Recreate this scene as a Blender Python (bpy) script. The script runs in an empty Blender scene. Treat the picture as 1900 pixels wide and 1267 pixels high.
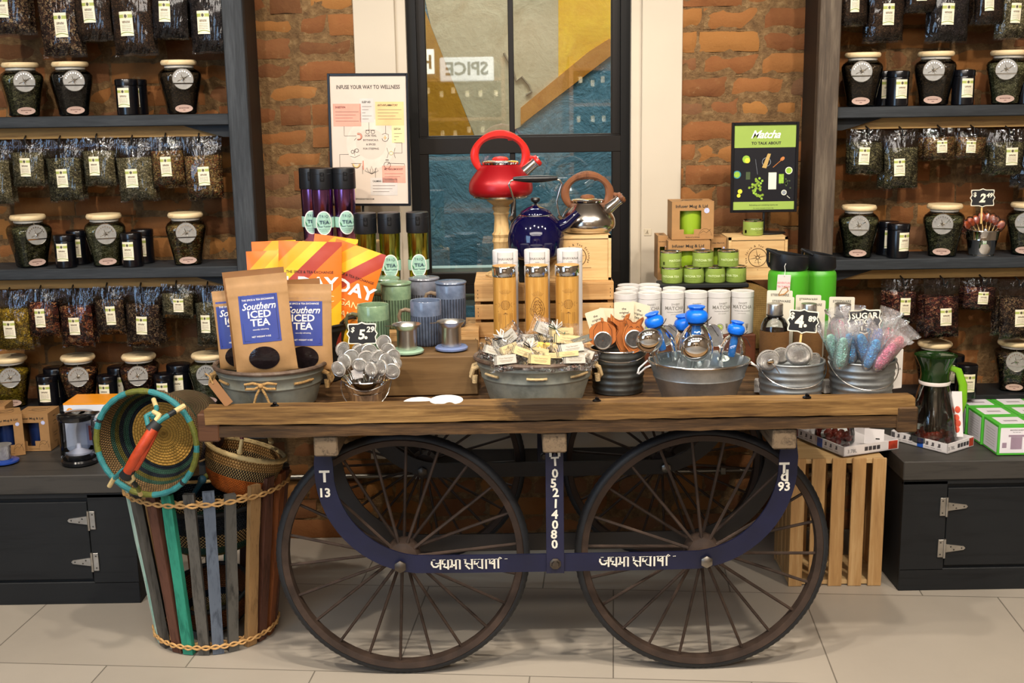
import bpy, math, random
from mathutils import Vector, Matrix, noise, Euler
PI = math.pi
sc = bpy.context.scene
COL = sc.collection
# ---------------------------------------------------------------- camera, light, exposure
CF = 2200.0; CPITCH = math.radians(11.4); CROLL = .016; CH = 1.57
_F = Vector((0, math.cos(CPITCH), -math.sin(CPITCH))); _U0 = Vector((0, math.sin(CPITCH), math.cos(CPITCH))); _R0 = Vector((1, 0, 0))
CR_ = math.cos(CROLL)*_R0 - math.sin(CROLL)*_U0
CU_ = math.sin(CROLL)*_R0 + math.cos(CROLL)*_U0
cd = bpy.data.cameras.new('camera'); cam = bpy.data.objects.new('camera', cd); COL.objects.link(cam)
cd.sensor_width = 36; cd.lens = CF/1900*36; cd.clip_start = .05; cd.clip_end = 60
m = Matrix((CR_, CU_, -_F)).transposed().to_4x4(); m.translation = (0, 0, CH); cam.matrix_world = m
sc.camera = cam
sc.view_settings.view_transform = 'Standard'; sc.view_settings.look = 'None'; sc.view_settings.gamma = 1
sc.view_settings.use_curve_mapping = False; sc.view_settings.exposure = 0.12
sc.render.film_transparent = False
w = bpy.data.worlds.new('world'); sc.world = w; w.use_nodes = True
w.node_tree.nodes['Background'].inputs[0].default_value = (.5, .6, .75, 1); w.node_tree.nodes['Background'].inputs[1].default_value = .12
def lamp(kind, name, loc, target, power, color, size=.1, size_y=None, spot=70, blend=.4):
    d = bpy.data.lights.new(name, kind); d.energy = power; d.color = color
    if kind == 'AREA':
        d.size = size
        if size_y: d.shape = 'RECTANGLE'; d.size_y = size_y
    elif kind == 'SPOT':
        d.spot_size = math.radians(spot); d.spot_blend = blend; d.shadow_soft_size = size
    else: d.shadow_soft_size = size
    o = bpy.data.objects.new(name, d); COL.objects.link(o); o.location = loc
    o.rotation_euler = (Vector(target)-Vector(loc)).to_track_quat('-Z', 'Y').to_euler()
    return o
WARM = (1, .89, .76); NEUT = (1, .92, .83)
SPOTS = [(-2.1, 1.9, (-1.5, 3.9, 1.0), 128), (-1.1, 1.5, (-.9, 3.5, .8), 128), (-.2, 1.8, (-.15, 3.6, .8), 128),
         (.55, 1.5, (.5, 3.5, .8), 128), (1.3, 1.8, (1.2, 3.7, .8), 128), (2.1, 1.7, (1.6, 3.9, 1.0), 128)]
LZ = 3.45
for i, (x, y, t, p) in enumerate(SPOTS):
    lamp('SPOT', 'track_spot_light', (x, y, LZ-.22), t, p, WARM, .045, spot=78, blend=.6)
# added soft ceiling fills and the daylight of the shop window behind the camera
lamp('AREA', 'frontal_fill_light', (0, -.3, LZ-.06), (0, 1.2, .6), 112, NEUT, 4.2, 1.1)  # added frontal soft fill, no such ceiling panel exists
lamp('AREA', 'window_daylight', (-2.66, .3, 1.75), (0, 3.3, 1.0), 62, (.42, .68, 1), 2.2, 1.7)
lamp('AREA', 'rear_fill_light', (0, -2.0, LZ-.06), (0, -2.6, 0), 110, NEUT, 4.0, 1.0)  # added wash that brightens the rear room for metal reflections
lamp('AREA', 'alley_daylight', (0, 5.15, 4.1), (.1, 6.0, 1.4), 150, (.95, .97, 1), 3.0, .7)

# ---------------------------------------------------------------- pixel <-> place helpers (photograph pixels, 1900 x 1267)
def ray(px, py): return _F*CF + CR_*(px-950) - CU_*(py-633.5)
def at(px, py, D):
    d = ray(px, py); t = D/d.y
    return Vector((d.x*t, D, CH+d.z*t))
def ath(px, py, h):
    d = ray(px, py); t = (h-CH)/d.z
    return Vector((d.x*t, d.y*t, h))
def mpp(v): return (Vector(v)-Vector((0, 0, CH))).dot(_F)/CF     # metres per pixel at a place

# ---------------------------------------------------------------- mesh builder
class MB:
    def __init__(s): s.v = []; s.f = []; s.m = []; s.M = Matrix.Identity(4); s.cur = 0
    def add(s, vs, fs, mi=None):
        k = len(s.v); mi = s.cur if mi is None else mi
        s.v += [s.M @ Vector(p) for p in vs]
        s.f += [tuple(i+k for i in f) for f in fs]; s.m += [mi]*len(fs) if not isinstance(mi, (list, tuple)) else list(mi)
        return s
    def at(s, loc=(0, 0, 0), rot=(0, 0, 0), sc_=(1, 1, 1)):
        if not hasattr(sc_, '__len__'): sc_ = (sc_,)*3
        s.M = Matrix.LocRotScale(Vector(loc), Euler(rot), Vector(sc_)); return s
    def box(s, lo, hi, mi=None, ch=0):
        x0, y0, z0 = lo; x1, y1, z1 = hi
        if ch <= 0:
            vs = [(x0, y0, z0), (x1, y0, z0), (x1, y1, z0), (x0, y1, z0), (x0, y0, z1), (x1, y0, z1), (x1, y1, z1), (x0, y1, z1)]
            return s.add(vs, [(3, 2, 1, 0), (4, 5, 6, 7), (0, 1, 5, 4), (1, 2, 6, 5), (2, 3, 7, 6), (3, 0, 4, 7)], mi)
        c = min(ch, (x1-x0)/2.01, (y1-y0)/2.01, (z1-z0)/2.01); vs = []; idx = {}
        for X, sx in ((x0, 1), (x1, -1)):
            for Y, sy in ((y0, 1), (y1, -1)):
                for Z, sz in ((z0, 1), (z1, -1)):
                    for a in range(3):
                        p = [X+sx*c, Y+sy*c, Z+sz*c]; p[a] = (X, Y, Z)[a]
                        idx[(sx, sy, sz, a)] = len(vs); vs.append(tuple(p))
        fs = []
        for a in range(3):
            b, d = (a+1) % 3, (a+2) % 3
            for sg in (1, -1):
                q = []
                for sb, sd in ((1, 1), (-1, 1), (-1, -1), (1, -1)):
                    k = [0, 0, 0]; k[a] = sg; k[b] = sb; k[d] = sd; q.append(idx[(*k, a)])
                fs.append(tuple(q if sg == -1 else q[::-1]))
        for a in range(3):
            b, d = (a+1) % 3, (a+2) % 3
            for sb in (1, -1):
                for sd in (1, -1):
                    k1 = [0, 0, 0]; k2 = [0, 0, 0]; k1[a] = 1; k2[a] = -1; k1[b] = k2[b] = sb; k1[d] = k2[d] = sd
                    fs.append((idx[(*k1, b)], idx[(*k2, b)], idx[(*k2, d)], idx[(*k1, d)]))
        for sx in (1, -1):
            for sy in (1, -1):
                for sz in (1, -1): fs.append(tuple(idx[(sx, sy, sz, a)] for a in range(3)))
        return s.add(vs, fs, mi)
    def lathe(s, prof, n=32, mi=None, sq=None, oy=1.0, caps=True, mats=None):
        """prof: [(r, z)]; sq: superellipse exponent or list per ring; oy: depth scale"""
        vs = []; fs = []; ms = []; base = s.cur if mi is None else mi
        for j, (r, z) in enumerate(prof):
            e = sq[j] if isinstance(sq, (list, tuple)) else (sq or 2)
            for i in range(n):
                a = 2*PI*(i+.5)/n; ca, sa = math.cos(a), math.sin(a)
                k = (abs(ca)**e+abs(sa)**e)**(-1/e) if e != 2 else 1
                vs.append((r*k*ca, r*k*sa*oy, z))
        for j in range(len(prof)-1):
            for i in range(n):
                k = (i+1) % n; fs.append((j*n+i, j*n+k, (j+1)*n+k, (j+1)*n+i)); ms.append(mats[j] if mats else base)
        if caps:
            if prof[0][0] > 1e-4: fs.append(tuple(range(n-1, -1, -1))); ms.append(mats[0] if mats else base)
            if prof[-1][0] > 1e-4: fs.append(tuple((len(prof)-1)*n+i for i in range(n))); ms.append(mats[-1] if mats else base)
        return s.add(vs, fs, ms)
    def tube(s, pts, r=.005, n=8, closed=False, mi=None, mats=None, flat=1.0):
        P = [Vector(p) for p in pts]; N = len(P); vs = []; fs = []; ms = []
        rr = r if isinstance(r, (list, tuple)) else [r]*N
        up = None
        for i, p in enumerate(P):
            a = P[(i-1) % N] if (closed or i > 0) else P[i]; b = P[(i+1) % N] if (closed or i < N-1) else P[i]
            t = (b-a); t = t.normalized() if t.length > 1e-9 else Vector((0, 0, 1))
            if up is None: up = Vector((0, 0, 1)) if abs(t.z) < .9 else Vector((0, 1, 0))
            u = (up-t*up.dot(t)); u = u.normalized() if u.length > 1e-6 else t.orthogonal().normalized()
            up = u; w_ = t.cross(u)
            for k in range(n):
                an = 2*PI*k/n; vs.append(p+(u*math.cos(an)*flat+w_*math.sin(an))*rr[i])
        for i in range(N if closed else N-1):
            j = (i+1) % N
            for k in range(n):
                l = (k+1) % n; fs.append((i*n+k, i*n+l, j*n+l, j*n+k)); ms.append(mats[i] if mats else (s.cur if mi is None else mi))
        if not closed:
            fs.append(tuple(range(n-1, -1, -1))); fs.append(tuple((N-1)*n+k for k in range(n))); ms += [ms[0], ms[-1]]
        return s.add(vs, fs, ms)
    def prism(s, outline, y0, y1, mi=None):
        """outline [(x, z)] extruded along y"""
        n = len(outline); vs = [(x, y0, z) for x, z in outline]+[(x, y1, z) for x, z in outline]
        fs = [tuple(range(n)), tuple(range(2*n-1, n-1, -1))]+[(i, i+n, (i+1) % n+n, (i+1) % n) for i in range(n)]
        return s.add(vs, fs, mi)
    def grid(s, fn, nu, nv, mi=None, close_u=False):
        vs = [fn(i/nu, j/nv) for j in range(nv+1) for i in range(nu if close_u else nu+1)]
        W = nu if close_u else nu+1; fs = []
        for j in range(nv):
            for i in range(nu):
                k = (i+1) % W; fs.append((j*W+i, j*W+k, (j+1)*W+k, (j+1)*W+i))
        return s.add(vs, fs, mi)
    def sphere(s, r, c=(0, 0, 0), n=16, k=10, mi=None, sc_=(1, 1, 1)):
        def fn(u, v):
            a = 2*PI*u; b = PI*(v-.5); return (c[0]+r*sc_[0]*math.cos(b)*math.cos(a), c[1]+r*sc_[1]*math.cos(b)*math.sin(a), c[2]+r*sc_[2]*math.sin(b))
        return s.grid(fn, n, k, mi, close_u=True)
    def text(s, body, size, loc=(0, 0, 0), mi=1, shear=0, bold=0, wrap=None, align='CENTER', rot=0, space=1, font=None, sx=1):
        """text standing in the xz plane facing -y; wrap=(r, cx, cy): bent round a vertical cylinder"""
        vs, fs = glyphs(body, size, shear, bold, align, space)
        out = []; c_, s_ = math.cos(rot), math.sin(rot)
        for x, y in vs:
            x *= sx; x, y = x*c_-y*s_, x*s_+y*c_
            if wrap:
                r = wrap; a = (x+loc[0])/r; out.append((r*math.sin(a), -r*math.cos(a), y+loc[2]))
            else: out.append((x+loc[0], loc[1], y+loc[2]))
        return s.add(out, fs, mi)
    def build(s, name, mats, parent=None, loc=None, rot=None, smooth=35, weld=False):
        me = bpy.data.meshes.new(name)
        me.from_pydata([tuple(v) for v in s.v], [], s.f)
        if not isinstance(mats, (list, tuple)): mats = [mats]
        for q in mats: me.materials.append(q)
        me.polygons.foreach_set('material_index', [min(i, len(mats)-1) for i in s.m])
        if smooth:
            me.polygons.foreach_set('use_smooth', [True]*len(me.polygons))
            me.update()
            try: me.set_sharp_from_angle(angle=math.radians(smooth))
            except Exception: pass
        me.update()
        o = bpy.data.objects.new(name, me); COL.objects.link(o)
        if parent: o.parent = parent
        if loc is not None: o.location = loc
        if rot is not None: o.rotation_euler = rot
        return o
_gl = {}
def glyphs(body, size, shear=0, bold=0, align='CENTER', space=1):
    key = (body, shear, bold, align, space)
    if key not in _gl:
        cu = bpy.data.curves.new('t', 'FONT'); cu.body = body; cu.size = 1; cu.shear = shear; cu.offset = bold; cu.align_x = align; cu.align_y = 'CENTER'
        cu.space_character = space; cu.resolution_u = 2; cu.fill_mode = 'FRONT' if False else 'BOTH'; cu.dimensions = '2D'
        o = bpy.data.objects.new('t', cu); COL.objects.link(o)
        dg = bpy.context.evaluated_depsgraph_get(); dg.update()
        me = bpy.data.meshes.new_from_object(o.evaluated_get(dg))
        _gl[key] = ([(v.co.x, v.co.y) for v in me.vertices], [tuple(p.vertices) for p in me.polygons])
        bpy.data.objects.remove(o); bpy.data.curves.remove(cu); bpy.data.meshes.remove(me)
    vs, fs = _gl[key]
    return [(x*size, y*size) for x, y in vs], fs

def tag(o, label=None, cat=None, group=None, kind=None):
    if label: o['label'] = label
    if cat: o['category'] = cat
    if group: o['group'] = group
    if kind: o['kind'] = kind
    return o
def thing(name, label, cat, loc=(0, 0, 0), rz=0, group=None, rot=None, sc_=None):
    o = bpy.data.objects.new(name, None); COL.objects.link(o); o.location = loc
    o.rotation_euler = rot if rot else (0, 0, rz); o.empty_display_size = .05
    if sc_: o.scale = (sc_,)*3 if not hasattr(sc_, '__len__') else sc_
    return tag(o, label, cat, group)
def copy_tree(o, parent=None):
    c = o.copy(); COL.objects.link(c); c.parent = parent
    for ch in [x for x in KIDS(o)]: copy_tree(ch, c)
    return c
def KIDS(o): return o.children
def dup(o, loc, rz=0, label=None, group=None, rot=None, sc_=None, swap=None):
    c = copy_tree(o); c.location = loc; c.rotation_euler = rot if rot else (0, 0, rz)
    if label: c['label'] = label
    if group: c['group'] = group
    if sc_: c.scale = (sc_,)*3 if not hasattr(sc_, '__len__') else sc_
    if swap: recolour(c, swap)
    return c
_rc = {}
def recolour(o, swap):
    """swap {material: material} on the meshes of a copied thing (mesh data copied once per swap)"""
    for x in [o]+list(o.children_recursive):
        if x.type == 'MESH' and any(q in swap for q in x.data.materials):
            key = (x.data.name, tuple((a.name, b.name) for a, b in swap.items()))
            if key not in _rc:
                me = x.data.copy()
                for i, q in enumerate(me.materials):
                    if q in swap: me.materials[i] = swap[q]
                _rc[key] = me
            x.data = _rc[key]
def struct(o): o['kind'] = 'structure'; return o

# ---------------------------------------------------------------- materials
def hexc(h):
    h = h.lstrip('#'); c = [int(h[i:i+2], 16)/255 for i in (0, 2, 4)]
    return tuple((x/12.92 if x <= .04045 else ((x+.055)/1.055)**2.4) for x in c)+(1,)
def rgb(c): return hexc(c) if isinstance(c, str) else (tuple(c)+(1,))[:4]
class NT:
    def __init__(s, name):
        s.mat = bpy.data.materials.new(name); s.mat.use_nodes = True; s.t = s.mat.node_tree; s.n = s.t.nodes; s.l = s.t.links
        s.b = s.n['Principled BSDF']; s.out = s.n['Material Output']
    def node(s, typ, ins=None, **kw):
        x = s.n.new(typ)
        for k, v in kw.items(): setattr(x, k, v)
        for k, v in (ins or {}).items(): s.set(x, k, v)
        return x
    def set(s, x, k, v):
        i = x.inputs[k]
        if isinstance(v, bpy.types.NodeSocket): s.l.new(v, i)
        elif isinstance(v, bpy.types.Node): s.l.new(v.outputs[0], i)
        else: i.default_value = rgb(v) if isinstance(v, str) else v
    def coord(s, scale=(1, 1, 1), kind='Object', rot=(0, 0, 0)):
        c = s.node('ShaderNodeTexCoord'); return s.node('ShaderNodeMapping', {0: c.outputs[kind], 'Scale': scale, 'Rotation': rot})
    def noise(s, vec, scale=5, detail=4, rough=.55, dist=0): return s.node('ShaderNodeTexNoise', {'Vector': vec, 'Scale': scale, 'Detail': detail, 'Roughness': rough, 'Distortion': dist})
    def ramp(s, fac, stops, interp='LINEAR'):
        x = s.node('ShaderNodeValToRGB', {0: fac}); x.color_ramp.interpolation = interp; e = x.color_ramp.elements
        while len(e) < len(stops): e.new(.5)
        for i, (p, c) in enumerate(stops): e[i].position = p; e[i].color = rgb(c)
        return x
    def mix(s, fac, a, b, blend='MIX'):
        x = s.node('ShaderNodeMix', data_type='RGBA', blend_type=blend)
        for i, v in ((0, fac), (6, a), (7, b)):
            if isinstance(v, bpy.types.Node): v = v.outputs[0] if v.bl_idname != 'ShaderNodeMix' else v.outputs[2]
            s.set(x, i, v)
        return x.outputs[2]
    def math(s, op, a, b=0, c=None):
        x = s.node('ShaderNodeMath', operation=op)
        s.set(x, 0, a); s.set(x, 1, b)
        if c is not None: s.set(x, 2, c)
        return x.outputs[0]
    def bump(s, h, strength=.3, dist=.01): 
        x = s.node('ShaderNodeBump', {'Height': h, 'Strength': strength, 'Distance': dist}); s.l.new(x.outputs[0], s.b.inputs['Normal']); return x
    def base(s, c, rough=.5, metal=0, spec=.5, **kw):
        s.set(s.b, 'Base Color', c); s.set(s.b, 'Roughness', rough); s.set(s.b, 'Metallic', metal); s.set(s.b, 'Specular IOR Level', spec)
        for k, v in kw.items(): s.set(s.b, k.replace('_', ' '), v)
        return s.mat
_mc = {}
def plain(name, col, rough=.5, metal=0, var=.12, vs=12, bump=0, bs=80, **kw):
    if name in _mc: return _mc[name]
    t = NT(name); c = rgb(col); v = t.coord()
    nz = t.noise(v, vs, 3)
    d = tuple(x*(1-var) for x in c[:3])+(1,); l = tuple(min(1, x*(1+var)) for x in c[:3])+(1,)
    rp = t.ramp(nz, [(.3, d[:3]), (.7, l[:3])])
    if bump: t.bump(t.noise(v, bs, 4), bump, .004)
    _mc[name] = t.base(rp.outputs[0], rough, metal, **kw); return _mc[name]
def wood(name, c1, c2, axis='x', scale=1.0, rough=.6, bump=.25, c3=None, spec=.3, knots=0):
    if name in _mc: return _mc[name]
    t = NT(name); s_ = [14*scale]*3; s_['xyz'.index(axis)] = 1.1*scale
    v = t.coord(tuple(s_)); n1 = t.noise(v, 2.2, 6, .6, .6)
    v2 = t.coord(tuple(3.2*q for q in s_)); n2 = t.noise(v2, 3.4, 4, .6)
    f = t.math('ADD', t.math('MULTIPLY', n1.outputs[0], .65), t.math('MULTIPLY', n2.outputs[0], .35))
    rp = t.ramp(f, [(.33, c1), (.5, c3 or c2), (.66, c2)])
    big = t.noise(t.coord(), 3.5*scale, 2); c = t.mix(t.math('MULTIPLY', big.outputs[0], .5), rp, t.mix(.45, rp, c1))
    t.bump(f, bump, .003); _mc[name] = t.base(c, rough, 0, spec); return _mc[name]
def metal(name, col, rough=.25, var=.2, vs=18, bump=0, aniso=0, stretch=(1, 1, 1)):
    if name in _mc: return _mc[name]
    t = NT(name); v = t.coord(stretch); nz = t.noise(v, vs, 5, .65); c = rgb(col)
    rp = t.ramp(nz, [(.3, tuple(x*(1-var) for x in c[:3])), (.7, tuple(min(1, x*(1+var)) for x in c[:3]))])
    if bump: t.bump(nz, bump, .003)
    r = t.math('ADD', t.math('MULTIPLY', nz.outputs[0], rough*.6), rough*.6)
    _mc[name] = t.base(rp.outputs[0], r, 1.0); return _mc[name]
def glass(name, tint='#ffffff', ior=1.5, rough=.02, gl=1.0, base_f=.0, bumps=0, bscale=30):
    """thin-walled clear sheet: transparent + fresnel gloss"""
    if name in _mc: return _mc[name]
    t = NT(name); t.n.remove(t.b)
    tr = t.node('ShaderNodeBsdfTransparent', {0: tint}); g = t.node('ShaderNodeBsdfAnisotropic', {0: (gl, gl, gl, 1), 'Roughness': rough})
    fr = t.node('ShaderNodeFresnel', {'IOR': ior})
    f = t.math('ADD', fr.outputs[0], base_f)
    if bumps:
        v = t.coord((1, 1, .45)); nz = t.noise(v, bscale, 3, .6, 1.2); bp = t.node('ShaderNodeBump', {'Height': nz.outputs[0], 'Strength': bumps, 'Distance': .012})
        t.l.new(bp.outputs[0], g.inputs['Normal']); t.l.new(bp.outputs[0], fr.inputs['Normal'])
    mx = t.node('ShaderNodeMixShader', {0: f}); t.l.new(tr.outputs[0], mx.inputs[1]); t.l.new(g.outputs[0], mx.inputs[2]); t.l.new(mx.outputs[0], t.out.inputs[0])
    _mc[name] = t.mat; return t.mat
def tea(name, cols, scale=150, lum=1.0):
    """loose dried leaves, petals and fruit bits"""
    if name in _mc: return _mc[name]
    t = NT(name); v = t.coord((1, 1, 1.5)); nz = t.noise(v, scale*.35, 3, .6)
    wv = t.mix(.09, v, nz.outputs['Color'])
    vo = t.node('ShaderNodeTexVoronoi', {'Vector': wv, 'Scale': scale, 'Randomness': 1.0}); 
    g = t.node('ShaderNodeSeparateColor', {0: vo.outputs['Color']})
    n = len(cols); rp = t.ramp(g.outputs[0], [(i/n, c) for i, c in enumerate(cols)], 'CONSTANT')
    dk = t.ramp(vo.outputs['Distance'], [(.25, (1, 1, 1)), (.75, (.25, .25, .25))])
    c = t.mix(1, rp, dk, 'MULTIPLY')
    t.bump(vo.outputs['Distance'], .8, .004); _mc[name] = t.base(c, .75, 0, .25); return t.mat
# ================================================================ THE ROOM
WY = 4.17                                            # face of the brick wall
XL, XR = -2.75, 2.75; YB = -3.6; ZC = LZ
def flat(name, col, rough=.8): return plain(name, col, rough, var=.05)
M_black = plain('black', '#0b0b0c', .45, var=.05)
M_white = plain('white_paint', '#ece9e2', .55, var=.03)
M_wallp = plain('warm_wall', '#8d7a63', .8, var=.08)
# ---- floor: large grey-beige stone tiles, slightly turned to the wall
t = NT('stone_tiles'); v = t.coord(rot=(0, 0, math.radians(5)))
nz = t.noise(v, 2.3, 6, .62); nf = t.noise(v, 38, 4, .6)
bk = t.node('ShaderNodeTexBrick', {'Vector': v, 'Scale': 1, 'Mortar Size': .0022, 'Mortar Smooth': .2, 'Brick Width': .61, 'Row Height': .61, 'Color1': '#b5ada2', 'Color2': '#aaa297', 'Mortar': '#6a645b'}); bk.offset = .38
c = t.mix(.55, bk.outputs[0], t.ramp(nz, [(.3, '#958f85'), (.7, '#bab3a6')]), 'SOFT_LIGHT')
c = t.mix(t.math('MULTIPLY', nf.outputs[0], .25), c, '#a8a196')
t.bump(t.math('SUBTRACT', t.math('MULTIPLY', nz.outputs[0], .3), bk.outputs['Fac']), .25, .004)
M_floor = t.base(c, .42, 0, .45)
mb = MB(); mb.box((XL, YB, -.05), (XR, WY+.3, 0)); struct(mb.build('floor', M_floor, smooth=0))
mb = MB(); mb.box((XL, YB, ZC), (XR, WY+.3, ZC+.1)); struct(mb.build('ceiling', flat('ceiling_paint', '#b9b3a8'), smooth=0))
mb = MB(); mb.box((XL-.1, YB, 0), (XL, WY+.3, ZC)); struct(mb.build('wall_left', M_wallp, smooth=0))
mb = MB(); mb.box((XR, YB, 0), (XR+.1, WY+.3, ZC)); struct(mb.build('wall_right', M_wallp, smooth=0))
# front wall behind the camera with the shop window
mb = MB()
mb.box((XL, YB-.1, 0), (XR, YB, ZC))
struct(mb.build('wall_front', plain('front_wall_paint', '#6f604f', .8), smooth=0))
mb = MB()
for y in (-.85, .28, 1.4): mb.box((XL, y-.03, .85), (XL+.05, y+.03, 2.68))
for z in (.85, 2.62): mb.box((XL, -.88, z), (XL+.05, 1.43, z+.06))
struct(mb.build('window_2', M_black, smooth=0))
# ---- brick wall with a window opening: every brick its own worn face
t = NT('old_brick'); at_ = t.node('ShaderNodeAttribute', attribute_name='tone')
v = t.coord(); n1 = t.noise(v, 22, 6, .68); n2 = t.noise(v, 7, 3); n3 = t.noise(v, 110, 3)
rp = t.ramp(at_.outputs['Fac'], [(0, '#4f2f22'), (.2, '#6f4026'), (.42, '#875530'), (.62, '#966634'), (.8, '#7b492a'), (1, '#604536')])
c = t.mix(t.math('MULTIPLY', n1.outputs[0], .9), rp, t.mix(.5, rp, '#9c7040'))
sp = t.ramp(n1, [(.60, (0, 0, 0)), (.72, (1, 1, 1))]); sp2 = t.ramp(n2, [(.48, (0, 0, 0)), (.62, (1, 1, 1))])
c = t.mix(t.math('MULTIPLY', t.math('MULTIPLY', sp.outputs[0], sp2.outputs[0]), .75), c, '#a98f68')
t.bump(t.math('ADD', t.math('MULTIPLY', n1.outputs[0], .7), t.math('MULTIPLY', n3.outputs[0], .3)), .7, .008)
M_brick = t.base(c, .85, 0, .2)
t = NT('lime_mortar'); v = t.coord(); n1 = t.noise(v, 30, 6, .7); n2 = t.noise(v, 90, 3, .6)
t.bump(t.math('ADD', n1.outputs[0], t.math('MULTIPLY', n2.outputs[0], .4)), 1.0, .014); M_mortar = t.base(t.ramp(n1, [(.3, '#5c452f'), (.55, '#806443'), (.75, '#a0845c')]).outputs[0], .9, 0, .15)
WX0, WX1, WZ0 = -.50, .578, .305                     # rough opening of the window with its white surround
rnd = random.Random(4)
mb = MB(); tones = []
nrow = 46; RH = ZC/nrow
def brick(x0, x1, z0, z1):
    j = lambda s=.003: rnd.uniform(-s, s)
    x0 += .0035+j(.002); x1 -= .0035+j(.002); z0 += .004+j(.0015); z1 -= .004+j(.0015)
    dep = rnd.uniform(-.004, .006); so = rnd.uniform(0, 50); chip = rnd.random() < .25
    nu, nv = 6, 3
    def fn(u, v_):
        x = x0+(x1-x0)*u; z = z0+(z1-z0)*v_
        e = min(u*(x1-x0), (1-u)*(x1-x0), v_*(z1-z0), (1-v_)*(z1-z0))
        q = noise.noise(Vector((x*26+so, z*26, so)))
        x += .003*noise.noise(Vector((x*40, z*40, 7+so))); z += .0028*noise.noise(Vector((x*26, z*50, 17+so)))
        back = .0 if e > .004 else .009
        return (x, WY-.014+dep+back+q*(.006 if not chip else .012), z)
    k0 = len(mb.f); mb.grid(fn, nu, nv)
    mb.add([(x0, WY-.006, z0), (x1, WY-.006, z0), (x1, WY+.01, z0), (x0, WY+.01, z0), (x0, WY-.006, z1), (x1, WY-.006, z1), (x1, WY+.01, z1), (x0, WY+.01, z1)], [(0, 3, 2, 1), (4, 5, 6, 7), (0, 4, 7, 3), (1, 2, 6, 5)])
    tn = rnd.random(); tones.extend([tn]*(len(mb.f)-k0))
for r_ in range(nrow):
    z0, z1 = r_*RH, (r_+1)*RH
    hdr = (r_ % 6 == 2)
    x = -2.5-rnd.uniform(0, .2)-(.11 if r_ % 2 else 0)
    while x < 2.5:
        L = (.105 if hdr or rnd.random() < .12 else .213)+rnd.uniform(-.008, .008)
        a, b = x, x+L; x = b
        if z1 > WZ0-.01:
            if a < WX0 < b: b = WX0
            elif a < WX1 < b: a = WX1
            elif a >= WX0 and b <= WX1: continue
            if b-a < .02: continue
        brick(a, b, z0, z1)
wall = mb.build('wall_back', [M_brick, M_mortar], smooth=50)
n0 = len(mb.f)
at1 = wall.data.attributes.new('tone', 'FLOAT', 'FACE'); at1.data.foreach_set('value', tones)
struct(wall)
mb = MB(); z9 = ZC
for lo, hi in (((XL, WY, 0), (WX0, WY+.3, z9)), ((WX1, WY, 0), (XR, WY+.3, z9)), ((WX0, WY, 0), (WX1, WY+.3, WZ0))):
    nx = max(2, int((hi[0]-lo[0])/.03)); nz_ = int((hi[2]-lo[2])/.03)
    mb.grid(lambda u, v_: (lo[0]+(hi[0]-lo[0])*u, WY-.006+.006*noise.noise(Vector((lo[0]+(hi[0]-lo[0])*u*1, v_*3, 3))*22), lo[2]+(hi[2]-lo[2])*v_), nx, nz_)
    mb.box((lo[0], WY+.01, lo[2]), hi)
o = mb.build('wall_back_mortar', M_mortar, parent=wall, smooth=60)
# ---- window_1: white surround, bronze-black sashes, two panes over two
M_surr = plain('white_surround', '#c3b8a5', .6, var=.04, vs=3)
M_sash = plain('dark_bronze_sash', '#120d09', .45, var=.1, spec=.3)
M_pane = glass('window_glass', '#e2ecec', 2.2, .015, 1.0)
gx0, gx1 = -.345, .423                               # outer edge of the black frame
win = bpy.data.objects.new('window_1', None); COL.objects.link(win); struct(win)
mb = MB(); zt = 3.1
mb.box((WX0-.02, WY-.022, WZ0), (gx0-.035, WY+.05, zt), ch=.002); mb.box((gx1+.035, WY-.022, WZ0), (WX1+.018, WY+.05, zt), ch=.002)
mb.box((gx0-.036, WY-.008, WZ0), (gx0, WY+.12, zt)); mb.box((gx1, WY-.008, WZ0), (gx1+.036, WY+.12, zt))
mb.box((WX0-.02, WY-.022, zt), (WX1+.018, WY+.12, zt+.1))
mb.box((gx0-.035, WY-.0078, WZ0), (gx1+.035, WY+.12, .46), ch=.002)
mb.build('window_surround', M_surr, parent=win, smooth=0)
mb = MB(); fy0, fy1 = WY+.03, WY+.09
mb.box((gx0, fy0, .46), (gx0+.032, fy1+.03, zt)); mb.box((gx1-.032, fy0, .46), (gx1, fy1+.03, zt))
mb.build('window_frame', plain('black_frame', '#070605', .5, spec=.25), parent=win, smooth=0)
zm0, zm1 = 1.395, 1.452
def sash(z0, z1, y0, bot, top):
    s_ = MB(); y1 = y0+.035
    s_.box((gx0+.028, y0, z0), (gx0+.062, y1, z1), ch=.002); s_.box((gx1-.062, y0, z0), (gx1-.028, y1, z1), ch=.002)
    s_.box((gx0+.028, y0-.002, z0), (gx1-.028, y1, z0+bot), ch=.002); s_.box((gx0+.028, y0-.002, z1-top), (gx1-.028, y1, z1), ch=.002)
    s_.box((.003, y0+.004, z0), (.022, y1, z1), ch=.002)
    o = s_.build('window_sash', M_sash, parent=win, smooth=0)
    p = MB()
    for a, b in ((gx0+.06, .004), (.021, gx1-.06)): p.add([(a, y0+.018, z0+bot-.004), (b, y0+.018, z0+bot-.004), (b, y0+.018, z1-top+.004), (a, y0+.018, z1-top+.004)], [(0, 1, 2, 3)])
    p.build('window_pane', M_pane, parent=o, smooth=0)
sash(.93, zm1, fy0+.005, .045, .057); sash(zm1-.03, 3.0, fy0+.03, .036, .06)
sash(.46, .93, fy0+.005, .04, .03)
mb = MB(); mb.box((-.015, fy0-.012, zm1), (.035, fy0+.02, zm1+.006), ch=.002); mb.tube([(-.03, fy0-.01, zm1+.012), (.0, fy0-.012, zm1+.013), (.02, fy0-.012, zm1+.008)], .005)
mb.build('sash_latch', plain('dark_latch', '#15110e', .35), parent=win)
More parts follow.
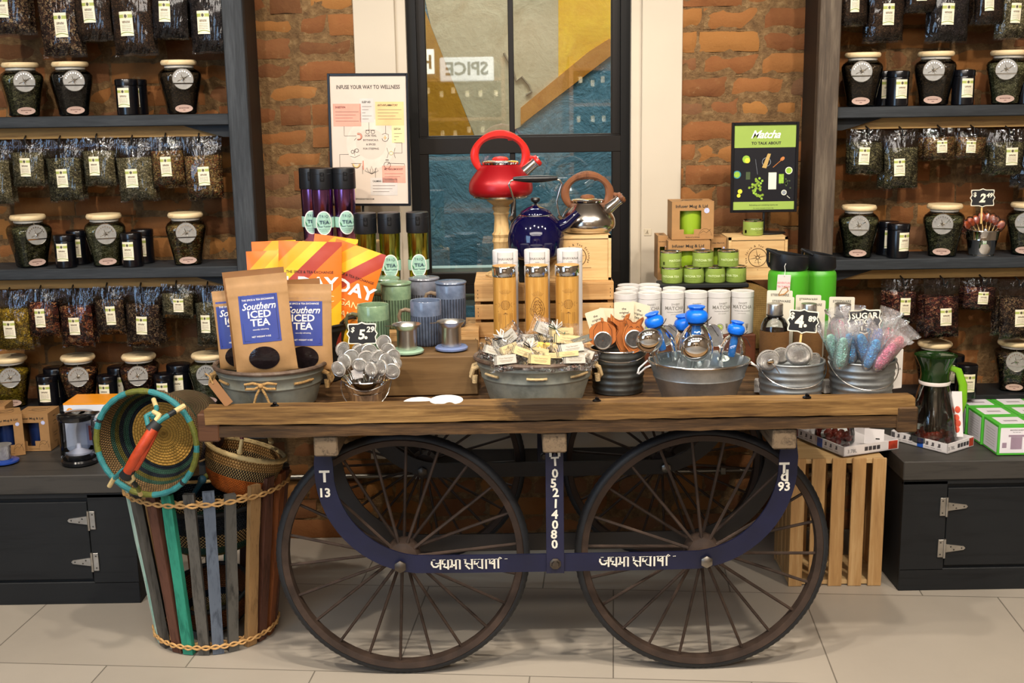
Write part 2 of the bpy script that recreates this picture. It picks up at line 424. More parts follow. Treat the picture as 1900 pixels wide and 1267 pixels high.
# little printed sticker on the white surround
mb = MB(); c0 = at(1202, 431, WY-.024); mb.at(c0)
mb.box((-.013, 0, -.012), (.013, .002, .012), ch=.001)
for k in range(4): mb.tube([(-.009+.004*k, -.0006, -.006), (.0, -.0006, .008-.003*k)], .0006, 4, mi=1)
tag(mb.build('clear_sticker', [plain('sticker', '#cbbfa8', .3), plain('sticker_print', '#8d8069', .5)]), 'small clear round-cornered sticker on the white window surround', 'sticker')
# ---- alley behind the window with the painted wall
AY = 6.0
t = NT('alley_plaster_blue'); v = t.coord(); n1 = t.noise(v, 4, 6, .7, 1.4); n2 = t.noise(v, 26, 4, .6, .5)
t.bump(t.math('ADD', n1.outputs[0], t.math('MULTIPLY', n2.outputs[0], .35)), .6, .03); M_ablue = t.base(t.ramp(n1, [(.3, '#44707f'), (.7, '#66909d')]).outputs[0], .7, 0, .3)
def plaster(name, a, b):
    t = NT(name); v = t.coord(); n1 = t.noise(v, 5, 6, .7, .9); n2 = t.noise(v, 40, 4, .7)
    t.bump(t.math('ADD', n1.outputs[0], t.math('MULTIPLY', n2.outputs[0], .5)), .4, .010); return t.base(t.ramp(n1, [(.3, a), (.7, b)]).outputs[0], .8, 0, .2)
M_cream = plaster('alley_cream', '#b5a27c', '#cfc09c'); M_yel = plaster('alley_yellow', '#e0a010', '#f6c428'); M_ochre = plaster('alley_ochre', '#a8731a', '#c28a26'); M_oran = plaster('alley_orange', '#b26f1d', '#c98a35'); M_lblue = plaster('alley_light_blue', '#6aa4b5', '#86bac6')
mb = MB(); mb.box((-2.6, AY, -.2), (2.8, AY+.2, 4.2)); aw = struct(mb.build('wall_alley', M_ablue, smooth=0))
def patch(name, pts, mat_, k):
    m_ = MB(); P = [at(px, py, AY) for px, py in pts]; m_.prism([(p.x, p.z) for p in P], AY-.004*k, AY+.002)
    m_.build(name, mat_, parent=aw, smooth=0)
patch('painted_cream_band', [(780, -700), (1240, -700), (1040, -60), (1038, 170), (966, 235), (905, 262), (885, 262), (800, 50), (776, -60)], M_cream, 1)
patch('painted_ochre_panel', [(500, -700), (770, -700), (781, 0), (884, 262), (860, 262), (700, 250), (500, 240)], M_ochre, 1)
patch('painted_yellow_panel', [(1036, -700), (1700, -700), (1700, -20), (1140, 72), (1092, 100), (1036, 152)], M_yel, 2)
patch('painted_orange_stripe', [(966, 200), (1092, 96), (1130, 72), (1148, 78), (1700, -330), (1700, -140), (1148, 92), (966, 232)], M_oran, 3)
patch('painted_light_blue_blob', [(700, 300), (782, 326), (796, 345), (800, 368), (782, 390), (700, 400)], M_lblue, 2)
# faint painted curl
mb = MB(); mb.tube([at(px, py, AY-.01) for px, py in ((935, 98), (950, 125), (958, 150), (968, 142), (982, 158), (986, 170), (976, 176))], .006, 6)
mb.build('painted_curl', plain('painted_grey_line', '#8c7f63', .8), parent=aw)
mb = MB(); mb.box((-2.6, WY+.3, -.2), (2.8, AY, -.05)); struct(mb.build('floor_alley', plain('alley_paving', '#59605f', .8), smooth=0))
mb = MB(); mb.box((gx0-.1, WY+.13, .88), (gx1+.1, WY+.26, .915)); mb.box((gx0-.1, WY+.13, .965), (gx1+.1, WY+.2, .98)); mb.box((gx0-.1, WY+.13, .84), (gx1+.1, WY+.3, .86))
struct(mb.build('trim_1', plain('pale_outer_ledge', '#9fb6ae', .6), smooth=0))
# conduit along the wall under the cart
mb = MB(); p0 = at(520, 879, WY-.03); p1 = at(1480, 868, WY-.03)
mb.tube([(p0.x, p0.y, .245), (p1.x, p1.y, .245)], .009, 10)
for x in (-.36, .2, .75): mb.box((x, WY-.045, .232), (x+.02, WY-.005, .262), ch=.002)
tag(mb.build('metal_conduit', metal('conduit_steel', '#8b8880', .4)), 'thin grey metal conduit running along the brick wall below the cart', 'pipe')
# ---- ceiling fixtures (seen only in reflections)
def spot_fixture(x, y, tg, first=False):
    r_ = thing('track_spot', 'round black ceiling spot lamp above the shop floor', 'lamp', (x, y, LZ), group='ceiling spots')
    m_ = MB(); m_.lathe([(.05, -.012), (.05, 0)], 20); m_.tube([(0, 0, 0), (0, 0, -.08)], .008); m_.build('mount', M_black, parent=r_)
    m_ = MB(); d = (Vector(tg)-Vector((x, y, LZ))).normalized(); q = d.to_track_quat('-Z', 'Y').to_euler(); m_.at((0, 0, -.1), q)
    m_.lathe([(.03, .05), (.048, .03), (.052, -.09), (.047, -.09), (.042, -.02), (.0, -.02)], 20, caps=False); m_.build('lamp_shade', M_black, parent=r_)
for (x, y, tg, p) in SPOTS: spot_fixture(x, y, tg)
# ================================================================ SHELVING, CABINETS, JARS, TINS, BAGS
M_char = wood('charcoal_stained_wood', '#1f2225', '#3b3f43', 'x', 1.2, .6, .3, '#2c3034')
M_charz = wood('charcoal_stained_wood_upright', '#232629', '#45494d', 'z', 1.2, .6, .3, '#33373b')
M_greyz = wood('weathered_grey_upright', '#39322b', '#746858', 'z', 1.0, .65, .4, '#55493d')
M_cab = wood('black_painted_wood', '#131416', '#1d1f21', 'x', .8, .5, .12)
M_cabtop = wood('black_worktop', '#2a2927', '#413e3a', 'x', .9, .5, .15)
M_tanw = wood('tan_cleat', '#7a5a38', '#a5834f', 'x', 1, .7)
M_hook = plain('black_hook', '#0c0c0e', .4)
S1L, S1R, S2L, S2R, S3 = 1.548, 1.537, 1.046, 1.034, .553
SY = 3.95                                            # front edge of the shelf boards
def shelving(x0, x1, px0, px1, s1, s2, matz, label, tone):
    r_ = thing('shelving_unit', label, 'shelves', (0, 0, 0)); zt = 2.6
    m_ = MB(); m_.box((px0, SY-.02, .45), (px1, SY+.02, zt), ch=.003); m_.build('upright', matz, parent=r_)
    inner = (px1, px1+.001) if px0 < 0 else (px0-.001, px0)
    m_ = MB()
    m_.box((px0+.004, SY+.021, .45), (px1-.004, WY-.02, zt), ch=.002); m_.build('side_panel', plain('dark_brown_side', '#1c1411', .6), parent=r_)
    for z in (2.05, s1, s2):
        m_ = MB(); m_.box((x0, SY, z-.036), (x1, WY-.02, z), ch=.003); o = m_.build('shelf_board', M_char, parent=r_)
        m_ = MB(); m_.box((x0, SY+.045, z-.072), (x1, SY+.06, z-.037)); m_.build('hook_rail', M_tanw, parent=r_)
        m_ = MB(); s_ = 1 if px0 > 0 else -1; xa = x0 if px0 > 0 else x1
        m_.prism([(xa, z-.037), (xa+s_*.16, z-.037), (xa+s_*.03, z-.075), (xa, z-.075)][::s_], SY+.03, SY+.06); m_.build('corner_bracket', M_cab, parent=r_)
    m_ = MB(); m_.box((x0, 3.975, S3-.045), (x1, WY-.02, S3), ch=.003); m_.build('shelf_board', M_cab, parent=r_)
    m_ = MB(); m_.box((x0, 3.99, .4385), (x1, WY-.03, S3-.046)); m_.build('riser', M_black, parent=r_)
    return r_
shelfL = shelving(-2.2, -.913, -.913, -.846, S1L, S2L, M_charz, 'tall charcoal shelving unit to the left of the window, filled with jars and hanging bags', 0)
shelfR = shelving(1.074, 2.25, 1.006, 1.074, S1R, S2R, M_greyz, 'tall dark shelving unit with weathered grey upright to the right of the window', 1)
def cabinet(x0, x1, label, hx, side):
    r_ = thing('base_cabinet', label, 'cabinet', (0, 0, 0)); y0 = 3.6; y1 = WY-.03
    m_ = MB(); m_.box((x0, y0+.012, 0), (x1, y1, .40)); m_.box((x0, y0, 0), (x1, y0+.012, .075), ch=.002)
    m_.box((x0, y0, .36), (x1, y0+.012, .40))
    e0, e1 = (hx, x1) if side > 0 else (x0, hx); m_.box((e0, y0, .07), (e1, y0+.012, .37), ch=.001)
    m_.build('body', M_cab, parent=r_, smooth=0)
    m_ = MB(); m_.box((x0-.004, y0-.006, .375), (x1+.004, y1, .437), ch=.003); m_.build('worktop', M_cabtop, parent=r_, smooth=0)
    d0, d1 = (x0+.02, hx-.003) if side > 0 else (hx+.003, x1-.02)
    m_ = MB(); m_.box((d0, y0+.001, .085), (d1, y0+.014, .345), ch=.0015); d = m_.build('door', M_cab, parent=r_, smooth=0)
    for z in (.285, .145):
        m_ = MB(); s_ = -side
        m_.box((min(hx+side*.004, hx+side*.022), y0-.006, z-.03), (max(hx+side*.004, hx+side*.022), y0-.0005, z+.03), ch=.001)
        m_.tube([(hx+side*.001, y0-.006, z-.032), (hx+side*.001, y0-.006, z+.032)], .0045, 10)
        pts = [(hx+s_*.004, z+.014), (hx+s_*.062, z+.006), (hx+s_*.067, z), (hx+s_*.062, z-.006), (hx+s_*.004, z-.014)]
        m_.prism(pts if s_ < 0 else pts[::-1], y0-.004, y0+.0005)
        for a, b in ((.02, .005), (.03, -.005), (.055, 0)): m_.at((hx+s_*a, y0-.0042, z+b), (PI/2, 0, 0)); m_.lathe([(.0028, 0), (.0018, .0014), (0, .0016)], 8, mi=1)
        m_.at()
        for b in (-.02, .02): m_.at((hx+side*.014, y0-.0062, z+b), (PI/2, 0, 0)); m_.lathe([(.0028, 0), (.0018, .0014), (0, .0016)], 8, mi=1)
        m_.build('hinge', [metal('zinc', '#b9b6b0', .45), metal('dark_screw', '#5d5a56', .5)], parent=d)
    return r_
cabinet(-2.3, -1.215, 'low black cabinet left of the cart, behind the slatted basket stand', at(167, 990, 3.6).x, 1)
cabinet(1.237, 2.3, 'low black cabinet right of the upright pine crate', at(1754, 977, 3.6).x, -1)
# ---- printed labels (drawn over the label's own face)
def label_mat(name, band='#a9b35c', paper='#ece3c8', ink='#6a5a45', oval=False):
    t = NT(name); g = t.node('ShaderNodeTexCoord').outputs['Generated']; s_ = t.node('ShaderNodeSeparateXYZ', {0: g}); x, z = s_.outputs[0], s_.outputs[2]
    rng = lambda v_, a, b: t.math('MULTIPLY', t.math('GREATER_THAN', v_, a), t.math('LESS_THAN', v_, b))
    if oval:
        nz = t.noise(t.node('ShaderNodeMapping', {0: g, 'Scale': (18, 1, 3)}), 3, 2)
        ln = t.math('MULTIPLY', t.math('MULTIPLY', rng(z, .5, .62), rng(x, .2, .8)), t.math('GREATER_THAN', nz.outputs[0], .47))
        ln = t.math('ADD', ln, t.math('MULTIPLY', rng(z, .26, .34), rng(x, .44, .58)))
        return t.base(t.mix(ln, paper, ink), .5)
    nz = t.noise(t.node('ShaderNodeMapping', {0: g, 'Scale': (22, 1, 14)}), 3, 2)
    rows = t.math('GREATER_THAN', t.math('SINE', t.math('MULTIPLY', z, 88)), .1)
    tx = t.math('MULTIPLY', t.math('MULTIPLY', rows, rng(z, .2, .46)), rng(x, .14, .86)); tx = t.math('MULTIPLY', t.math('MULTIPLY', tx, .7), t.math('GREATER_THAN', nz.outputs[0], .42))
    ti = t.math('MULTIPLY', t.math('MULTIPLY', rng(z, .52, .62), rng(x, .2, .8)), t.math('GREATER_THAN', nz.outputs[0], .45))
    c = t.mix(t.math('ADD', tx, ti), paper, ink)
    c = t.mix(rng(z, .74, .88), c, band)
    c = t.mix(t.math('LESS_THAN', t.math('ABSOLUTE', t.math('SUBTRACT', t.math('SUBTRACT', z, .15), t.math('MULTIPLY', t.math('POWER', t.math('SUBTRACT', x, .5), 2), -.25))), .02), c, '#8c9a50')
    dx = t.math('MULTIPLY', t.math('SUBTRACT', x, .5), 1.0); dz = t.math('MULTIPLY', t.math('SUBTRACT', z, .81), 1.5)
    d = t.math('SQRT', t.math('ADD', t.math('MULTIPLY', dx, dx), t.math('MULTIPLY', dz, dz)))
    c = t.mix(t.math('LESS_THAN', d, .17), c, '#d9cfae'); c = t.mix(t.math('LESS_THAN', d, .11), c, '#4f4a34')
    return t.base(c, .45)
M_lab = label_mat('bag_label'); M_oval = label_mat('oval_label', paper='#c9ab9c', ink='#6d4a44', oval=True)
# ---- tea kinds
TEA = {k: tea('tea_'+k, c, s_) for k, (c, s_) in {
 'dark': (['#3a2a1f', '#5a402b', '#1d1611', '#76583c', '#3c2c21'], 150),
 'flecked': (['#3a2722', '#8b6548', '#221614', '#c8a878', '#553a2e', '#2f1d1a'], 130),
 'green': (['#646040', '#8b8459', '#43402a', '#b0a678', '#332f20'], 130),
 'herb': (['#837a52', '#ab9f72', '#5c5638', '#ccbf94', '#6e6540'], 130),
 'floral': (['#8a7040', '#b89450', '#4a3a1e', '#d8b878', '#66492a', '#9a5430'], 120),
 'fruit': (['#5c281c', '#a85c34', '#34160f', '#d89a60', '#74362a', '#25110e'], 95),
 'berry': (['#42191f', '#6e2e2c', '#241014', '#94503c', '#33141a', '#c08a64'], 105),
 'yellow': (['#b08a1c', '#dcae2a', '#7a5e14', '#f0cb48', '#94721a'], 120),
 'black': (['#1a1617', '#2c2729', '#453c3c', '#131011', '#5a5048'], 150)}.items()}
M_jarglass = glass('jar_glass', '#e9efe8', 1.5, .03)
M_film = glass('bag_film', '#f0f0f2', 1.42, .10, 1.0, .012, 1.0, 11)
M_lid = wood('beech_lid', '#c9a877', '#e8d2a6', 'x', .8, .5, .05)
M_medal = plain('clear_medallion', '#8f8d88', .22, var=.15, vs=40); M_medal2 = metal('medallion_relief', '#dcdad4', .2)
M_seal = plain('clear_seal', '#cfcabd', .4)
# ---- square-shouldered storage jar
def jar_shape(k=1.0):
    #      z     r     squareness
    return [(.000, .040, 4), (.004, .046, 4), (.03, .049, 4), (.115, .0665, 4), (.128, .067, 3.6), (.138, .062, 3), (.146, .052, 2.2), (.150, .045, 2), (.158, .045, 2)]
def make_jar(tk, fill=.95, name='storage_jar'):
    r_ = thing(name, 'x', 'jar'); J = jar_shape()
    m_ = MB(); m_.lathe([(r, z) for z, r, e in J], 40, sq=[e for z, r, e in J], caps=False); g_ = [(0, .0), (.04, 0)]; m_.lathe([(0.001, .0005), (.040, 0)], 40, sq=[4, 4], caps=False)
    m_.build('glass_body', M_jarglass, parent=r_, smooth=50)
    zt = .03+(.138-.03)*fill
    def rad(z):
        for (z0, r0, e0), (z1, r1, e1) in zip(J, J[1:]):
            if z0 <= z <= z1: return r0+(r1-r0)*(z-z0)/(z1-z0)
    zz = [.004, .03, .07, .1]+[zt*.93+.0, zt]
    zz = sorted(set(z for z in zz if z <= zt))
    pr = [(max(.005, rad(z)-.0035), z) for z in zz]
    m_ = MB(); m_.lathe(pr+[(pr[-1][0]*.5, zt+.004), (0.001, zt+.006)], 36, sq=4); m_.build('tea_leaves', TEA[tk], parent=r_, smooth=60)
    m_ = MB(); m_.lathe([(.044, .1572), (.0555, .159), (.0585, .164), (.0585, .169), (.055, .1745), (.03, .1755), (.001, .1757)], 36); m_.build('lid', M_lid, parent=r_)
    m_ = MB(); m_.lathe([(.0468, .150), (.0475, .153), (.0468, .157)], 32, caps=False); m_.build('seal_ring', M_seal, parent=r_)
    # hanging medallion
    m_ = MB(); m_.at((0, -.069, .112), (PI/2-.12, 0, 0)); m_.lathe([(.001, 0), (.033, 0), (.035, .0015), (.033, .004), (.001, .004)], 28)
    m_.lathe([(.033, .004), (.0345, .0055), (.035, .003)], 28, mi=1, caps=False)
    for k in range(8):
        a = k*PI/4+.3; l = .017 if k % 2 == 0 else .01
        m_.tube([(0, 0, .0046), (l*math.cos(a), l*math.sin(a), .0046)], [.0022, .0003], 4, mi=1)
    m_.tube([(-.018, -.008, .005), (.021, .012, .005)], .0011, 4, mi=1); m_.tube([(-.031, -.0145, .0055), (.031, -.0145, .0055)], .0018, 5, mi=1)
    for k in range(9):
        a = math.radians(20+k*17.5); m_.box((.025*math.cos(a)-.0015, .025*math.sin(a)-.002, .0044), (.025*math.cos(a)+.0015, .025*math.sin(a)+.002, .0052), 1)
    m_.at(); m_.tube([(0, -.062, .144), (0, -.047, .152)], .0012, 5, mi=1)
    m_.build('medallion', [M_medal, M_medal2], parent=r_)
    m_ = MB(); n = 24
    m_.add([(0, -.0495-.018*.22, .018)]+[(.0285*math.cos(2*PI*i/n), -.0488-.0026-(.0125*math.sin(2*PI*i/n)+.018-.0)*.195, .018+.0125*math.sin(2*PI*i/n)) for i in range(n)], [(0, i+1, (i+1) % n+1) for i in range(n)])
    m_.build('name_label', M_oval, parent=r_, smooth=0)
    return r_
def make_tin():
    r_ = thing('tea_tin', 'x', 'tin'); m_ = MB()
    m_.lathe([(.001, 0), (.034, 0), (.036, .002), (.036, .092), (.0355, .0935)], 32); m_.build('tin_body', plain('black_gloss_tin', '#0a0b10', .22, var=.05, spec=.6), parent=r_)
    m_ = MB(); m_.lathe([(.0352, .094), (.037, .095), (.0374, .111), (.036, .1145), (.033, .116), (.001, .116)], 32); m_.build('lid', plain('black_gloss_tin', '#0a0b10', .22), parent=r_)
    m_ = MB(); m_.grid(lambda u, v_: (.0365*math.sin((u-.5)*1.1), -.0365*math.cos((u-.5)*1.1), .025+.062*v_), 8, 2); m_.build('label', M_lab, parent=r_)
    return r_
# ---- hanging zip bags, filled with loose tea
def pillow(m_, w, h, dep, seed, z0=0, z1=1, open_top=True, mi=0, sh=.9, wr=.004):
    """two bulging faces; z from -h (bottom) to 0 (top)"""
    for sgn in (-1, 1):
        def fn(u, v_):
            z = -h+h*(z0+(z1-z0)*v_); x = (u-.5)*w*sh
            bz = (z+h)/h; e = (max(0, 1-abs(2*u-1)**2.4))**.7; prof = min(1, bz*7)**.6*(1-max(0, (bz-.45)/.55)**1.3)
            wv = noise.noise(Vector((u*5+seed, bz*7, seed)))*wr
            x += .004*noise.noise(Vector((seed, bz*5, 3)))*(1 if sgn else 1)
            return (x*(1-.05*(1-bz)*0)+.0, sgn*(dep*.5*e*prof+.0006)+wv*e, z+.003*noise.noise(Vector((u*4, seed, 9)))*(1 if bz < .1 else 0))
        m_.grid(fn, 14, 16, mi)
    return m_
def make_bag(w, h, fill, dep, tk, seed):
    r_ = thing('tea_bag', 'x', 'bag')
    m_ = MB(); pillow(m_, w, h, dep, seed, sh=1.0); m_.build('clear_film', M_film, parent=r_, smooth=70)
    m_ = MB(); pillow(m_, w*.95, h*.985, dep*.9, seed, 0.015, fill, sh=1.0, wr=.003)
    m_.build('loose_tea', TEA[tk], parent=r_, smooth=70)
    m_ = MB(); m_.box((-w/2, -.0022, -.030), (w/2, .0015, -.0275)); m_.box((-w/2, -.0022, -.024), (w/2, .0015, -.0225)); m_.build('zip_strip', M_film, parent=r_, smooth=0)
    lx = (seed*37 % 5-2)*.006; lz = -h*(.62 if h > .18 else .58)
    m_ = MB(); m_.grid(lambda u, v_: (lx+(u-.5)*.042, -dep*.5-.0065+((u-.5)**2)*.02+.0008*math.sin(v_*3+seed), lz-.03+v_*.062), 4, 4); m_.build('label', M_lab, parent=r_)
    return r_
BAGS = {}
def bag(px, pyt, pyb, wpx, tk, label, D=3.985, group=None, fill=None, behind=True, rz=0):
    top = at(px, pyt, D); bot = at(px, pyb, D); k = mpp(top); w = wpx*k; h = top.z-bot.z
    rr = random.Random(int(px*7+pyt)); sd = rr.randint(0, 5); fill = fill or (.72 if h < .19 else .7)
    key = (tk, round(h, 2) > .185, sd % 3)
    if key not in BAGS:
        o = make_bag(.135, .215 if key[1] else .165, fill, .042, tk, sd); o['label'] = label; BAGS[key] = (o, .215 if key[1] else .165)
        o.location = top; o.scale = (w/.135, 1, h/BAGS[key][1]); tag(o, group=group); o.rotation_euler = (0, 0, rz)
    else:
        src, h0 = BAGS[key]; o = dup(src, top, rz, label, group, sc_=(w/.135, 1, h/h0))
    o.rotation_euler = (rr.uniform(-.03, .02), rr.uniform(-.04, .04), rz+rr.uniform(-.12, .12))
    return o, top
def hook(top, par):
    m_ = MB(); x, y, z = top
    m_.tube([(x-.005, SY+.055, z+.022), (x-.002, y+.0, z+.013), (x, y-.012, z+.010), (x+.002, y-.014, z-.008), (x+.004, y-.030, z-.010), (x+.006, y-.036, z+.004)], .0028, 7); m_.build('hook', M_hook, parent=par)
LBT = 'clear zip bag of {} hanging on the left shelving, {}'
def row(unit, items, side, rowname, grp):
    for k, (px, t0, b0, w_, tk, desc, rel) in enumerate(items):
        o, top = bag(px, t0, b0, w_, tk, f'clear bag of {desc}, {side} shelving, {rel}', group=grp, rz=.0)
        hook(top-Vector((0, 0, .008)), unit)
        o2 = dup(o, top+Vector((0, .055, -.004)), 0, f'bag behind the one of {desc}, {side} {rel}', 'bags hung behind the front ones')
        o2.scale = (o.scale.x*.98, .8, o.scale.z*.97); o2.rotation_euler = (0, 0, .1 if px < 950 else -.1)
row(shelfL, [(6, -70, 66, 78, 'flecked', 'speckled brown tea', 'top row, at the edge'), (100, -50, 108, 76, 'flecked', 'speckled brown tea', 'top row, second'), (160, -68, 78, 74, 'dark', 'dark fine tea', 'top row above the jars'),
    (236, -52, 105, 78, 'dark', 'black tea', 'top row above the single black tin'), (312, -60, 74, 68, 'black', 'dark tea', 'top row, short bag with high label'), (382, -50, 100, 74, 'black', 'glossy black tea', 'top row, beside the upright')], 'left', 't', 'bags hanging in the top row of the left shelving')
row(shelfL, [(-18, 262, 382, 60, 'herb', 'pale herbs', 'middle row, at the edge'), (48, 258, 348, 62, 'herb', 'green herbs', 'middle row, first short bag'), (112, 258, 375, 66, 'green', 'greyish green tea', 'middle row, first long bag'), (180, 254, 347, 60, 'herb', 'olive herbs', 'middle row, short, label high'),
    (246, 257, 375, 70, 'herb', 'dusty olive herbs', 'middle row, long bag with low label'), (308, 253, 349, 62, 'floral', 'straw coloured flowers', 'middle row, short bag'), (370, 253, 372, 66, 'floral', 'flowery brown tea', 'middle row, beside the upright')], 'left', 'm', 'bags hanging in the middle row of the left shelving')
row(shelfL, [(18, 540, 652, 70, 'yellow', 'golden yellow petals', 'lower row'), (76, 536, 626, 58, 'fruit', 'red fruit chunks', 'lower row, next to the yellow bag'), (136, 535, 645, 64, 'fruit', 'red and orange fruit tea', 'lower row, long'), (199, 531, 622, 56, 'flecked', 'brown herbs', 'lower row, short bag'),
    (262, 531, 645, 66, 'flecked', 'mauve brown tea', 'lower row, above the third jar'), (328, 527, 592, 60, 'herb', 'green seeds', 'lower row, the smallest bag'), (386, 529, 642, 56, 'herb', 'pale herbs', 'lower row, behind the pouches')], 'left', 'l', 'bags hanging in the lower row of the left shelving')
row(shelfR, [(1586, -60, 49, 54, 'dark', 'dark tea', 'top row beside the upright'), (1648, -58, 80, 68, 'dark', 'coarse black tea', 'top row, long bag beside the first'), (1712, -68, 24, 60, 'dark', 'dark brown tea', 'top row, shortest bag'), (1768, -58, 80, 72, 'black', 'fine black tea', 'top row, long, fourth'),
    (1838, -60, 46, 54, 'dark', 'brown tea', 'top row, short bag near the picture edge'), (1893, -55, 74, 60, 'herb', 'grey brown tea', 'top row, at the edge')], 'right', 't', 'bags hanging in the top row of the right shelving')
row(shelfR, [(1610, 240, 325, 62, 'green', 'green tea', 'middle row beside the upright'), (1672, 241, 352, 64, 'green', 'green leaf tea', 'middle row, the longest bag'), (1743, 238, 297, 58, 'floral', 'mixed blossoms', 'middle row, first small bag'), (1805, 238, 297, 56, 'floral', 'orange and red blossoms', 'middle row, second small bag'),
    (1870, 240, 326, 66, 'green', 'shiny green tea', 'middle row near the picture edge'), (1925, 242, 350, 66, 'black', 'dark tea', 'middle row, at the edge')], 'right', 'm', 'bags hanging in the middle row of the right shelving')
row(shelfR, [(1674, 518, 602, 58, 'berry', 'dark red berries', 'lower row, first'), (1748, 518, 628, 68, 'berry', 'red berry tea', 'lower row, the longest bag'), (1821, 516, 576, 60, 'berry', 'small brown fruit pieces', 'lower row, the smallest bag'), (1888, 520, 630, 66, 'flecked', 'grey brown tea', 'lower row at the picture edge')], 'right', 'l', 'bags hanging in the lower row of the right shelving')
# ---- jars
JARS = {}
def jar(px, z, tk, label, group, D=4.03, rz=0, fill=.95, k=1.0, px_w=None):
    y = ath(px, 700, z) if False else None
    d = ray(px, 633.5-0)  # x at depth D and height z
    v = Vector((0, 0, 0)); a = at(px, 400, D); 
    # solve x for this pixel column at depth D, height z (roll corrected)
    b = at(px, 900, D); tt = (z-a.z)/(b.z-a.z); x = a.x+(b.x-a.x)*tt
    if tk not in JARS:
        o = make_jar(tk, fill); tag(o, label, 'jar', group); o.location = (x, D, z+.0012); o.rotation_euler = (0, 0, rz); JARS[tk] = o
    else: o = dup(JARS[tk], (x, D, z+.0012), rz, label, group)
    o.scale = (k,)*3; return o
GL = ['jars on the top left shelf', 'jars on the middle left shelf', 'jars on the bottom left shelf', 'jars on the top right shelf', 'jars on the middle right shelf', 'jars on the bottom right shelf']
T_ = 'wooden-lidded jar of {}, {}'
for px, zz, tk, d1, d2, g, rz in [
    (46, S1L, 'green', 'dark green tea', 'leftmost on the top left shelf', 0, .5), (138, S1L, 'black', 'black tea', 'second on the top left shelf, bluish glare on its side', 0, .45), (338, S1L, 'dark', 'brown black tea', 'alone near the upright on the top left shelf', 0, .4),
    (60, S2L, 'green', 'green tea', 'left of the paired tins on the middle left shelf', 1, .7), (200, S2L, 'herb', 'grey green tea', 'between the black tins on the middle left shelf', 1, .35), (350, S2L, 'floral', 'straw coloured flowers', 'near the upright on the middle left shelf', 1, .25),
    (26, S3, 'yellow', 'golden yellow petals', 'at the left edge on the bottom left shelf', 2, .35), (152, S3, 'fruit', 'orange fruit pieces', 'behind the orange and white box', 2, .3), (264, S3, 'berry', 'dark red fruit tea', 'above the teal woven basket', 2, .2), (392, S3, 'herb', 'grey green seeds', 'beside the tub of iced tea pouches', 2, .1),
    (1597, S1R, 'dark', 'brown tea', 'beside the grey upright on the top right shelf', 3, -.3), (1732, S1R, 'dark', 'dark leaf tea', 'between two black tins on the top right shelf', 3, -.4), (1866, S1R, 'herb', 'greenish tea', 'right of the tins on the top right shelf', 3, -.45),
    (1590, S2R, 'green', 'olive green tea', 'beside the grey upright on the middle right shelf', 4, -.25), (1748, S2R, 'green', 'green tea with red bits', 'left of the candy bucket', 4, -.4), (1903, S2R, 'green', 'dark green tea', 'cut by the picture edge, right of the candy bucket', 4, -.5),
    (1730, S3, 'flecked', 'brown tea', 'half hidden behind the green pitcher', 5, -.3), (1878, S3, 'flecked', 'brown leaf tea', 'at the right on the bottom right shelf', 5, -.3)]:
    jar(px, zz, tk, T_.format(d1, d2), GL[g], rz=rz, D=4.055 if zz == S3 else 4.03)
tin0 = make_tin(); first = True
def tin(px, z, label, group, D=4.0, k=1.0, rz=0, py0=None):
    global first
    a = at(px, 400, D); b = at(px, 900, D); tt = (z-a.z)/(b.z-a.z); x = a.x+(b.x-a.x)*tt
    if first: o = tin0; first = False; o['label'] = label; o['group'] = group; o.location = (x, D, z+.001); o.rotation_euler = (0, 0, rz)
    else: o = dup(tin0, (x, D, z+.001), rz, label, group)
    o.scale = (k,)*3; return o
TT = 'black tea tin {}'
for px, z, lab, k, rz, D in [(239, S1L, 'alone on the top left shelf', 1.0, -.1, 3.99), (256, S1L, 'just behind the front tin of the top left shelf', 1.0, 0, 4.07),
    (124, S2L, 'left of the middle jar on the middle left shelf', .95, .0, 3.99), (148, S2L, 'behind the left tin on the middle left shelf', 1.0, 0, 4.08), (247, S2L, 'right of the middle jar on the middle left shelf', .98, -.1, 3.99), (268, S2L, 'behind the right tin on the middle left shelf', 1.0, 0, 4.08),
    (92, S3, 'between the yellow and orange jars on the bottom left shelf', .98, 0, 3.99), (108, S3, 'behind the tin next to the yellow jar', 1.1, 0, 4.08), (203, S3, 'between the orange and dark red jars, above the white box', .95, -.1, 3.99), (226, S3, 'behind the tin above the white box', 1.1, 0, 4.08),
    (308, S3, 'right of the dark red jar', .97, 0, 3.99), (336, S3, 'large, behind the tin right of the dark red jar', 1.15, 0, 4.08),
    (1664, S1R, 'right of the first jar on the top right shelf', .98, .1, 3.99), (1640, S1R, 'behind the first front tin on the top right shelf', 1, 0, 4.08), (1785, S1R, 'between the second and third jars on the top right shelf', .98, .1, 3.99), (1904, S1R, 'at the picture edge on the top right shelf', .98, 0, 4.0),
    (1665, S2R, 'with its label turned right on the middle right shelf', 1.0, .35, 3.99), (1645, S2R, 'behind the front tin on the middle right shelf', 1.0, 0, 4.07), (1790, S3, 'behind the handle of the green pitcher', 1.0, 0, 3.92), (1765, S3, 'pushed back beside the tin behind the pitcher handle', 1.05, 0, 4.08)]:
    tin(px, z, TT.format(lab), 'black tins on the shelves', D+(.03 if z == S3 and D < 4.03 else 0), k, rz)
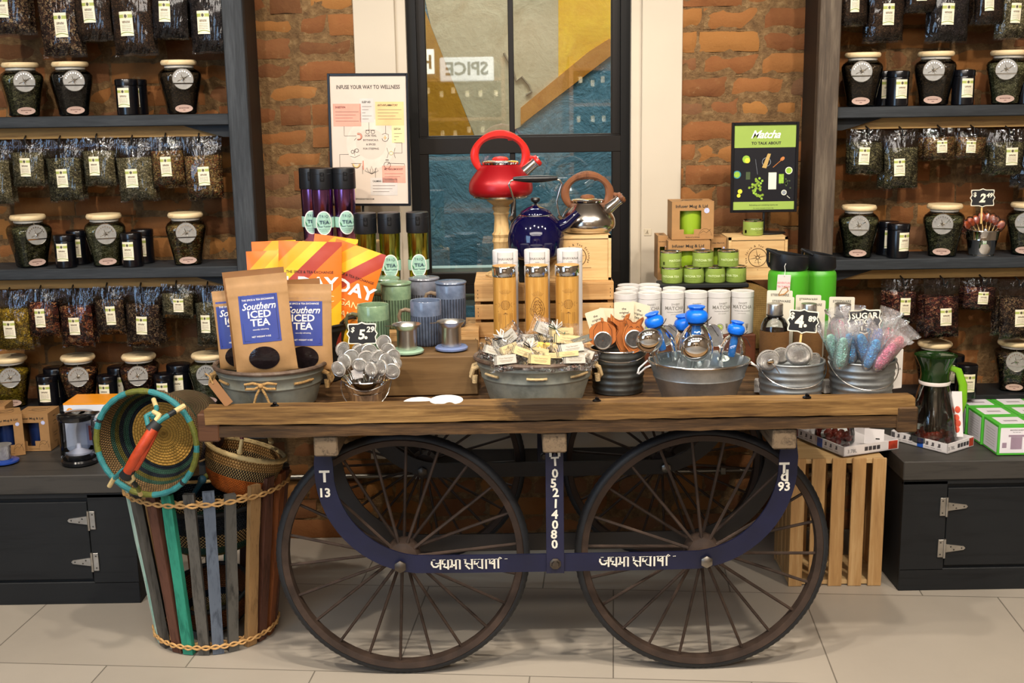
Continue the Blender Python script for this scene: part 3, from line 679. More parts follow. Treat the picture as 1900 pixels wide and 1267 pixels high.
# ================================================================ THE CART
M_rail = wood('rustic_rail', '#4c3117', '#a67c45', 'x', .9, .62, .5, '#7d5a2e', knots=1)
M_raild = wood('rustic_rail_dark', '#241910', '#6b4e2e', 'x', 1.1, .7, .6, '#44301b')
M_deck = wood('worn_deck', '#3a2717', '#8a6a45', 'x', 1.1, .6, .45, '#5d4228')
M_beam = wood('grey_beam', '#3b3026', '#77654f', 'y', 1.4, .8, .5)
M_rust = metal('rusted_iron', '#3b2d24', .75, .45, 14, .5); M_rust.node_tree.nodes['Principled BSDF'].inputs['Metallic'].default_value = .35
M_tyre = plain('rubber_tyre', '#15171b', .6, var=.2, vs=30, bump=.3)
M_blue = plain('blue_enamel_strap', '#10132f', .45, var=.3, vs=9, bump=.2, bs=40)
M_bolt = metal('old_bolt', '#5e564e', .5)
M_letter = plain('chipped_white_paint', '#ddd8c8', .7, var=.1)
cart = thing('vendor_cart', 'rustic four-wheeled wooden vendor cart with blue painted iron straps', 'cart', (0, 0, 0))
CX0, CX1, DZ = -.79, 1.03, .768; CY0, CY1 = 2.94, 3.98
def rough_board(lo, hi, seed, amp=.003, nx=60):
    m_ = MB(); x0, y0, z0 = lo; x1, y1, z1 = hi
    def fn(u, v_):
        x = x0+(x1-x0)*u; c = [(y0, z0), (y1, z0), (y1, z1), (y0, z1)]
        k = v_*8; i = int(k) % 8; f = 0
        pts = [(y0, z0+.0), ((y0+y1)/2, z0), (y1, z0), (y1, (z0+z1)/2), (y1, z1), ((y0+y1)/2, z1), (y0, z1), (y0, (z0+z1)/2)]
        y, z = pts[i]; n1 = noise.noise(Vector((x*7, i*1.7, seed)))+.5*noise.noise(Vector((x*26, i*1.7, seed)))
        n2 = noise.noise(Vector((x*6, i*1.7, seed+9)))+.5*noise.noise(Vector((x*22, i*1.7, seed+5)))
        return (x+.004*noise.noise(Vector((i*1.3, seed, 2)))*(1 if u in (0, 1) else 0), y+amp*n1*.7, z+amp*n2*(1 if z > z0 else 1))
    vs = [fn(i/nx, j/8) for i in range(nx+1) for j in range(8)]; fs = []
    for i in range(nx):
        for j in range(8): k = (j+1) % 8; fs.append((i*8+j, (i+1)*8+j, (i+1)*8+k, i*8+k))
    fs.append(tuple(range(8))); fs.append(tuple(nx*8+j for j in range(7, -1, -1)))
    return m_.add(vs, fs)
# front rail: upper board with a dark charred stretch, thinner board below
t = NT('rail_with_scorch'); v = t.coord((1.1, 14, 14)); n1 = t.noise(v, 2.2, 6, .62, .7); v2 = t.coord((3, 50, 50)); n2 = t.noise(v2, 3.4, 4)
f = t.math('ADD', t.math('MULTIPLY', n1.outputs[0], .6), t.math('MULTIPLY', n2.outputs[0], .4)); rp = t.ramp(f, [(.34, '#432d18'), (.5, '#71532d'), (.66, '#9b7847')])
sx = t.node('ShaderNodeSeparateXYZ', {0: t.coord()}); nb = t.noise(t.coord((1, 1, 2)), 9, 5, .7)
d = t.math('ABSOLUTE', t.math('SUBTRACT', sx.outputs[0], .08)); msk = t.ramp(t.math('SUBTRACT', t.math('ADD', t.math('MULTIPLY', nb.outputs[0], .24), .02), d), [(.0, (0, 0, 0)), (.06, (1, 1, 1))])
t.bump(f, .5, .004); M_railx = t.base(t.mix(t.math('MULTIPLY', msk.outputs[0], .85), rp, '#1c130c'), .6, 0, .3)
rough_board((CX0, CY0, .770), (CX1, CY0+.06, .812), 1, .0035, 90).build('front_rail', M_railx, parent=cart, smooth=60)
rough_board((CX0-.01, CY0+.004, .735), (CX1, CY0+.055, .766), 5, .0045, 90).build('lower_rail', M_raild, parent=cart, smooth=60)
rough_board((CX0, CY1-.05, .735), (CX1, CY1, .81), 8, .003).build('back_rail', M_raild, parent=cart, smooth=60)
for k, x in enumerate((CX0-.005, CX1-.045)):
    m_ = rough_board((CY0+.055, -x-.05, .742), (CY1-.05, -x, .7695), 20+k, .0012, 40); m_.v = [Vector((-p.y, p.x, p.z)) for p in m_.v]
    m_.build('end_rail', M_raild, parent=cart, smooth=60)
m_ = MB(); m_.box((CX0-.022, CY0+.002, .725), (CX0+.035, CY0+.05, .80), ch=.004); m_.build('corner_block', wood('reddish_block', '#2d1a10', '#5a3a24', 'x', 1.5), parent=cart)
m_ = MB(); m_.box((CX1-.045, CY0-.003, .722), (CX1+.008, CY0+.057, .79), ch=.004); m_.build('corner_block', M_raild, parent=cart)
for k in range(8):
    y0 = CY0+.062+k*.116; rough_board((CX0+.05, y0, DZ-.022), (CX1-.05, y0+.112, DZ), 30+k, .0012, 30).build('deck_plank', M_deck, parent=cart, smooth=60)
bx = [-.486, .106, .701]
for x in bx:
    m_ = MB(); m_.box((x-.031, CY0+.012, .678), (x+.031, CY1-.01, .733), ch=.004); m_.build('cross_beam', M_beam, parent=cart)
for px, py in ((518, 742), (1107, 743), (1503, 743)):
    p = ath(px, py, .812); m_ = MB(); m_.at((p.x, CY0+.028, .811)); m_.lathe([(.011, 0), (.0115, .002), (.008, .005), (.001, .0065)], 12); m_.at((p.x, CY0+.028, .816), (.2, .3, 0)); m_.lathe([(.0055, 0), (.0055, .005), (.001, .006)], 6)
    m_.build('bolt', metal('dark_bolt', '#2e2a28', .4), parent=cart)
# U-shaped iron straps
ZS = .352
def strap(y, name='wheel_strap', mat_=M_blue, wd=.05):
    pts = []; xl, xr = -.505, .728
    for z in (.735, .68, .64): pts.append((xl, z))
    for k in range(1, 15): a = PI/2*k/15; pts.append((xl+.262*(1-math.cos(a)), .62-.268*math.sin(a)))
    pts += [(-.243+i*.1035, ZS) for i in range(1, 7)]
    q = [(xr-(.262*(1-math.cos(PI/2*k/15))), .62-.268*math.sin(PI/2*k/15)) for k in range(14, 0, -1)]
    pts += [p for p in q]+[(xr, .64), (xr, .68), (xr, .735)]
    m_ = MB(); N = len(pts); vs = []
    for i, (x, z) in enumerate(pts):
        a = pts[max(0, i-1)]; b = pts[min(N-1, i+1)]; t_ = Vector((b[0]-a[0], 0, b[1]-a[1])).normalized(); n_ = Vector((-t_.z, 0, t_.x))
        tw = wd*.5*(1 if .68 > z else .8)
        for sg, dy in ((1, -.003), (1, .003), (-1, .003), (-1, -.003)): vs.append(Vector((x, y+dy, z))+n_*tw*sg)
    fs = [(0, 1, 2, 3), tuple((N-1)*4+j for j in (3, 2, 1, 0))]
    for i in range(N-1):
        for j in range(4): k = (j+1) % 4; fs.append((i*4+j, i*4+k, (i+1)*4+k, (i+1)*4+j))
    fs = [f_[::-1] for f_ in fs]; m_.add(vs, fs)
    return m_
YF0, YF1, YB0, YB1 = 3.018, 3.175, 3.85, 4.01
m_ = strap(YF0)
def deva(m_, x, z, s_):
    """painted words as brush strokes: the letters hang from a top bar"""
    S = lambda pts, r=.0026: m_.tube([(x+a*s_*1.42, YF0-.0036, z+b*s_) for a, b in pts], r, 5, mi=1, flat=.4)
    bars = [(-3.9, -2.45), (-2.15, -.95), (-.7, 3.9)]
    for a, b in bars:
        n = int((b-a)/.35)
        for i in range(n): 
            if (i*7+3) % 5: S([(a+i*.35, .72), (a+i*.35+.3, .74)], .0012)
    J = [[(-3.95, .5), (-4.0, .1), (-3.8, -.35), (-3.5, -.4), (-3.25, -.1)], [(-3.6, .2), (-3.3, .15), (-3.2, .3)], [(-3.1, .7), (-3.1, -.75)],
         [(-2.85, .6), (-2.9, .1), (-2.6, .05), (-2.75, -.35), (-2.4, -.5)], [(-2.3, .7), (-2.3, -.75)],
         [(-1.9, .65), (-1.9, -.4), (-2.1, -.45), (-1.95, -.15), (-1.5, -.15)], [(-1.5, .7), (-1.5, -.75)], [(-1.1, .7), (-1.1, -.75)],
         [(-.5, .6), (-.55, .15), (-.2, .1), (-.5, -.2), (-.1, -.75)], [(-.2, .1), (.15, -.1)], [(.15, .7), (.15, -.75)], [(.45, .5), (.4, 0), (.7, .05)], [(.85, .4), (.65, -.1), (.8, -.5), (1.1, -.6)],
         [(1.2, .7), (1.2, -.75)], [(1.6, .7), (1.6, -.75)], [(2.0, .6), (1.95, .1), (2.4, .0)], [(2.0, .05), (2.35, .5)], [(2.45, .7), (2.45, -.75)], [(2.85, .7), (2.85, -.7)], [(2.85, .75), (3.0, 1.0), (3.2, .8)]]
    for j in J: S(j)
tx = at(873, 1040, YF0); deva(m_, tx.x+.0, ZS, .0185); tx = at(1185, 1036, YF0); deva(m_, tx.x, ZS, .0185)
rr = random.Random(5)
def worn(m_, body, size, x, z, y, rot=0):
    m_.text(body, size, (x, y, z), 1, rot=rot, bold=.03)
for px, py, b in ((602, 885, 'T'), (602, 915, '13'), (1455, 870, 'T'), (1456, 883, 'd'), (1455, 903, '93')):
    p = at(px, py, YF0-.0036); worn(m_, b, .044 if len(b) == 1 else .034, p.x, p.z, p.y)
m_.build('wheel_strap', [M_blue, M_letter], parent=cart, smooth=40)
for y in (YF1, YB0, YB1): strap(y).build('wheel_strap', plain('dark_iron_strap', '#1b1512', .55, var=.3, vs=10), parent=cart, smooth=40)
for y in (YF0, YB1):
    m_ = MB(); m_.box((.083, y-.009, ZS-.028), (.131, y-.0035, .69), ch=.001)
    if y == YF0:
        zt_, zb = .668, .398
        for k, b in enumerate('MT037148 0'.replace(' ', '')+''): pass
        for b, zz in (('M', .665), ('T', .637), ('0', .604), ('5', .577), ('2', .551), ('1', .520), ('4', .490), ('0', .461), ('8', .434), ('0', .406)):
            m_.text(b, .034 if b != 'M' else .042, (.107+rr.uniform(-.003, .003), y-.0095, zz), 1, bold=.03, rot=rr.uniform(-.06, .06))
    m_.build('centre_post', [plain('dark_blue_post', '#171833', .5, var=.25), M_letter], parent=cart, smooth=30)
    m_ = MB(); m_.at((.107, y-.009, ZS), (PI/2, 0, 0)); m_.lathe([(.016, 0), (.016, .003), (.011, .005), (.009, .012), (.001, .013)], 8); m_.build('bolt', M_bolt, parent=cart)
# wheels
def make_wheel():
    w_ = MB(); n = 72; R = .335
    prof = [(.315, -.016), (.3135, 0), (.315, .016), (.331, .020), (.334, .017), (.334, -.017), (.331, -.020), (.315, -.016)]
    w_.at((0, 0, 0), (PI/2, 0, 0)); w_.lathe(prof, n, caps=False); rim = w_.build('wheel', M_rust, parent=cart, smooth=50)
    t_ = MB()
    def fn(u, v_):
        a = 2*PI*u; b = 2*PI*v_; k = int(round(u*240)) % 2
        rr_ = .0155+(.0012*(k if abs(math.cos(b)) < .0 or math.cos(b) > .2 else 0)); r0 = .3345
        return ((r0+rr_*math.cos(b))*math.cos(a), rr_*1.15*math.sin(b), (r0+rr_*math.cos(b))*math.sin(a))
    t_.grid(fn, 240, 12, close_u=True); t_.build('tyre', M_tyre, parent=rim, smooth=50)
    h = MB(); h.at((0, 0, 0), (PI/2, 0, 0)); h.lathe([(.012, -.052), (.02, -.05), (.022, -.036), (.042, -.030), (.048, -.012), (.048, .012), (.042, .030), (.022, .036), (.02, .05), (.012, .052)], 24); h.build('hub', M_rust, parent=rim)
    for k in range(22):
        a = 2*PI*(k+.3)/22; sg = 1 if k % 2 else -1; a2 = a+(.22 if k % 4 < 2 else -.22)*.5
        s_ = MB(); s_.tube([(.034*math.cos(a), sg*.022, .034*math.sin(a)), (.32*math.cos(a2*.0+a), sg*.003, .32*math.sin(a))], [.0047, .0042], 7)
        s_.build('spoke', M_rust, parent=rim)
    return rim
wh = make_wheel(); wh.location = (-.31, (YF0+YF1)/2, .351)
for x, y, r_ in ((.514, (YF0+YF1)/2, .13), (-.31, (YB0+YB1)/2, .07), (.514, (YB0+YB1)/2, .2)):
    c_ = copy_tree(wh, cart); c_.location = (x, y, .351); c_.rotation_euler = (0, r_, 0)
for x in (-.31, .514):
    for y0, y1 in ((YF0-.012, YF1+.01), (YB0-.01, YB1+.012)):
        m_ = MB(); m_.tube([(x, y0, .351), (x, y1, .351)], .0095, 12); m_.at((x, y0, .351), (PI/2, 0, 0)); m_.lathe([(.017, -.003), (.017, .003), (.012, .006), (.001, .008)], 6); m_.build('axle_bolt', metal('bright_bolt', '#8c857b', .4) if x > 0 else M_bolt, parent=cart)
DK = DZ; DZ = DK+.0032
# ================================================================ GOODS ON THE CART
M_pine = wood('pine_slat', '#a87e50', '#d3ae7a', 'x', 1.0, .55, .15, '#be945f')
M_pinez = wood('pine_slat_upright', '#a87e50', '#d3ae7a', 'z', 1.0, .55, .15, '#be945f')
M_ply = wood('pale_box_wood', '#bd9664', '#dcc08d', 'x', .8, .55, .08, '#cfad79')
M_kraft = plain('kraft_paper', '#a88052', .62, var=.08, vs=30, bump=.12, bs=60)
M_kraftb = plain('kraft_board', '#9c7446', .75, var=.06, vs=40)
M_kraftd = plain('kraft_paper_brown', '#855a2e', .6, var=.08)
def galv(name, a, b, c, rough=.42, met=.75, sc_=9):
    t = NT(name); v = t.coord(); n1 = t.noise(v, sc_, 6, .7); n2 = t.noise(v, sc_*5, 3)
    t.bump(n1, .12, .003); r = t.math('ADD', t.math('MULTIPLY', n1.outputs[0], .3), rough-.15)
    return t.base(t.mix(t.math('MULTIPLY', n2.outputs[0], .35), t.ramp(n1, [(.3, a), (.52, b), (.72, c)]), b), r, met)
M_gold = galv('aged_zinc', '#5d6156', '#8c8f85', '#a3a28f', .55, .35)
M_grim = galv('rusty_rim', '#3e2f25', '#6b584a', '#8a7f70', .6, .4, 22)
M_galv = galv('galvanized_steel', '#84898b', '#a9aeaf', '#c4c7c6', .44, .85)
M_galvd = galv('dull_galvanized_steel', '#3d3f3e', '#5f615e', '#75756f', .42, .8)
M_chrome = metal('chrome', '#e6e6e6', .08, .03); M_steel = metal('brushed_steel', '#cfcbc4', .34, .1, 40, 0, stretch=(1, 1, .1))
M_steeld = metal('dark_steel', '#55524d', .3, .15)
M_wire = metal('wire_steel', '#d9d7d2', .2, .05)
M_rope = plain('jute_rope', '#a8834f', .9, var=.25, vs=120, bump=.8, bs=260)
M_ropew = plain('cream_rope', '#c6ab7c', .9, var=.15, vs=120, bump=.6, bs=260)
M_ink = plain('black_ink', '#1a1714', .6); M_wh = plain('white_print', '#f4f1ea', .5, var=.02)
def PX(px, z, D):
    a = at(px, 400, D); b = at(px, 1000, D); k = (z-a.z)/(b.z-a.z); return Vector((a.x+(b.x-a.x)*k, D, z))
def ZP(px, py, D): return at(px, py, D).z
def ringpts(r, z, n=40, oy=1, a0=0, a1=2*PI, y0=0): return [(r*math.cos(a0+(a1-a0)*i/n), y0+r*oy*math.sin(a0+(a1-a0)*i/n), z) for i in range(n+(0 if a1-a0 > 6.2 else 1))]
def vessel(par, prof_out, mat_, rimr=.0035, oy=1.0, th=.0015, name='tub_body', rim=True, mrim=None, n=56):
    """open vessel: prof_out [(r, z)] bottom to rim"""
    m_ = MB(); inn = [(r-th, z) for r, z in prof_out[::-1]]; inn[-1] = (inn[-1][0], prof_out[0][1]+.003)
    m_.lathe([(.001, prof_out[0][1])]+prof_out+inn+[(.001, prof_out[0][1]+.003)], n, oy=oy, caps=False)
    b = m_.build(name, mat_, parent=par, smooth=45)
    if rim:
        m_ = MB(); R, z = prof_out[-1]; m_.tube(ringpts(R, z, 56, oy), rimr, 8, closed=True); m_.build('rolled_rim', mrim or mat_, parent=par)
    return b
def ribbed(r0, r1, h, ribs, amp=.0022, w_=.006):
    zs = [0]; pr = [(r0, 0)]; 
    for zc in ribs:
        for dz, a in ((-w_, 0), (-w_*.5, .7), (0, 1), (w_*.5, .7), (w_, 0)): z = zc+dz; pr.append((r0+(r1-r0)*z/h+amp*a, z))
    pr.append((r1, h)); return pr
# ---------- tubs with rope handles
def rope_tub(label, px, D, r, h, oy, rb, bow):
    c = PX(px, DZ, D); r_ = thing('rope_handled_tub', label, 'tub', c)
    pr = [(rb, 0), (rb+.002, .004)]+[(rb+(r-rb)*z/h, z) for z in (h*.3, h*.5)]
    for zc in (h*.55, h*.84):
        for dz, a in ((-.004, 0), (-.002, .0016), (0, .002), (.002, .0016), (.004, 0)): pr.append((rb+(r-rb)*(zc+dz)/h+a, zc+dz))
    pr += [(r-.001, h*.97), (r, h)]
    vessel(r_, pr, M_gold, .0062, oy, name='tub_body', mrim=M_grim)
    z = h*.7; rr_ = rb+(r-rb)*.7+.001
    for a0, a1 in ((-2.65, -2.3), (-1.75, -1.4), (-.95, -.5)):
        if bow and a0 == -1.75: continue
        m_ = MB(); m_.tube([(rr_*1.0*math.cos(a), rr_*oy*math.sin(a)-.004, z+.001*math.sin(9*a)) for a in [a0+(a1-a0)*i/12 for i in range(13)]], .0036, 8); m_.build('rope_stitch', M_rope if bow else M_ropew, parent=r_)
    for s_ in (-1, 1):
        m_ = MB(); x0 = s_*rr_; m_.tube([(x0, -.02, z+.012), (x0+s_*.016, -.024, z+.006), (x0+s_*.022, -.02, z-.016), (x0+s_*.016, -.006, z-.028), (x0+s_*.022, .01, z-.014), (x0+s_*.016, .02, z+.006), (x0, .02, z+.012)], .0065, 8); m_.tube([(x0+s_*.012, -.022, z-.012), (x0+s_*.013, -.022, z-.034)], [.0085, .007], 8)
        m_.build('rope_handle', M_rope if bow else M_ropew, parent=r_)
    if bow:
        m_ = MB(); y = -rr_*oy-.006
        for s_ in (-1, 1):
            m_.tube([(0, y, z+.004), (s_*.02, y-.006, z+.010), (s_*.042, y-.002, z+.006), (s_*.04, y-.004, z-.006), (s_*.016, y-.004, z-.006), (0, y, z+.002)], .0038, 8)
            m_.tube([(0, y, z), (s_*.012, y-.004, z-.022), (s_*.022, y+.0, z-.052)], .0034, 8)
        m_.sphere(.007, (0, y-.003, z+.002), 10, 8); m_.build('jute_bow', M_rope, parent=r_)
    return r_, c
tubA, cA = rope_tub('aged zinc tub tied with a jute bow, holding iced tea pouches', 507, 3.185, .152, .108, .98, .118, True)
tubB, cB = rope_tub('aged zinc tub with cream rope handles, full of small tea samplers', 995, 3.185, .166, .116, .86, .128, False)
# plain handled galvanized tub
c = PX(1296, DZ, 3.15); tubC = thing('oval_steel_tub', 'smooth galvanized tub with white side handles, holding glass globes', 'tub', c); r, h = .137, .105
vessel(tubC, [(.098, 0), (.1, .003), (.121, h*.56), (.1245, h*.6), (.1235, h*.64), (.136, h*.98), (r, h)], M_galv, .003, .88, name='tub_body', mrim=M_wire)
for s_ in (-1, 1):
    m_ = MB(); m_.tube([(s_*(r-.002), -.035, h-.006), (s_*(r+.012), -.034, h-.012), (s_*(r+.028), -.02, h-.032), (s_*(r+.03), -.0, h-.036), (s_*(r+.024), .02, h-.026), (s_*(r-.002), .03, h-.006)], .0026, 8); m_.build('wire_handle', plain('white_handle', '#e8e6e2', .35), parent=tubC)
def pail(name, label, px, D, r1, r0, h, ribs, mat_, oy=.92, bail=None, cat='bucket'):
    c = PX(px, DZ, D); r_ = thing(name, label, cat, c)
    vessel(r_, ribbed(r0, r1, h, ribs), mat_, .0028, oy, name='bucket_body', mrim=M_galv if mat_ != M_galvd else M_wire)
    if bail:
        m_ = MB(); n = 22; lean, drop = bail
        m_.tube([(r1*1.03*math.cos(PI*i/n), -(r1*oy*abs(math.sin(PI*i/n))**.8+.006*abs(math.sin(PI*i/n))+.002)*lean, h-.006-drop*math.sin(PI*i/n)) for i in range(n+1)], .0016, 6); m_.build('bail_handle', M_wire, parent=r_)
        m_ = MB()
        for s_ in (-1, 1): m_.at((s_*r1, 0, h-.008), (0, PI/2, 0)); m_.lathe([(.006, -.003), (.006, .003), (.003, .004)], 10)
        m_.build('handle_lug', M_galv, parent=r_)
    return r_, c
rb = lambda h, n, a=.25, b=.85: [h*(a+(b-a)*i/(n-1)) for i in range(n)]
pail1, cP1 = pail('ribbed_bucket', 'dull ribbed steel bucket holding wooden tea nests', 1146, 3.245, .077, .069, .122, rb(.122, 6, .1, .86), M_galvd, .92, (1.0, .02))
pail2, cP2 = pail('ribbed_bucket', 'ribbed galvanized bucket of mesh tea balls behind the $4.89 sign', 1466, 3.125, .088, .08, .105, rb(.105, 5, .12, .8), M_galv, .92, (1.0, .052))
pail3, cP3 = pail('ribbed_bucket', 'ribbed galvanized bucket full of wrapped sugar sticks', 1597, 3.13, .089, .079, .105, rb(.105, 5, .12, .8), M_galv, .92, (1.0, .06))
# shiny small pail with tea ball spoons
c = PX(682, DZ, 3.09); pail4 = thing('shiny_pail', 'small shiny tin pail crowded with mesh tea spoons', 'bucket', c); h = .082
vessel(pail4, [(.042, 0), (.043, .002), (.0505, .045), (.0525, .047), (.0525, .05), (.055, .052), (.0655, h)], M_chrome, .0022, 1, name='bucket_body')
m_ = MB(); m_.tube([(.0665*math.cos(PI*i/20), -.07*abs(math.sin(PI*i/20))**.7, h-.006-.062*math.sin(PI*i/20)) for i in range(21)], .0016, 6); m_.build('bail_handle', M_wire, parent=pail4)
# dark steel tub holding the orange pouches
c = PX(566, DZ, 3.47); tubD = thing('dark_steel_tub', 'dark banded steel tub behind, holding orange cleanse tea pouches', 'tub', c)
hD = ZP(625, 603, 3.40)-DZ; vessel(tubD, ribbed(.115, .148, hD, [hD*.3, hD*.62, hD*.9], .002), plain('blackened_steel', '#3b3a37', .45, metal=.6, var=.3), .004, .9)
m_ = MB(); m_.tube([(.12, -.06, hD), (.14, -.075, hD+.018), (.165, -.05, hD+.02), (.165, -.03, hD)], .005, 8); m_.build('side_handle', plain('blackened_steel', '#3b3a37', .45), parent=tubD)
# ---------- pouches
def pouch(label, cat, bot, top, D, w, mats, art, lean=.06, yaw=0, dep=.035, group=None, name='tea_pouch'):
    b = at(*bot, D); t_ = at(*top, D); d = t_-b; h = d.length*1.01; roll = math.atan2(d.x, d.z)
    r_ = thing(name, label, cat, b, group=group, rot=(-lean, roll, yaw))
    def surf(x, z, off=0):        # front surface
        u = x/w+.5; v_ = z/h; e = max(0, 1-abs(2*u-1)**3)**.8; pf = min(1, v_*6)**.6*max(0, 1-max(0, (v_-.35)/.6))**.8
        return -(dep*.5*e*pf)-.001-off+.0022*noise.noise(Vector((x*28, z*20, h*90)))
    m_ = MB()
    for sg in (1, -1):
        def fn(u, v_):
            x = (u-.5)*w*(1-.03*math.sin(v_*PI)); z = v_*h; y = surf(x, z); 
            cr = .0028*(1 if (.80 < v_ < .835 or .87 < v_ < .90) else 0)
            return (x, (y-cr) if sg == 1 else -y*.8, z+(.004*math.cos(u*PI*2) if v_ in (0,) else 0))
        m_.grid(fn, 16, 34)
    m_.build('pouch_body', mats[0], parent=r_, smooth=70)
    art(r_, w, h, surf, mats); return r_
def decal(par, name, mat_, x0, x1, z0, z1, surf, off=.0012, outline=None, extra=None, nx=8, nz=8, wob=0):
    m_ = MB(); m_.grid(lambda u, v_: (x0+(x1-x0)*u, surf(x0+(x1-x0)*u, z0+(z1-z0)*v_, off), z0+(z1-z0)*v_), nx, nz)
    if extra:
        k = len(m_.v); extra(m_)
        for i in range(k, len(m_.v)): p = m_.v[i]; m_.v[i] = Vector((p.x, surf(p.x, p.z, off+.0007), p.z))
    return m_.build(name, mat_, parent=par, smooth=60)
M_label_b = plain('blue_tea_label', '#33408a', .45, var=.06)
M_windowf = plain('pouch_window', '#1c1517', .12, var=.3, vs=60, bump=.5, bs=30)
def art_iced(par, w, h, surf, mats):
    def ex(m_):
        cx, cz = 0, h*.56
        m_.text('THE SPICE & TEA EXCHANGE', .0066, (cx, 0, cz+.052), 1, bold=.01)
        m_.text('Southern', .0255, (cx, 0, cz+.034), 1, shear=.35, bold=.015, sx=.95)
        m_.text('ICED', .0265, (cx, 0, cz+.0125), 1, bold=.02, sx=1.1); m_.text('TEA', .0265, (cx, 0, cz-.0095), 1, bold=.02, sx=1.1)
        m_.text('naturally refreshing', .0055, (cx, 0, cz-.027), 1); m_.text('NET WEIGHT 4 OZ', .006, (cx, 0, cz-.046), 1, bold=.01)
        for x0, z0, x1, z1 in ((-.046, -.056, .046, -.056), (-.046, .061, .046, .061), (-.046, -.056, -.046, .061), (.046, -.056, .046, .061)):
            m_.box((cx+min(x0, x1)-.0004, -.001, cz+min(z0, z1)-.0004), (cx+max(x0, x1)+.0004, 0, cz+max(z0, z1)+.0004), 2)
    decal(par, 'tea_label', [M_label_b, M_wh, plain('navy_line', '#1d2658', .5)], -.052, .052, h*.56-.062, h*.56+.067, surf, .0012, extra=ex)
    m_ = MB(); n = 28; c0 = h*.165
    pts = [(.0, c0)]+[(.041*math.cos(2*PI*i/n), c0+.031*math.sin(2*PI*i/n)) for i in range(n)]+[(.02*math.cos(2*PI*i/n), c0+.015*math.sin(2*PI*i/n)) for i in range(n)]
    vs = [(x, surf(x, z, .0014)+.001*noise.noise(Vector((x*120, z*90, h*77))), z) for x, z in pts]
    fs = [(0, n+1+i, n+1+(i+1) % n) for i in range(n)]+[(n+1+i, 1+i, 1+(i+1) % n, n+1+(i+1) % n) for i in range(n)]
    m_.add(vs, fs); m_.build('clear_window', M_windowf, parent=par, smooth=80)
GI = 'kraft pouches of iced tea'
pouch('kraft iced tea pouch at the front of the tub, dark oval window showing', 'pouch', (497, 692), (471, 514), 3.10, .165, [M_kraft], art_iced, .08, 0, group=GI)
pouch('kraft iced tea pouch at the right of the tub, half behind the front one', 'pouch', (566, 688), (560, 530), 3.17, .155, [M_kraft], art_iced, .08, 0, group=GI)
pouch('darker kraft pouch directly behind the front iced tea pouch', 'pouch', (492, 680), (467, 503), 3.165, .168, [M_kraftd], art_iced, .05, 0, group=GI)
pouch('kraft iced tea pouch at the far left of the tub', 'pouch', (450, 684), (432, 540), 3.20, .12, [M_kraft], art_iced, .08, .1, group=GI)
pouch('darker kraft pouch behind the right iced tea pouch', 'pouch', (560, 680), (545, 521), 3.235, .14, [M_kraftd], art_iced, .05, 0, group=GI)
M_or = plain('orange_foil', '#e2701e', .35, var=.05); M_ye = plain('yellow_foil', '#f3c22a', .35, var=.05); M_rd = plain('brick_red_foil', '#a83c28', .35, var=.05); M_am = plain('amber_foil', '#e09a1e', .35, var=.05)
def stripes(h, w):
    t = NT('striped_foil'); s_ = t.node('ShaderNodeSeparateXYZ', {0: t.coord()}); sgn = t.math('SUBTRACT', s_.outputs[0], s_.outputs[2]); v = t.math('MULTIPLY', t.math('ADD', sgn, h+w/2), 2.0)
    nz = t.noise(t.coord(), 9, 3); t.bump(nz, .35, .01)
    rp = t.ramp(v, [(0, '#e2701e'), (.12, '#e8a01c'), (.20, '#e8bb28'), (.28, '#a83c28'), (.385, '#e2701e'), (.60, '#f08c2a'), (.70, '#e8bb28'), (.82, '#e9a626'), (.87, '#a83c28'), (.94, '#e2701e')], 'CONSTANT')
    return t.base(rp, .36)
def day_pouch(label, bot, top, D, w, yaw=0, lean=.08, roll_extra=0):
    b = at(*bot, D); t_ = at(*top, D); d = t_-b; h = d.length; roll = math.atan2(d.x, d.z)
    r_ = thing('cleanse_pouch', label, 'pouch', b, group='orange and yellow cleanse pouches', rot=(-lean, roll, yaw))
    def surf(x, z, off=0):
        u = x/w+.5; v_ = z/h; e = max(0, 1-abs(2*u-1)**3)**.8; pf = min(1, v_*6)**.6*max(0, 1-max(0, (v_-.4)/.6))**.8
        return -(.017*e*pf)-.001-off+.003*noise.noise(Vector((x*22, z*18, D*9)))
    m_ = MB()
    for sg in (1, -.6): m_.grid(lambda u, v_: ((u-.5)*w, surf((u-.5)*w, v_*h)*sg, v_*h), 20, 26)
    m_.build('pouch_body', stripes(h, w), parent=r_, smooth=80)
    p = MB(); p.text('THE SPICE & TEA EXCHANGE', .0105, (0, 0, h*.72), 0, bold=.005); p.text('1 DAY', .052, (0, 0, h*.61), 1, bold=.03, sx=1.1); p.text('ORGANIC', .026, (.01, 0, h*.475), 2, sx=1.05); p.text('CLEANSE', .026, (.01, 0, h*.375), 2, sx=1.05)
    p.v = [Vector((q.x, surf(q.x, q.z, .0016), q.z)) for q in p.v]
    p.build('printed_lettering', [M_ink, M_wh, plain('pale_yellow_print', '#f7dc9a', .5)], parent=r_, smooth=0)
    return r_
day_pouch('orange and yellow cleanse pouch standing front centre with 1 DAY printed', (575, 648), (573, 449), 3.40, .183)
day_pouch('orange cleanse pouch leaning right, beside the green mugs', (612, 650), (668, 458), 3.44, .155, -.15)
day_pouch('orange cleanse pouch at the left, only its top corner showing', (512, 640), (500, 466), 3.45, .14, .1)
day_pouch('orange cleanse pouch at back left, peeking over the others', (520, 640), (506, 448), 3.49, .13, .1)
day_pouch('red-topped cleanse pouch at the back, its corner just showing', (600, 640), (622, 440), 3.50, .13, 0)
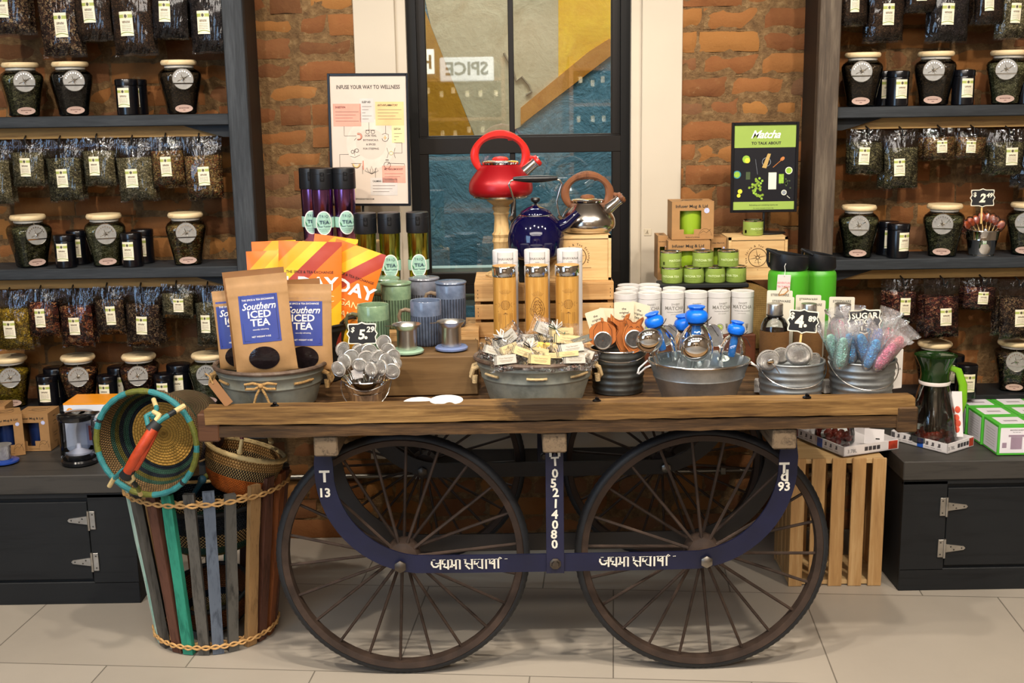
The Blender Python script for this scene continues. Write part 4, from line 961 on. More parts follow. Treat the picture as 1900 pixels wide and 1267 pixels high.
# ---------- low wooden supports
def block(name, label, cat, x0, x1, y0, y1, z0, z1, mat_, rz=0, ch=.003):
    c = Vector(((x0+x1)/2, (y0+y1)/2, z0)); m_ = MB(); m_.box((x0-c.x, y0-c.y, 0), (x1-c.x, y1-c.y, z1-z0), ch=ch); o = m_.build(name, mat_, loc=c, rot=(0, 0, rz), smooth=0); return tag(o, label, cat)
xr1 = at(887, 731, 3.235).x; xr0 = at(700, 744, 3.19).x
block('riser_box', 'plain brown wooden riser box under the infusers and front mugs', 'box', xr0-.01, xr1, 3.215, 3.45, DZ, .882, wood('walnut_plain_box', '#4d3820', '#7a5f3c', 'x', .55, .6, .08, '#6a5030'), rz=.02)
def crate(name, label, x0, x1, y0, y1, z0, z1, nside=3, vertical=False, end_ok=True, th=.011):
    r_ = thing(name, label, 'crate', ((x0+x1)/2, (y0+y1)/2, z0)); W = (x1-x0)/2; Dp = (y1-y0)/2; H = z1-z0
    gap = .010; sh = (H-gap*(nside-1))/nside
    for k in range(nside):
        za = k*(sh+gap)
        for yy in (-Dp, Dp-th):
            m_ = MB(); m_.box((-W, yy, za), (W, yy+th, za+sh), ch=.0012); m_.build('slat', M_pine, parent=r_, smooth=0)
    for s_ in (-1, 1):
        m_ = MB(); xa, xb = (-W+.001, -W+.018) if s_ < 0 else (W-.018, W-.001); m_.box((xa, -Dp+th+.0005, 0.001), (xb, Dp-th-.0005, H-.006), ch=.001); m_.build('end_board', M_pinez, parent=r_, smooth=0)
    n = 4; wd = (2*Dp-.008*(n-1))/n
    for k in range(n):
        m_ = MB(); y = -Dp+k*(wd+.008); m_.box((-W, y, H-.0005), (W, y+wd, H+.0095), ch=.0012); m_.build('slat', M_pine, parent=r_, smooth=0)
    m_ = MB()
    for s_ in (-1, 1):
        for k in range(nside):
            for q in range(3): m_.box((s_*(W-.01)-.0008, -Dp-.0006, k*(sh+gap)+sh*(.25+.25*q)-.002), (s_*(W-.01)+.0008, -Dp+.0002, k*(sh+gap)+sh*(.25+.25*q)+.002))
    m_.build('staple', M_ink, parent=r_, smooth=0)
    return r_
xa, xb = PX(700, .86, 3.47).x, PX(889, .86, 3.47).x
crate('pine_crate', 'low pine slat crate carrying the lidded ridged mugs', xa, xb, 3.465, 3.70, DZ, .895, 2)
xa, xb = PX(881, .95, 3.56).x, PX(1139, .95, 3.56).x
crate('pine_crate', 'pale pine slat crate in the centre, under the kettles', xa, xb, 3.566, 3.82, .865, 1.022, 3)
block('support_box', 'low plain wooden box beneath the centre pine crate', 'box', xa+.01, xb-.005, 3.5, 3.80, DZ, .862, M_ply)
xa, xb = PX(908, .885, 3.36).x, PX(1152, .885, 3.36).x
block('display_board', 'narrow pine board box the bamboo bottles stand on', 'board', xa, xb, 3.375, 3.497, DZ, .882, M_pine)
# tall box behind with tumblers
xa, xb = PX(553, 1.1, 3.84).x, PX(700, 1.1, 3.84).x
block('tall_box', 'tall pine box at the back carrying purple tumblers', 'box', xa, xb, 3.80, 3.922, DZ, 1.132, M_ply)
xc = PX(806, 1.0, 3.74).x; block('stand_box', 'dark wooden box at the back carrying green tumblers', 'box', xb-.06, xc, 3.705, 3.795, DZ, 1.005, M_ply)
# ---------- ridged mugs with lids
def glaze(name, a, b, dark):
    t = NT(name); v = t.coord(); s_ = t.node('ShaderNodeSeparateXYZ', {0: v}); n1 = t.noise(v, 25, 4, .6)
    at2 = t.node('ShaderNodeMath', operation='ARCTAN2'); t.set(at2, 0, s_.outputs[1]); t.set(at2, 1, s_.outputs[0])
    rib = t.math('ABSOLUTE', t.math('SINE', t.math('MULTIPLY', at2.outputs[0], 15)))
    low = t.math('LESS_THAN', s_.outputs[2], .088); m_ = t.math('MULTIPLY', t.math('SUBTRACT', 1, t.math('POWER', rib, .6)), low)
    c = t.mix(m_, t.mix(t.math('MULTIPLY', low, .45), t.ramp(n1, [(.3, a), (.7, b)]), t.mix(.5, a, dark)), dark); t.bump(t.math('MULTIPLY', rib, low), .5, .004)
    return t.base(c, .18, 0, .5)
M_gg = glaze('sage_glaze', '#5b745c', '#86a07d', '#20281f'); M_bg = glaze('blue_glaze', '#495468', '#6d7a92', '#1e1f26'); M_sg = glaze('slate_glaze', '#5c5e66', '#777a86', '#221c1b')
M_hg = plain('brown_green_glaze', '#5c5a40', .2, var=.25, vs=30); M_hb = plain('brown_grey_glaze', '#7c6a57', .2, var=.25, vs=30)
def make_mug(mt, mh, lid):
    r_ = thing('ridged_mug', 'x', 'mug'); h = .130; m_ = MB(); nn = 120; vs = []; R = .045
    prof = [(0, .040), (.003, .0425), (.01, .0435), (.082, .0445), (.09, .0452), (.128, .0452), (.130, .0440), (.129, .0415), (.012, .040), (.010, .001)]
    for z, r in prof:
        for i in range(nn):
            a = 2*PI*i/nn; k = .0011*(abs(math.sin(15*a))-.5) if .004 < z < .085 and r > .041 else 0; vs.append(((r+k)*math.cos(a), (r+k)*math.sin(a), z))
    fs = [(j*nn+i, j*nn+(i+1) % nn, (j+1)*nn+(i+1) % nn, (j+1)*nn+i) for j in range(len(prof)-1) for i in range(nn)]; fs.append(tuple(range(nn-1, -1, -1)))
    m_.add(vs, fs); m_.build('mug_body', mt, parent=r_, smooth=50)
    m_ = MB(); m_.tube([(-.044, 0, .098), (-.06, 0, .102), (-.074, 0, .098), (-.08, 0, .082), (-.076, 0, .062), (-.062, 0, .045), (-.043, 0, .036)], [.0065, .006, .0055, .0055, .0055, .006, .007], 10); m_.build('handle', mh, parent=r_)
    if lid: m_ = MB(); m_.lathe([(.040, .1305), (.047, .131), (.0485, .134), (.047, .137), (.04, .1385), (.001, .139)], 40); m_.build('lid', mt, parent=r_)
    return r_
def mug(px, z, D, mt, mh, lid, label, rz=0, k=1): o = make_mug(mt, mh, lid); o['label'] = label; o['group'] = 'ridged ceramic mugs'; o.location = PX(px, z+.001, D); o.rotation_euler = (0, 0, rz); o.scale = (k,)*3; return o
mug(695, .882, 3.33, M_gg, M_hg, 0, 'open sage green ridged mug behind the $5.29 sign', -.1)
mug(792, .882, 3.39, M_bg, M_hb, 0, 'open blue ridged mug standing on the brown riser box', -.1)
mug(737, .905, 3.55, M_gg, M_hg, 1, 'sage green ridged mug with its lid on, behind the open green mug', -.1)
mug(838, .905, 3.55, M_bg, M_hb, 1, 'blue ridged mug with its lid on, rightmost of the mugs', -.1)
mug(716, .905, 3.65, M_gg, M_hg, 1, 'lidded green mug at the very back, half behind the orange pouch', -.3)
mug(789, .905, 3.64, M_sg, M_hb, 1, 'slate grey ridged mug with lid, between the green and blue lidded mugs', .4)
# ---------- steel infusers standing on ceramic lids
def infuser(px, D, mt, label):
    c = PX(px, .883, D); r_ = thing('tea_infuser', label, 'infuser', c)
    m_ = MB(); m_.lathe([(.001, .0), (.040, .001), (.046, .004), (.047, .009), (.043, .0125), (.001, .013)], 40); m_.build('ceramic_lid', mt, parent=r_)
    m_ = MB(); m_.lathe([(.001, .0135), (.0275, .0135), (.028, .016), (.0282, .066), (.030, .070), (.040, .083), (.041, .0835), (.039, .082), (.0285, .069), (.0272, .064), (.027, .016)], 40, caps=False); m_.build('steel_basket', M_steel, parent=r_, smooth=50)
    m_ = MB(); m_.tube([(-.036, 0, .080), (-.056, -.002, .0785), (-.06, -.002, .0785)], .0012, 5); m_.tube([(-.056, 0, .0785), (-.02, .012, .079)], .0009, 5); m_.build('wire_tab', M_wire, parent=r_)
infuser(756, 3.265, plain('sage_gloss', '#93b29a', .15), 'steel infuser basket standing on a sage green lid')
infuser(838, 3.30, plain('blue_gloss', '#6e7ea6', .15), 'steel infuser basket standing on a blue lid, right of the green one')
# ---------- travel tumblers
M_pur = metal('purple_metal', '#9a6aa4', .22, .2, 6); M_grn = metal('green_gold_metal', '#b4bc58', .22, .2, 6)
M_cap = plain('matte_black_cap', '#101216', .4, var=.1); M_teal = plain('teal_paper_label', '#9fc9b8', .45, var=.08, vs=20); M_leaf = plain('leaf_print', '#3c7a4c', .5)
def make_tumbler(mt):
    r_ = thing('travel_tumbler', 'x', 'tumbler'); m_ = MB(); m_.lathe([(.001, 0), (.029, .001), (.031, .004), (.0345, .16), (.0345, .172)], 40, caps=False); m_.build('steel_body', mt, parent=r_)
    m_ = MB(); m_.lathe([(.0345, .172), (.0372, .173), (.0378, .177), (.0372, .236), (.0365, .2385), (.034, .24), (.001, .240)], 40, caps=False); m_.box((-.007, -.0400, .199), (.007, -.0365, .228), ch=.002); m_.box((-.0045, -.0418, .216), (.0045, -.039, .226), ch=.0015); m_.box((-.005, -.0418, .202), (.005, -.039, .209), ch=.0015)
    m_.tube([(.0376*math.sin(a), -.0376*math.cos(a), .2235-.0025*math.cos(a*2)) for a in [(-1.4+i*.28) for i in range(11)]], .0006, 4); m_.build('cap', M_cap, parent=r_)
    m_ = MB(); n = 28; Rl = .0362; pts = [(0, .0)]+[(.0275*math.cos(2*PI*i/n), .0385*math.sin(2*PI*i/n)) for i in range(n)]+[(.0245*math.cos(2*PI*i/n), .0355*math.sin(2*PI*i/n)) for i in range(n)]
    cv = lambda x, z, o_=0: ((Rl+o_)*math.sin(x/Rl), -(Rl+o_)*math.cos(x/Rl), .066+z)
    m_.add([cv(x, z) for x, z in pts], [(n+1+i, 1+i, 1+(i+1) % n, n+1+(i+1) % n) for i in range(n)], 1)
    m_.add([cv(x, z) for x, z in pts], [(0, n+1+i, n+1+(i+1) % n) for i in range(n)], 0)
    q = MB(); q.text('TRIO', .0125, (0, 0, .021), 2, space=1.1); q.text('TEA', .0155, (.001, 0, .002), 2, bold=.02, sx=1.15); q.text('Travel Tumbler', .0075, (0, 0, -.011), 2, bold=.01); q.text('keeps drinks hot or cold', .0036, (0, 0, -.0195), 2); q.text('stainless steel', .0036, (0, 0, -.025), 2)
    q.add([(-.024, 0, .004), (-.017, 0, -.004), (-.0155, 0, -.0115), (-.022, 0, -.005)], [(0, 1, 2, 3)], 3); q.add([(.024, 0, .004), (.020, 0, .0), (.0175, 0, -.004), (.0225, 0, .0)], [(0, 1, 2, 3)], 3)
    m_.add([cv(p.x, p.z, .0004) for p in q.v], q.f, q.m)
    m_.grid(lambda u, v_: ((.0352)*math.sin(.6+u*5.0), -(.0352)*math.cos(.6+u*5.0), .05+.034*v_), 20, 2, 0)
    m_.build('paper_label', [M_teal, M_wh, plain('slate_print', '#30485a', .5), M_leaf], parent=r_, smooth=0)
    return r_
tg = make_tumbler(M_grn); tp = make_tumbler(M_pur)
for k, (px, D, z, o, lab, sc0) in enumerate([(682, 3.745, 1.005, tg, 'green metallic travel tumbler, left of the three green ones', .96), (726, 3.745, 1.005, None, 'green metallic travel tumbler in the middle of the green three', .96), (778, 3.75, 1.005, None, 'green metallic travel tumbler beside the window, right of the green three', .96),
      (602, 3.845, 1.132, tp, 'purple metallic travel tumbler in front with its full round label', 1.0), (582, 3.884, 1.132, None, 'purple metallic travel tumbler half hidden, leftmost of all tumblers', 1.0), (643, 3.855, 1.132, None, 'purple metallic travel tumbler next to the wellness poster', 1.0)]):
    src = tg if k < 3 else tp
    if o is None: o = dup(src, (0, 0, 0), 0, lab, None)
    o['label'] = lab; o['group'] = 'green travel tumblers' if k < 3 else 'purple travel tumblers'; o.location = PX(px, z+.001, D); o.scale = (sc0,)*3; o.rotation_euler = (0, 0, (.15, .12, .1, .2, .1, .25)[k])
# ---------- bamboo bottles and white tubes
M_bam = wood('bamboo', '#a5742f', '#d0a25a', 'z', 1.3, .4, .06, '#bb8a42'); M_tube = plain('white_card_tube', '#d3d0cf', .5, var=.02); M_etch = plain('burnt_etching', '#5a3413', .6); M_silv = plain('silver_label', '#c9c7c5', .4, var=.03)
def make_bamboo(kind):
    r_ = thing('bamboo_bottle', 'x', 'bottle'); m_ = MB(); R = .0335
    m_.lathe([(.001, .0), (.030, .0), (.031, .004), (R, .006), (R, .197)], 40, caps=False); q = MB()
    ln = lambda pts, r=.0004: q.tube([(x, 0, z) for x, z in pts], r, 4, mi=1)
    cz = .118 if kind else .118
    if kind == 0:
        n = 24; ln([(.013*math.cos(2*PI*i/n), cz+.013*math.sin(2*PI*i/n)) for i in range(n+1)], .0005)
        for i in range(-3, 4):
            for j in range(-3, 4):
                x, z = i*.0038+(j % 2)*.0019, j*.0034
                if x*x+z*z < .000135: q.at((x, 0, cz+z)); q.add([(.0011*math.cos(PI*k/3), 0, .0011*math.sin(PI*k/3)) for k in range(6)], [tuple(range(6))], 1); q.at()
        ln([(-.022, cz-.020), (0, cz+.030), (.022, cz-.020), (-.022, cz-.020)])
        for k in range(-4, 5): ln([(k*.0022, cz+.032), (k*.0045, cz+.046-abs(k)*.0015)], .0003)
        for s_ in (-1, 1):
            ln([(s_*.021+s_*.004*math.cos(a), cz+.006*math.sin(a)) for a in [PI*.5+PI*i/8 for i in range(9)]]); ln([(s_*.026, cz+.001), (s_*.033, cz+.001)])
            for k, l in ((.013, .03), (.017, .045), (.0205, .025)): ln([(s_*k, cz-.024), (s_*k, cz-.024-l)])
        for k in range(-3, 4): ln([(0, cz-.022), (k*.0028, cz-.030+abs(k)*.001)], .0003)
        ln([(0, cz-.03), (0, cz-.075)]); q.text('LOVE', .010, (0, 0, .032), 1, space=1.3)
    else:
        n = 28
        for s0 in (1, .72, .45):
            pts = []
            for i in range(n+1):
                a = 2*PI*i/n; pts.append((s0*.0165*math.cos(a)*(1+.18*math.cos(2*a)), .105+s0*(.034*math.sin(a)*(1+.08*math.cos(3*a)))))
            ln(pts, .0006)
        for k in range(40):
            a = k*2.399; r0 = .0145*math.sqrt(k/40); x, z = r0*math.cos(a), .105+r0*2.0*math.sin(a); m2 = [(x+.0016*math.cos(b), z+.0016*math.sin(b)) for b in (0, 1.3, 2.6, 3.9, 5.2, 6.28)]; ln(m2, .0004)
        for k in range(-4, 5): ln([(k*.0025, .142), (k*.0042, .158-abs(k)*.002)], .0003)
        for s_ in (-1, 1): ln([(s_*.017, .085), (s_*.023, .095), (s_*.022, .108), (s_*.018, .1)], .0006)
    rr_ = R+.0003; m_.add([(rr_*math.sin(p.x/R), -rr_*math.cos(p.x/R)+p.y*.2, p.z) for p in q.v], q.f, q.m)
    m_.build('bamboo_body', [M_bam, M_etch], parent=r_, smooth=50)
    m_ = MB(); m_.lathe([(.031, .1975), (.0345, .198), (.0352, .2), (.0352, .226), (.0342, .2275)], 40, caps=False); m_.build('steel_cap', M_chrome, parent=r_)
    m_ = MB(); m_.lathe([(.0342, .2275), (.033, .2285), (.001, .2286)], 40, caps=False); m_.build('bamboo_top', M_bam, parent=r_)
    return r_
b0 = make_bamboo(0); b1 = make_bamboo(1); b2 = dup(b0, (0, 0, 0))
for o, px, lab in ((b0, 938, 'bamboo bottle with flower and triangle etching, left of three'), (b1, 997, 'bamboo bottle with ornate oval etching, middle of three'), (b2, 1053, 'bamboo bottle with triangle etching, right of three, beside the tea nests')):
    o['label'] = lab; o['group'] = 'bamboo bottles'; o.location = PX(px, .882, 3.415); o.rotation_euler = (0, 0, .05)
def make_tube():
    r_ = thing('white_tube', 'x', 'tube'); m_ = MB(); m_.lathe([(.001, 0), (.0385, 0), (.039, .002), (.039, .228)], 40, caps=False); m_.build('tube_body', M_tube, parent=r_)
    m_ = MB(); m_.lathe([(.0393, .2285), (.0395, .23), (.0395, .262), (.038, .264), (.001, .264)], 40, caps=False)
    m_.grid(lambda u, v_: (.0398*math.sin((u-.5)*1.3), -.0398*math.cos((u-.5)*1.3), .214+.046*v_), 12, 1, 1)
    for a in (-.62, .62): m_.grid(lambda u, v_: (.0402*math.sin(a+(u-.5)*.03), -.0402*math.cos(a+(u-.5)*.03), .206+.054*v_), 1, 1, 2)
    q = MB(); q.text('BHAVANA', .0105, (0, 0, .2405), 2, bold=.005, space=1.05); q.text('bottle', .005, (0, 0, .231), 2); rr_ = .0404; m_.add([(rr_*math.sin(p.x/.0395), -rr_*math.cos(p.x/.0395), p.z) for p in q.v], q.f, q.m)
    m_.build('tube_lid', [M_tube, M_silv, plain('grey_ink', '#6a6662', .5)], parent=r_, smooth=40); return r_
w0 = make_tube(); ws = [w0, dup(w0, (0, 0, 0)), dup(w0, (0, 0, 0))]
for o, px, lab in zip(ws, (940, 998, 1058), ('white card tube behind the left bamboo bottle', 'white card tube behind the middle bamboo bottle', 'white card tube behind the right bamboo bottle')):
    o['label'] = lab; o['group'] = 'white bottle tubes'; o.location = PX(px, .8832, 3.456); o.scale = (.95, .95, 1.0)
for o in (b0, b1, b2): o.location.y = 3.382+.0; 
for o, px in zip((b0, b1, b2), (938, 997, 1053)): o.location = PX(px, .8832, 3.381)
# ---------- kettles
M_redk = plain('red_matte_enamel', '#9a0e17', .34, var=.12, metal=.35, vs=3); M_redh = plain('red_handle', '#bb1f18', .35, var=.04)
M_cob = plain('cobalt_enamel', '#07062e', .06, var=.05, spec=.7); M_kst = metal('kettle_steel', '#cfc8bf', .2, .06, 4); M_brh = wood('wood_look_handle', '#43271a', '#7a4d31', 'z', 1.2, .45, .1)
kz = lambda px, py, D: at(px, py, D).z
def whistle_kettle(name, label, c, W, hb, mb_, mh, rz=0, steel_base=True):
    """round whistling kettle: body width W, body height hb"""
    r_ = thing(name, label, 'kettle', c, rz=rz); R = W/2
    prof = [(.001, 0), (R*.80, 0), (R*.86, .004), (R*.87, .008)]
    m_ = MB(); m_.lathe(prof, 56, caps=False); m_.build('steel_base', M_kst, parent=r_)
    n = 14; prof = [(R*.87, .008), (R*.96, hb*.13), (R*.995, hb*.22), (R, hb*.30), (R*.985, hb*.42)]+[(R*(.985-.46*(i/8)**1.35), hb*(.42+.58*(i/8)**1.0)) for i in range(1, 9)]
    m_ = MB(); m_.lathe(prof, 64, caps=False); m_.build('kettle_body', mb_, parent=r_, smooth=60)
    m_ = MB(); rt = R*.525; m_.lathe([(rt+.004, hb-.002), (rt+.006, hb+.003), (rt+.002, hb+.007), (rt*.75, hb+.010), (.001, hb+.011)], 48, caps=False); m_.build('steel_lid', M_chrome, parent=r_)
    m_ = MB(); m_.lathe([(rt*.45, hb+.008), (rt*.5, hb+.013), (rt*.38, hb+.019), (.001, hb+.022)], 32, caps=False); m_.build('lid_knob', mh, parent=r_)
    # broad arched handle
    m_ = MB(); a0, a1 = math.radians(-38), math.radians(218); zc = hb+.024; rx, rz_ = R*.80, .062*W/.19; N = 34; vs = []
    for i in range(N+1):
        a = a0+(a1-a0)*i/N; ca, sa = math.cos(a), math.sin(a); th = .010+.0035*math.cos(2*a)**2; wd = .011+.003*sa
        cx, cz = rx*ca, zc+rz_*sa
        for k in range(10):
            b = 2*PI*k/10; q = th*math.cos(b); vs.append((cx+q*ca, wd*math.sin(b), cz+q*sa))
    fs = [(i*10+k, i*10+(k+1) % 10, (i+1)*10+(k+1) % 10, (i+1)*10+k) for i in range(N) for k in range(10)]; fs += [tuple(range(9, -1, -1)), tuple(N*10+k for k in range(10))]; fs = [f_[::-1] for f_ in fs]
    m_.add(vs, fs); m_.tube([(rx*.28, 0, zc+rz_*.88), (rx*.36, 0, zc+rz_*.76), (rx*.5, 0, zc+rz_*.74)], [.004, .0055, .003], 8); m_.build('handle', mh, parent=r_)
    m_ = MB(); d = Vector((.76, 0, .62)).normalized(); p0 = Vector((R*.72, 0, hb*.74)); m_.tube([p0-d*.012, p0+d*.012, p0+d*.045], [.0215, .018, .0155], 24); m_.tube([p0+d*.040, p0+d*.047], [.017, .017], 24); m_.build('spout', M_chrome, parent=r_)
    m_ = MB(); p1 = p0+d*.049; q = Vector((-.62, 0, .76)); m_.tube([p1, p1+d*.005, p1+d*.013], [.018, .0195, .016], 20); m_.tube([p1+q*.015, p1+q*.030-d*.01, Vector((rx*.98, 0, zc+.012))], [.007, .006, .006], 10); m_.build('spout_cap', mh, parent=r_)
    m_ = MB(); m_.tube([p1+d*.0125, p1+d*.0150], [.011, .009], 16); m_.build('whistle_disc', M_chrome, parent=r_)
    return r_
# turned wooden pedestal
xp = PX(932, 1.035, 3.73); zt_ = kz(930, 368, 3.73); hp = zt_-1.032
ped = thing('candle_pedestal', 'turned wooden candle pedestal under the red kettle', 'pedestal', (xp.x, 3.73, 1.032))
sy = lambda py: kz(932, py, 3.73)-1.032
pf = [(.001, 0), (.052, 0), (.053, .006), (.046, .011), (.034, .016), (.027, sy(478)), (.026, sy(452)), (.030, sy(447)), (.0265, sy(440)), (.030, sy(434)), (.024, sy(429)), (.0215, sy(405)), (.0225, sy(399)), (.026, sy(396)), (.0225, sy(393)), (.029, sy(384)), (.024, sy(382)), (.030, sy(378)), (.044, sy(372)), (.046, hp-.002), (.044, hp), (.001, hp)]
m_ = MB(); m_.lathe(pf, 40, caps=False); m_.build('turned_post', wood('carved_wood', '#9c7a48', '#c9a874', 'z', 1.4, .6, .2), parent=ped, smooth=35)
k0 = mpp(at(932, 340, 3.73)); W = 119*k0; hb = kz(932, 301, 3.73)-zt_
whistle_kettle('whistling_kettle', 'bright red whistling kettle raised on the turned wooden pedestal', (xp.x, 3.73, zt_+.001), W, hb-.004, M_redk, M_redh)
cs = PX(1088, 1.2, 3.72); zb = kz(1088, 433, 3.66); 
xb0, xb1 = PX(1000, 1.1, 3.62).x, PX(1133, 1.1, 3.62).x
def tea_box(label, x0, x1, y0, y1, z0, z1, rz=0, logo_x=.5):
    c = Vector(((x0+x1)/2, (y0+y1)/2, z0)); r_ = thing('wooden_tea_box', label, 'box', c, rz=rz); W_, Dp, H = (x1-x0)/2, (y1-y0)/2, z1-z0
    m_ = MB(); m_.box((-W_, -Dp+.006, 0), (W_, Dp, H), ch=.0015); m_.box((-W_, -Dp, 0), (-W_+.009, -Dp+.007, H)); m_.box((W_-.009, -Dp, 0), (W_, -Dp+.007, H)); m_.box((-W_, -Dp, H-.009), (W_, -Dp+.007, H)); m_.box((-W_, -Dp, 0), (W_, -Dp+.007, .008))
    m_.box((W_, -Dp+.02, H*.8), (W_+.0005, -Dp+.021, H*.82)); m_.build('box_body', M_ply, parent=r_, smooth=0)
    m_ = MB(); m_.box((-W_+.0095, -Dp+.004, .0085), (W_-.0095, -Dp+.0075, H-.0095)); 
    cx, cz = (logo_x-.5)*2*W_, H*.52; n = 36; y = -Dp+.0036; R_ = min(.030, H*.3)
    for rr_ in (R_, R_*.96): m_.tube([(cx+rr_*math.cos(2*PI*i/n), y, cz+rr_*math.sin(2*PI*i/n)) for i in range(n)], .0005, 4, closed=True, mi=1)
    for k in range(8):
        a = k*PI/4+.2; l = R_*(.9 if k % 2 == 0 else .5); m_.tube([(cx+.004*math.cos(a), y, cz+.004*math.sin(a)), (cx+l*math.cos(a), y, cz+l*math.sin(a))], [.0012, .0003], 4, mi=1)
    m_.tube([(cx+.005*math.cos(2*PI*i/12), y, cz+.005*math.sin(2*PI*i/12)) for i in range(12)], .0009, 4, closed=True, mi=1)
    word = 'The Spice & Tea Exchange'; 
    for i, ch in enumerate(word):
        a = math.radians(205-230*i/(len(word)-1)); rr_ = R_*1.28; m_.text(ch, .0095, (cx+rr_*math.cos(a), y, cz+rr_*math.sin(a)), 1, rot=a-PI/2, bold=.01)
    m_.text('N. 2114', .006, (cx, y, cz-R_*.55), 1); m_.box((cx-R_*1.5, y-.0002, cz-R_*1.12), (cx+R_*1.5, y, cz-R_*1.09), 1); m_.tube([(cx+.001, y, cz-R_*1.35), (cx+.001, y, cz-R_*1.3)], .0012, 5, mi=1)
    m_.build('sliding_front', [M_ply, plain('burnt_logo', '#4a2d15', .7)], parent=r_, smooth=0); return r_
tea_box('wooden tea box under the steel kettle, round logo half hidden by a white tube', xb0, xb1, 3.60, 3.79, 1.032, zb, 0, .52)
k0 = mpp(at(1088, 400, 3.70)); whistle_kettle('steel_kettle', 'polished steel kettle with brown wood-look handle on the tea box', (PX(1090, zb, 3.695).x, 3.695, zb+.001), 103*k0, kz(1090, 372, 3.695)-zb-.003, M_kst, M_brh)
# cobalt blue enamel kettle on a dark block
D = 3.625; zk = kz(995, 474, D)
block('dark_block', 'small dark wooden block beneath the cobalt blue kettle', 'block', PX(962, 1.1, D).x, PX(1022, 1.1, D).x-.012, 3.572, 3.597, 1.032, zk-.001, M_cab)
c = PX(995, zk, 3.57); k0 = mpp(at(995, 440, D)); kb = thing('enamel_kettle', 'glossy cobalt blue enamel kettle with black grip on a wire bail', 'kettle', (c.x, 3.585, zk)); R = 52*k0
sz = lambda py: kz(995, py, 3.585)-zk
m_ = MB(); m_.lathe([(.001, 0), (R*.86, 0), (R*.95, .012), (R, sz(447)), (R*.98, sz(435)), (R*.86, sz(414)), (R*.66, sz(401)), (R*.60, sz(399))], 56, caps=False); m_.build('kettle_body', M_cob, parent=kb, smooth=60)
m_ = MB(); m_.lathe([(R*.57, sz(399)), (R*.56, sz(396)), (R*.50, sz(391)), (R*.3, sz(385)), (R*.1, sz(381)), (.001, sz(380))], 40, caps=False); m_.build('lid', M_cob, parent=kb)
m_ = MB(); m_.lathe([(R*.60, sz(400)), (R*.605, sz(398)), (R*.59, sz(397.5))], 40, caps=False); m_.build('lid_rim', M_chrome, parent=kb)
m_ = MB(); m_.lathe([(.004, sz(381)), (.004, sz(377)), (.012, sz(374)), (.0145, sz(370)), (.012, sz(367)), (.001, sz(366))], 20, caps=False); m_.build('lid_knob', plain('black_bakelite', '#0c0c0e', .3), parent=kb)
m_ = MB(); hx = 38*k0
for s_ in (-1, 1):
    m_.tube([(s_*R*.86, 0, sz(402)), (s_*R*.80, 0, sz(394)), (s_*R*.74, 0, sz(374)), (s_*R*.86, 0, sz(352)), (s_*R*.93, 0, sz(342)), (s_*R*.86, 0, sz(335)), (s_*R*.74, 0, sz(333))], .0028, 8)
    m_.at((s_*R*.86, 0, sz(404)), (0, s_*.7, 0)); m_.box((-.008, -.008, -.006), (.008, .008, .006), ch=.002); m_.at()
m_.build('wire_bail', metal('nickel_wire', '#b9aea0', .2), parent=kb)
m_ = MB(); N = 14; m_.tube([(-R*.78+R*1.56*i/N, 0, sz(331)-.0015*math.sin(PI*i/N)) for i in range(N+1)], [.0055+.007*math.sin(PI*i/N)**.8 for i in range(N+1)], 12, flat=.9); m_.build('grip', plain('black_bakelite', '#0c0c0e', .3), parent=kb)
m_ = MB(); m_.tube([(R*.72, 0, sz(425)), (R*1.1, 0, sz(415)), (R*1.42, 0, sz(400)), (R*1.5, 0, sz(396))], [.024, .017, .0125, .0125], 20); m_.build('spout', M_cob, parent=kb, smooth=60)
# ---------- matcha corner: burlap-covered stand, canisters, tins, boxes, sign
M_burl = NT('burlap'); t = M_burl; v = t.coord(); w1 = t.node('ShaderNodeTexWave', {'Vector': v, 'Scale': 130, 'Distortion': 1.5}); w2 = t.node('ShaderNodeTexWave', {'Vector': v, 'Scale': 130, 'Distortion': 1.5}, bands_direction='Z')
nz = t.noise(v, 6, 4); t.bump(t.math('ADD', w1.outputs[1], w2.outputs[1]), .6, .003); M_burl = t.base(t.ramp(nz, [(.3, '#74592f'), (.7, '#a88a55')]).outputs[0], .95, 0, .1)
zs_ = .868; x0, x1 = PX(1139, .87, 3.57).x, PX(1398, .87, 3.57).x
block('canister_stand', 'reddish brown wooden stand under the white matcha canisters', 'stand', x0, x1, 3.53, 3.757, DZ, zs_, wood('mahogany_stand', '#2d150c', '#5d3320', 'x', .8, .5))
burl = thing('burlap_cover', 'coarse burlap sacking draped over the stand behind the canisters', 'cloth', (.655, 3.885, DZ)); zb2 = .985
def bfn(u, v_):
    # rounded mound: u along x, v from front hem over the top to the back
    x = -.235+.47*u; e = max(0, 1-abs(2*u-1)**4)**.5
    if v_ < .5: y = -.105-.012*(1-v_*2)**1; z = v_*2*(zb2-DZ)
    else: y = -.105+(v_-.5)*2*.16; z = zb2-DZ-.006
    z = .004+z*(.35+.65*e); w_ = noise.noise(Vector((x*9, v_*3, 2)))*.010
    return (x, y+w_*(1 if v_ < .5 else .2), z+w_*.3*(v_ > .1))
m_ = MB(); m_.grid(bfn, 50, 26); m_.build('draped_cloth', M_burl, parent=burl, smooth=70)
def drape_side(px, py, D): return at(px, py, D)
m_ = MB(); P = [at(1386, 590, 3.66), at(1440, 540, 3.72), at(1470, 520, 3.80)]
tr = [PX(1223, .99, 3.72).x, PX(1388, .99, 3.72).x]
block('tin_tray', 'low dark wooden tray holding the stacked matcha tins', 'tray', tr[0], tr[1], 3.705, 3.80, .984, .998, M_cab)
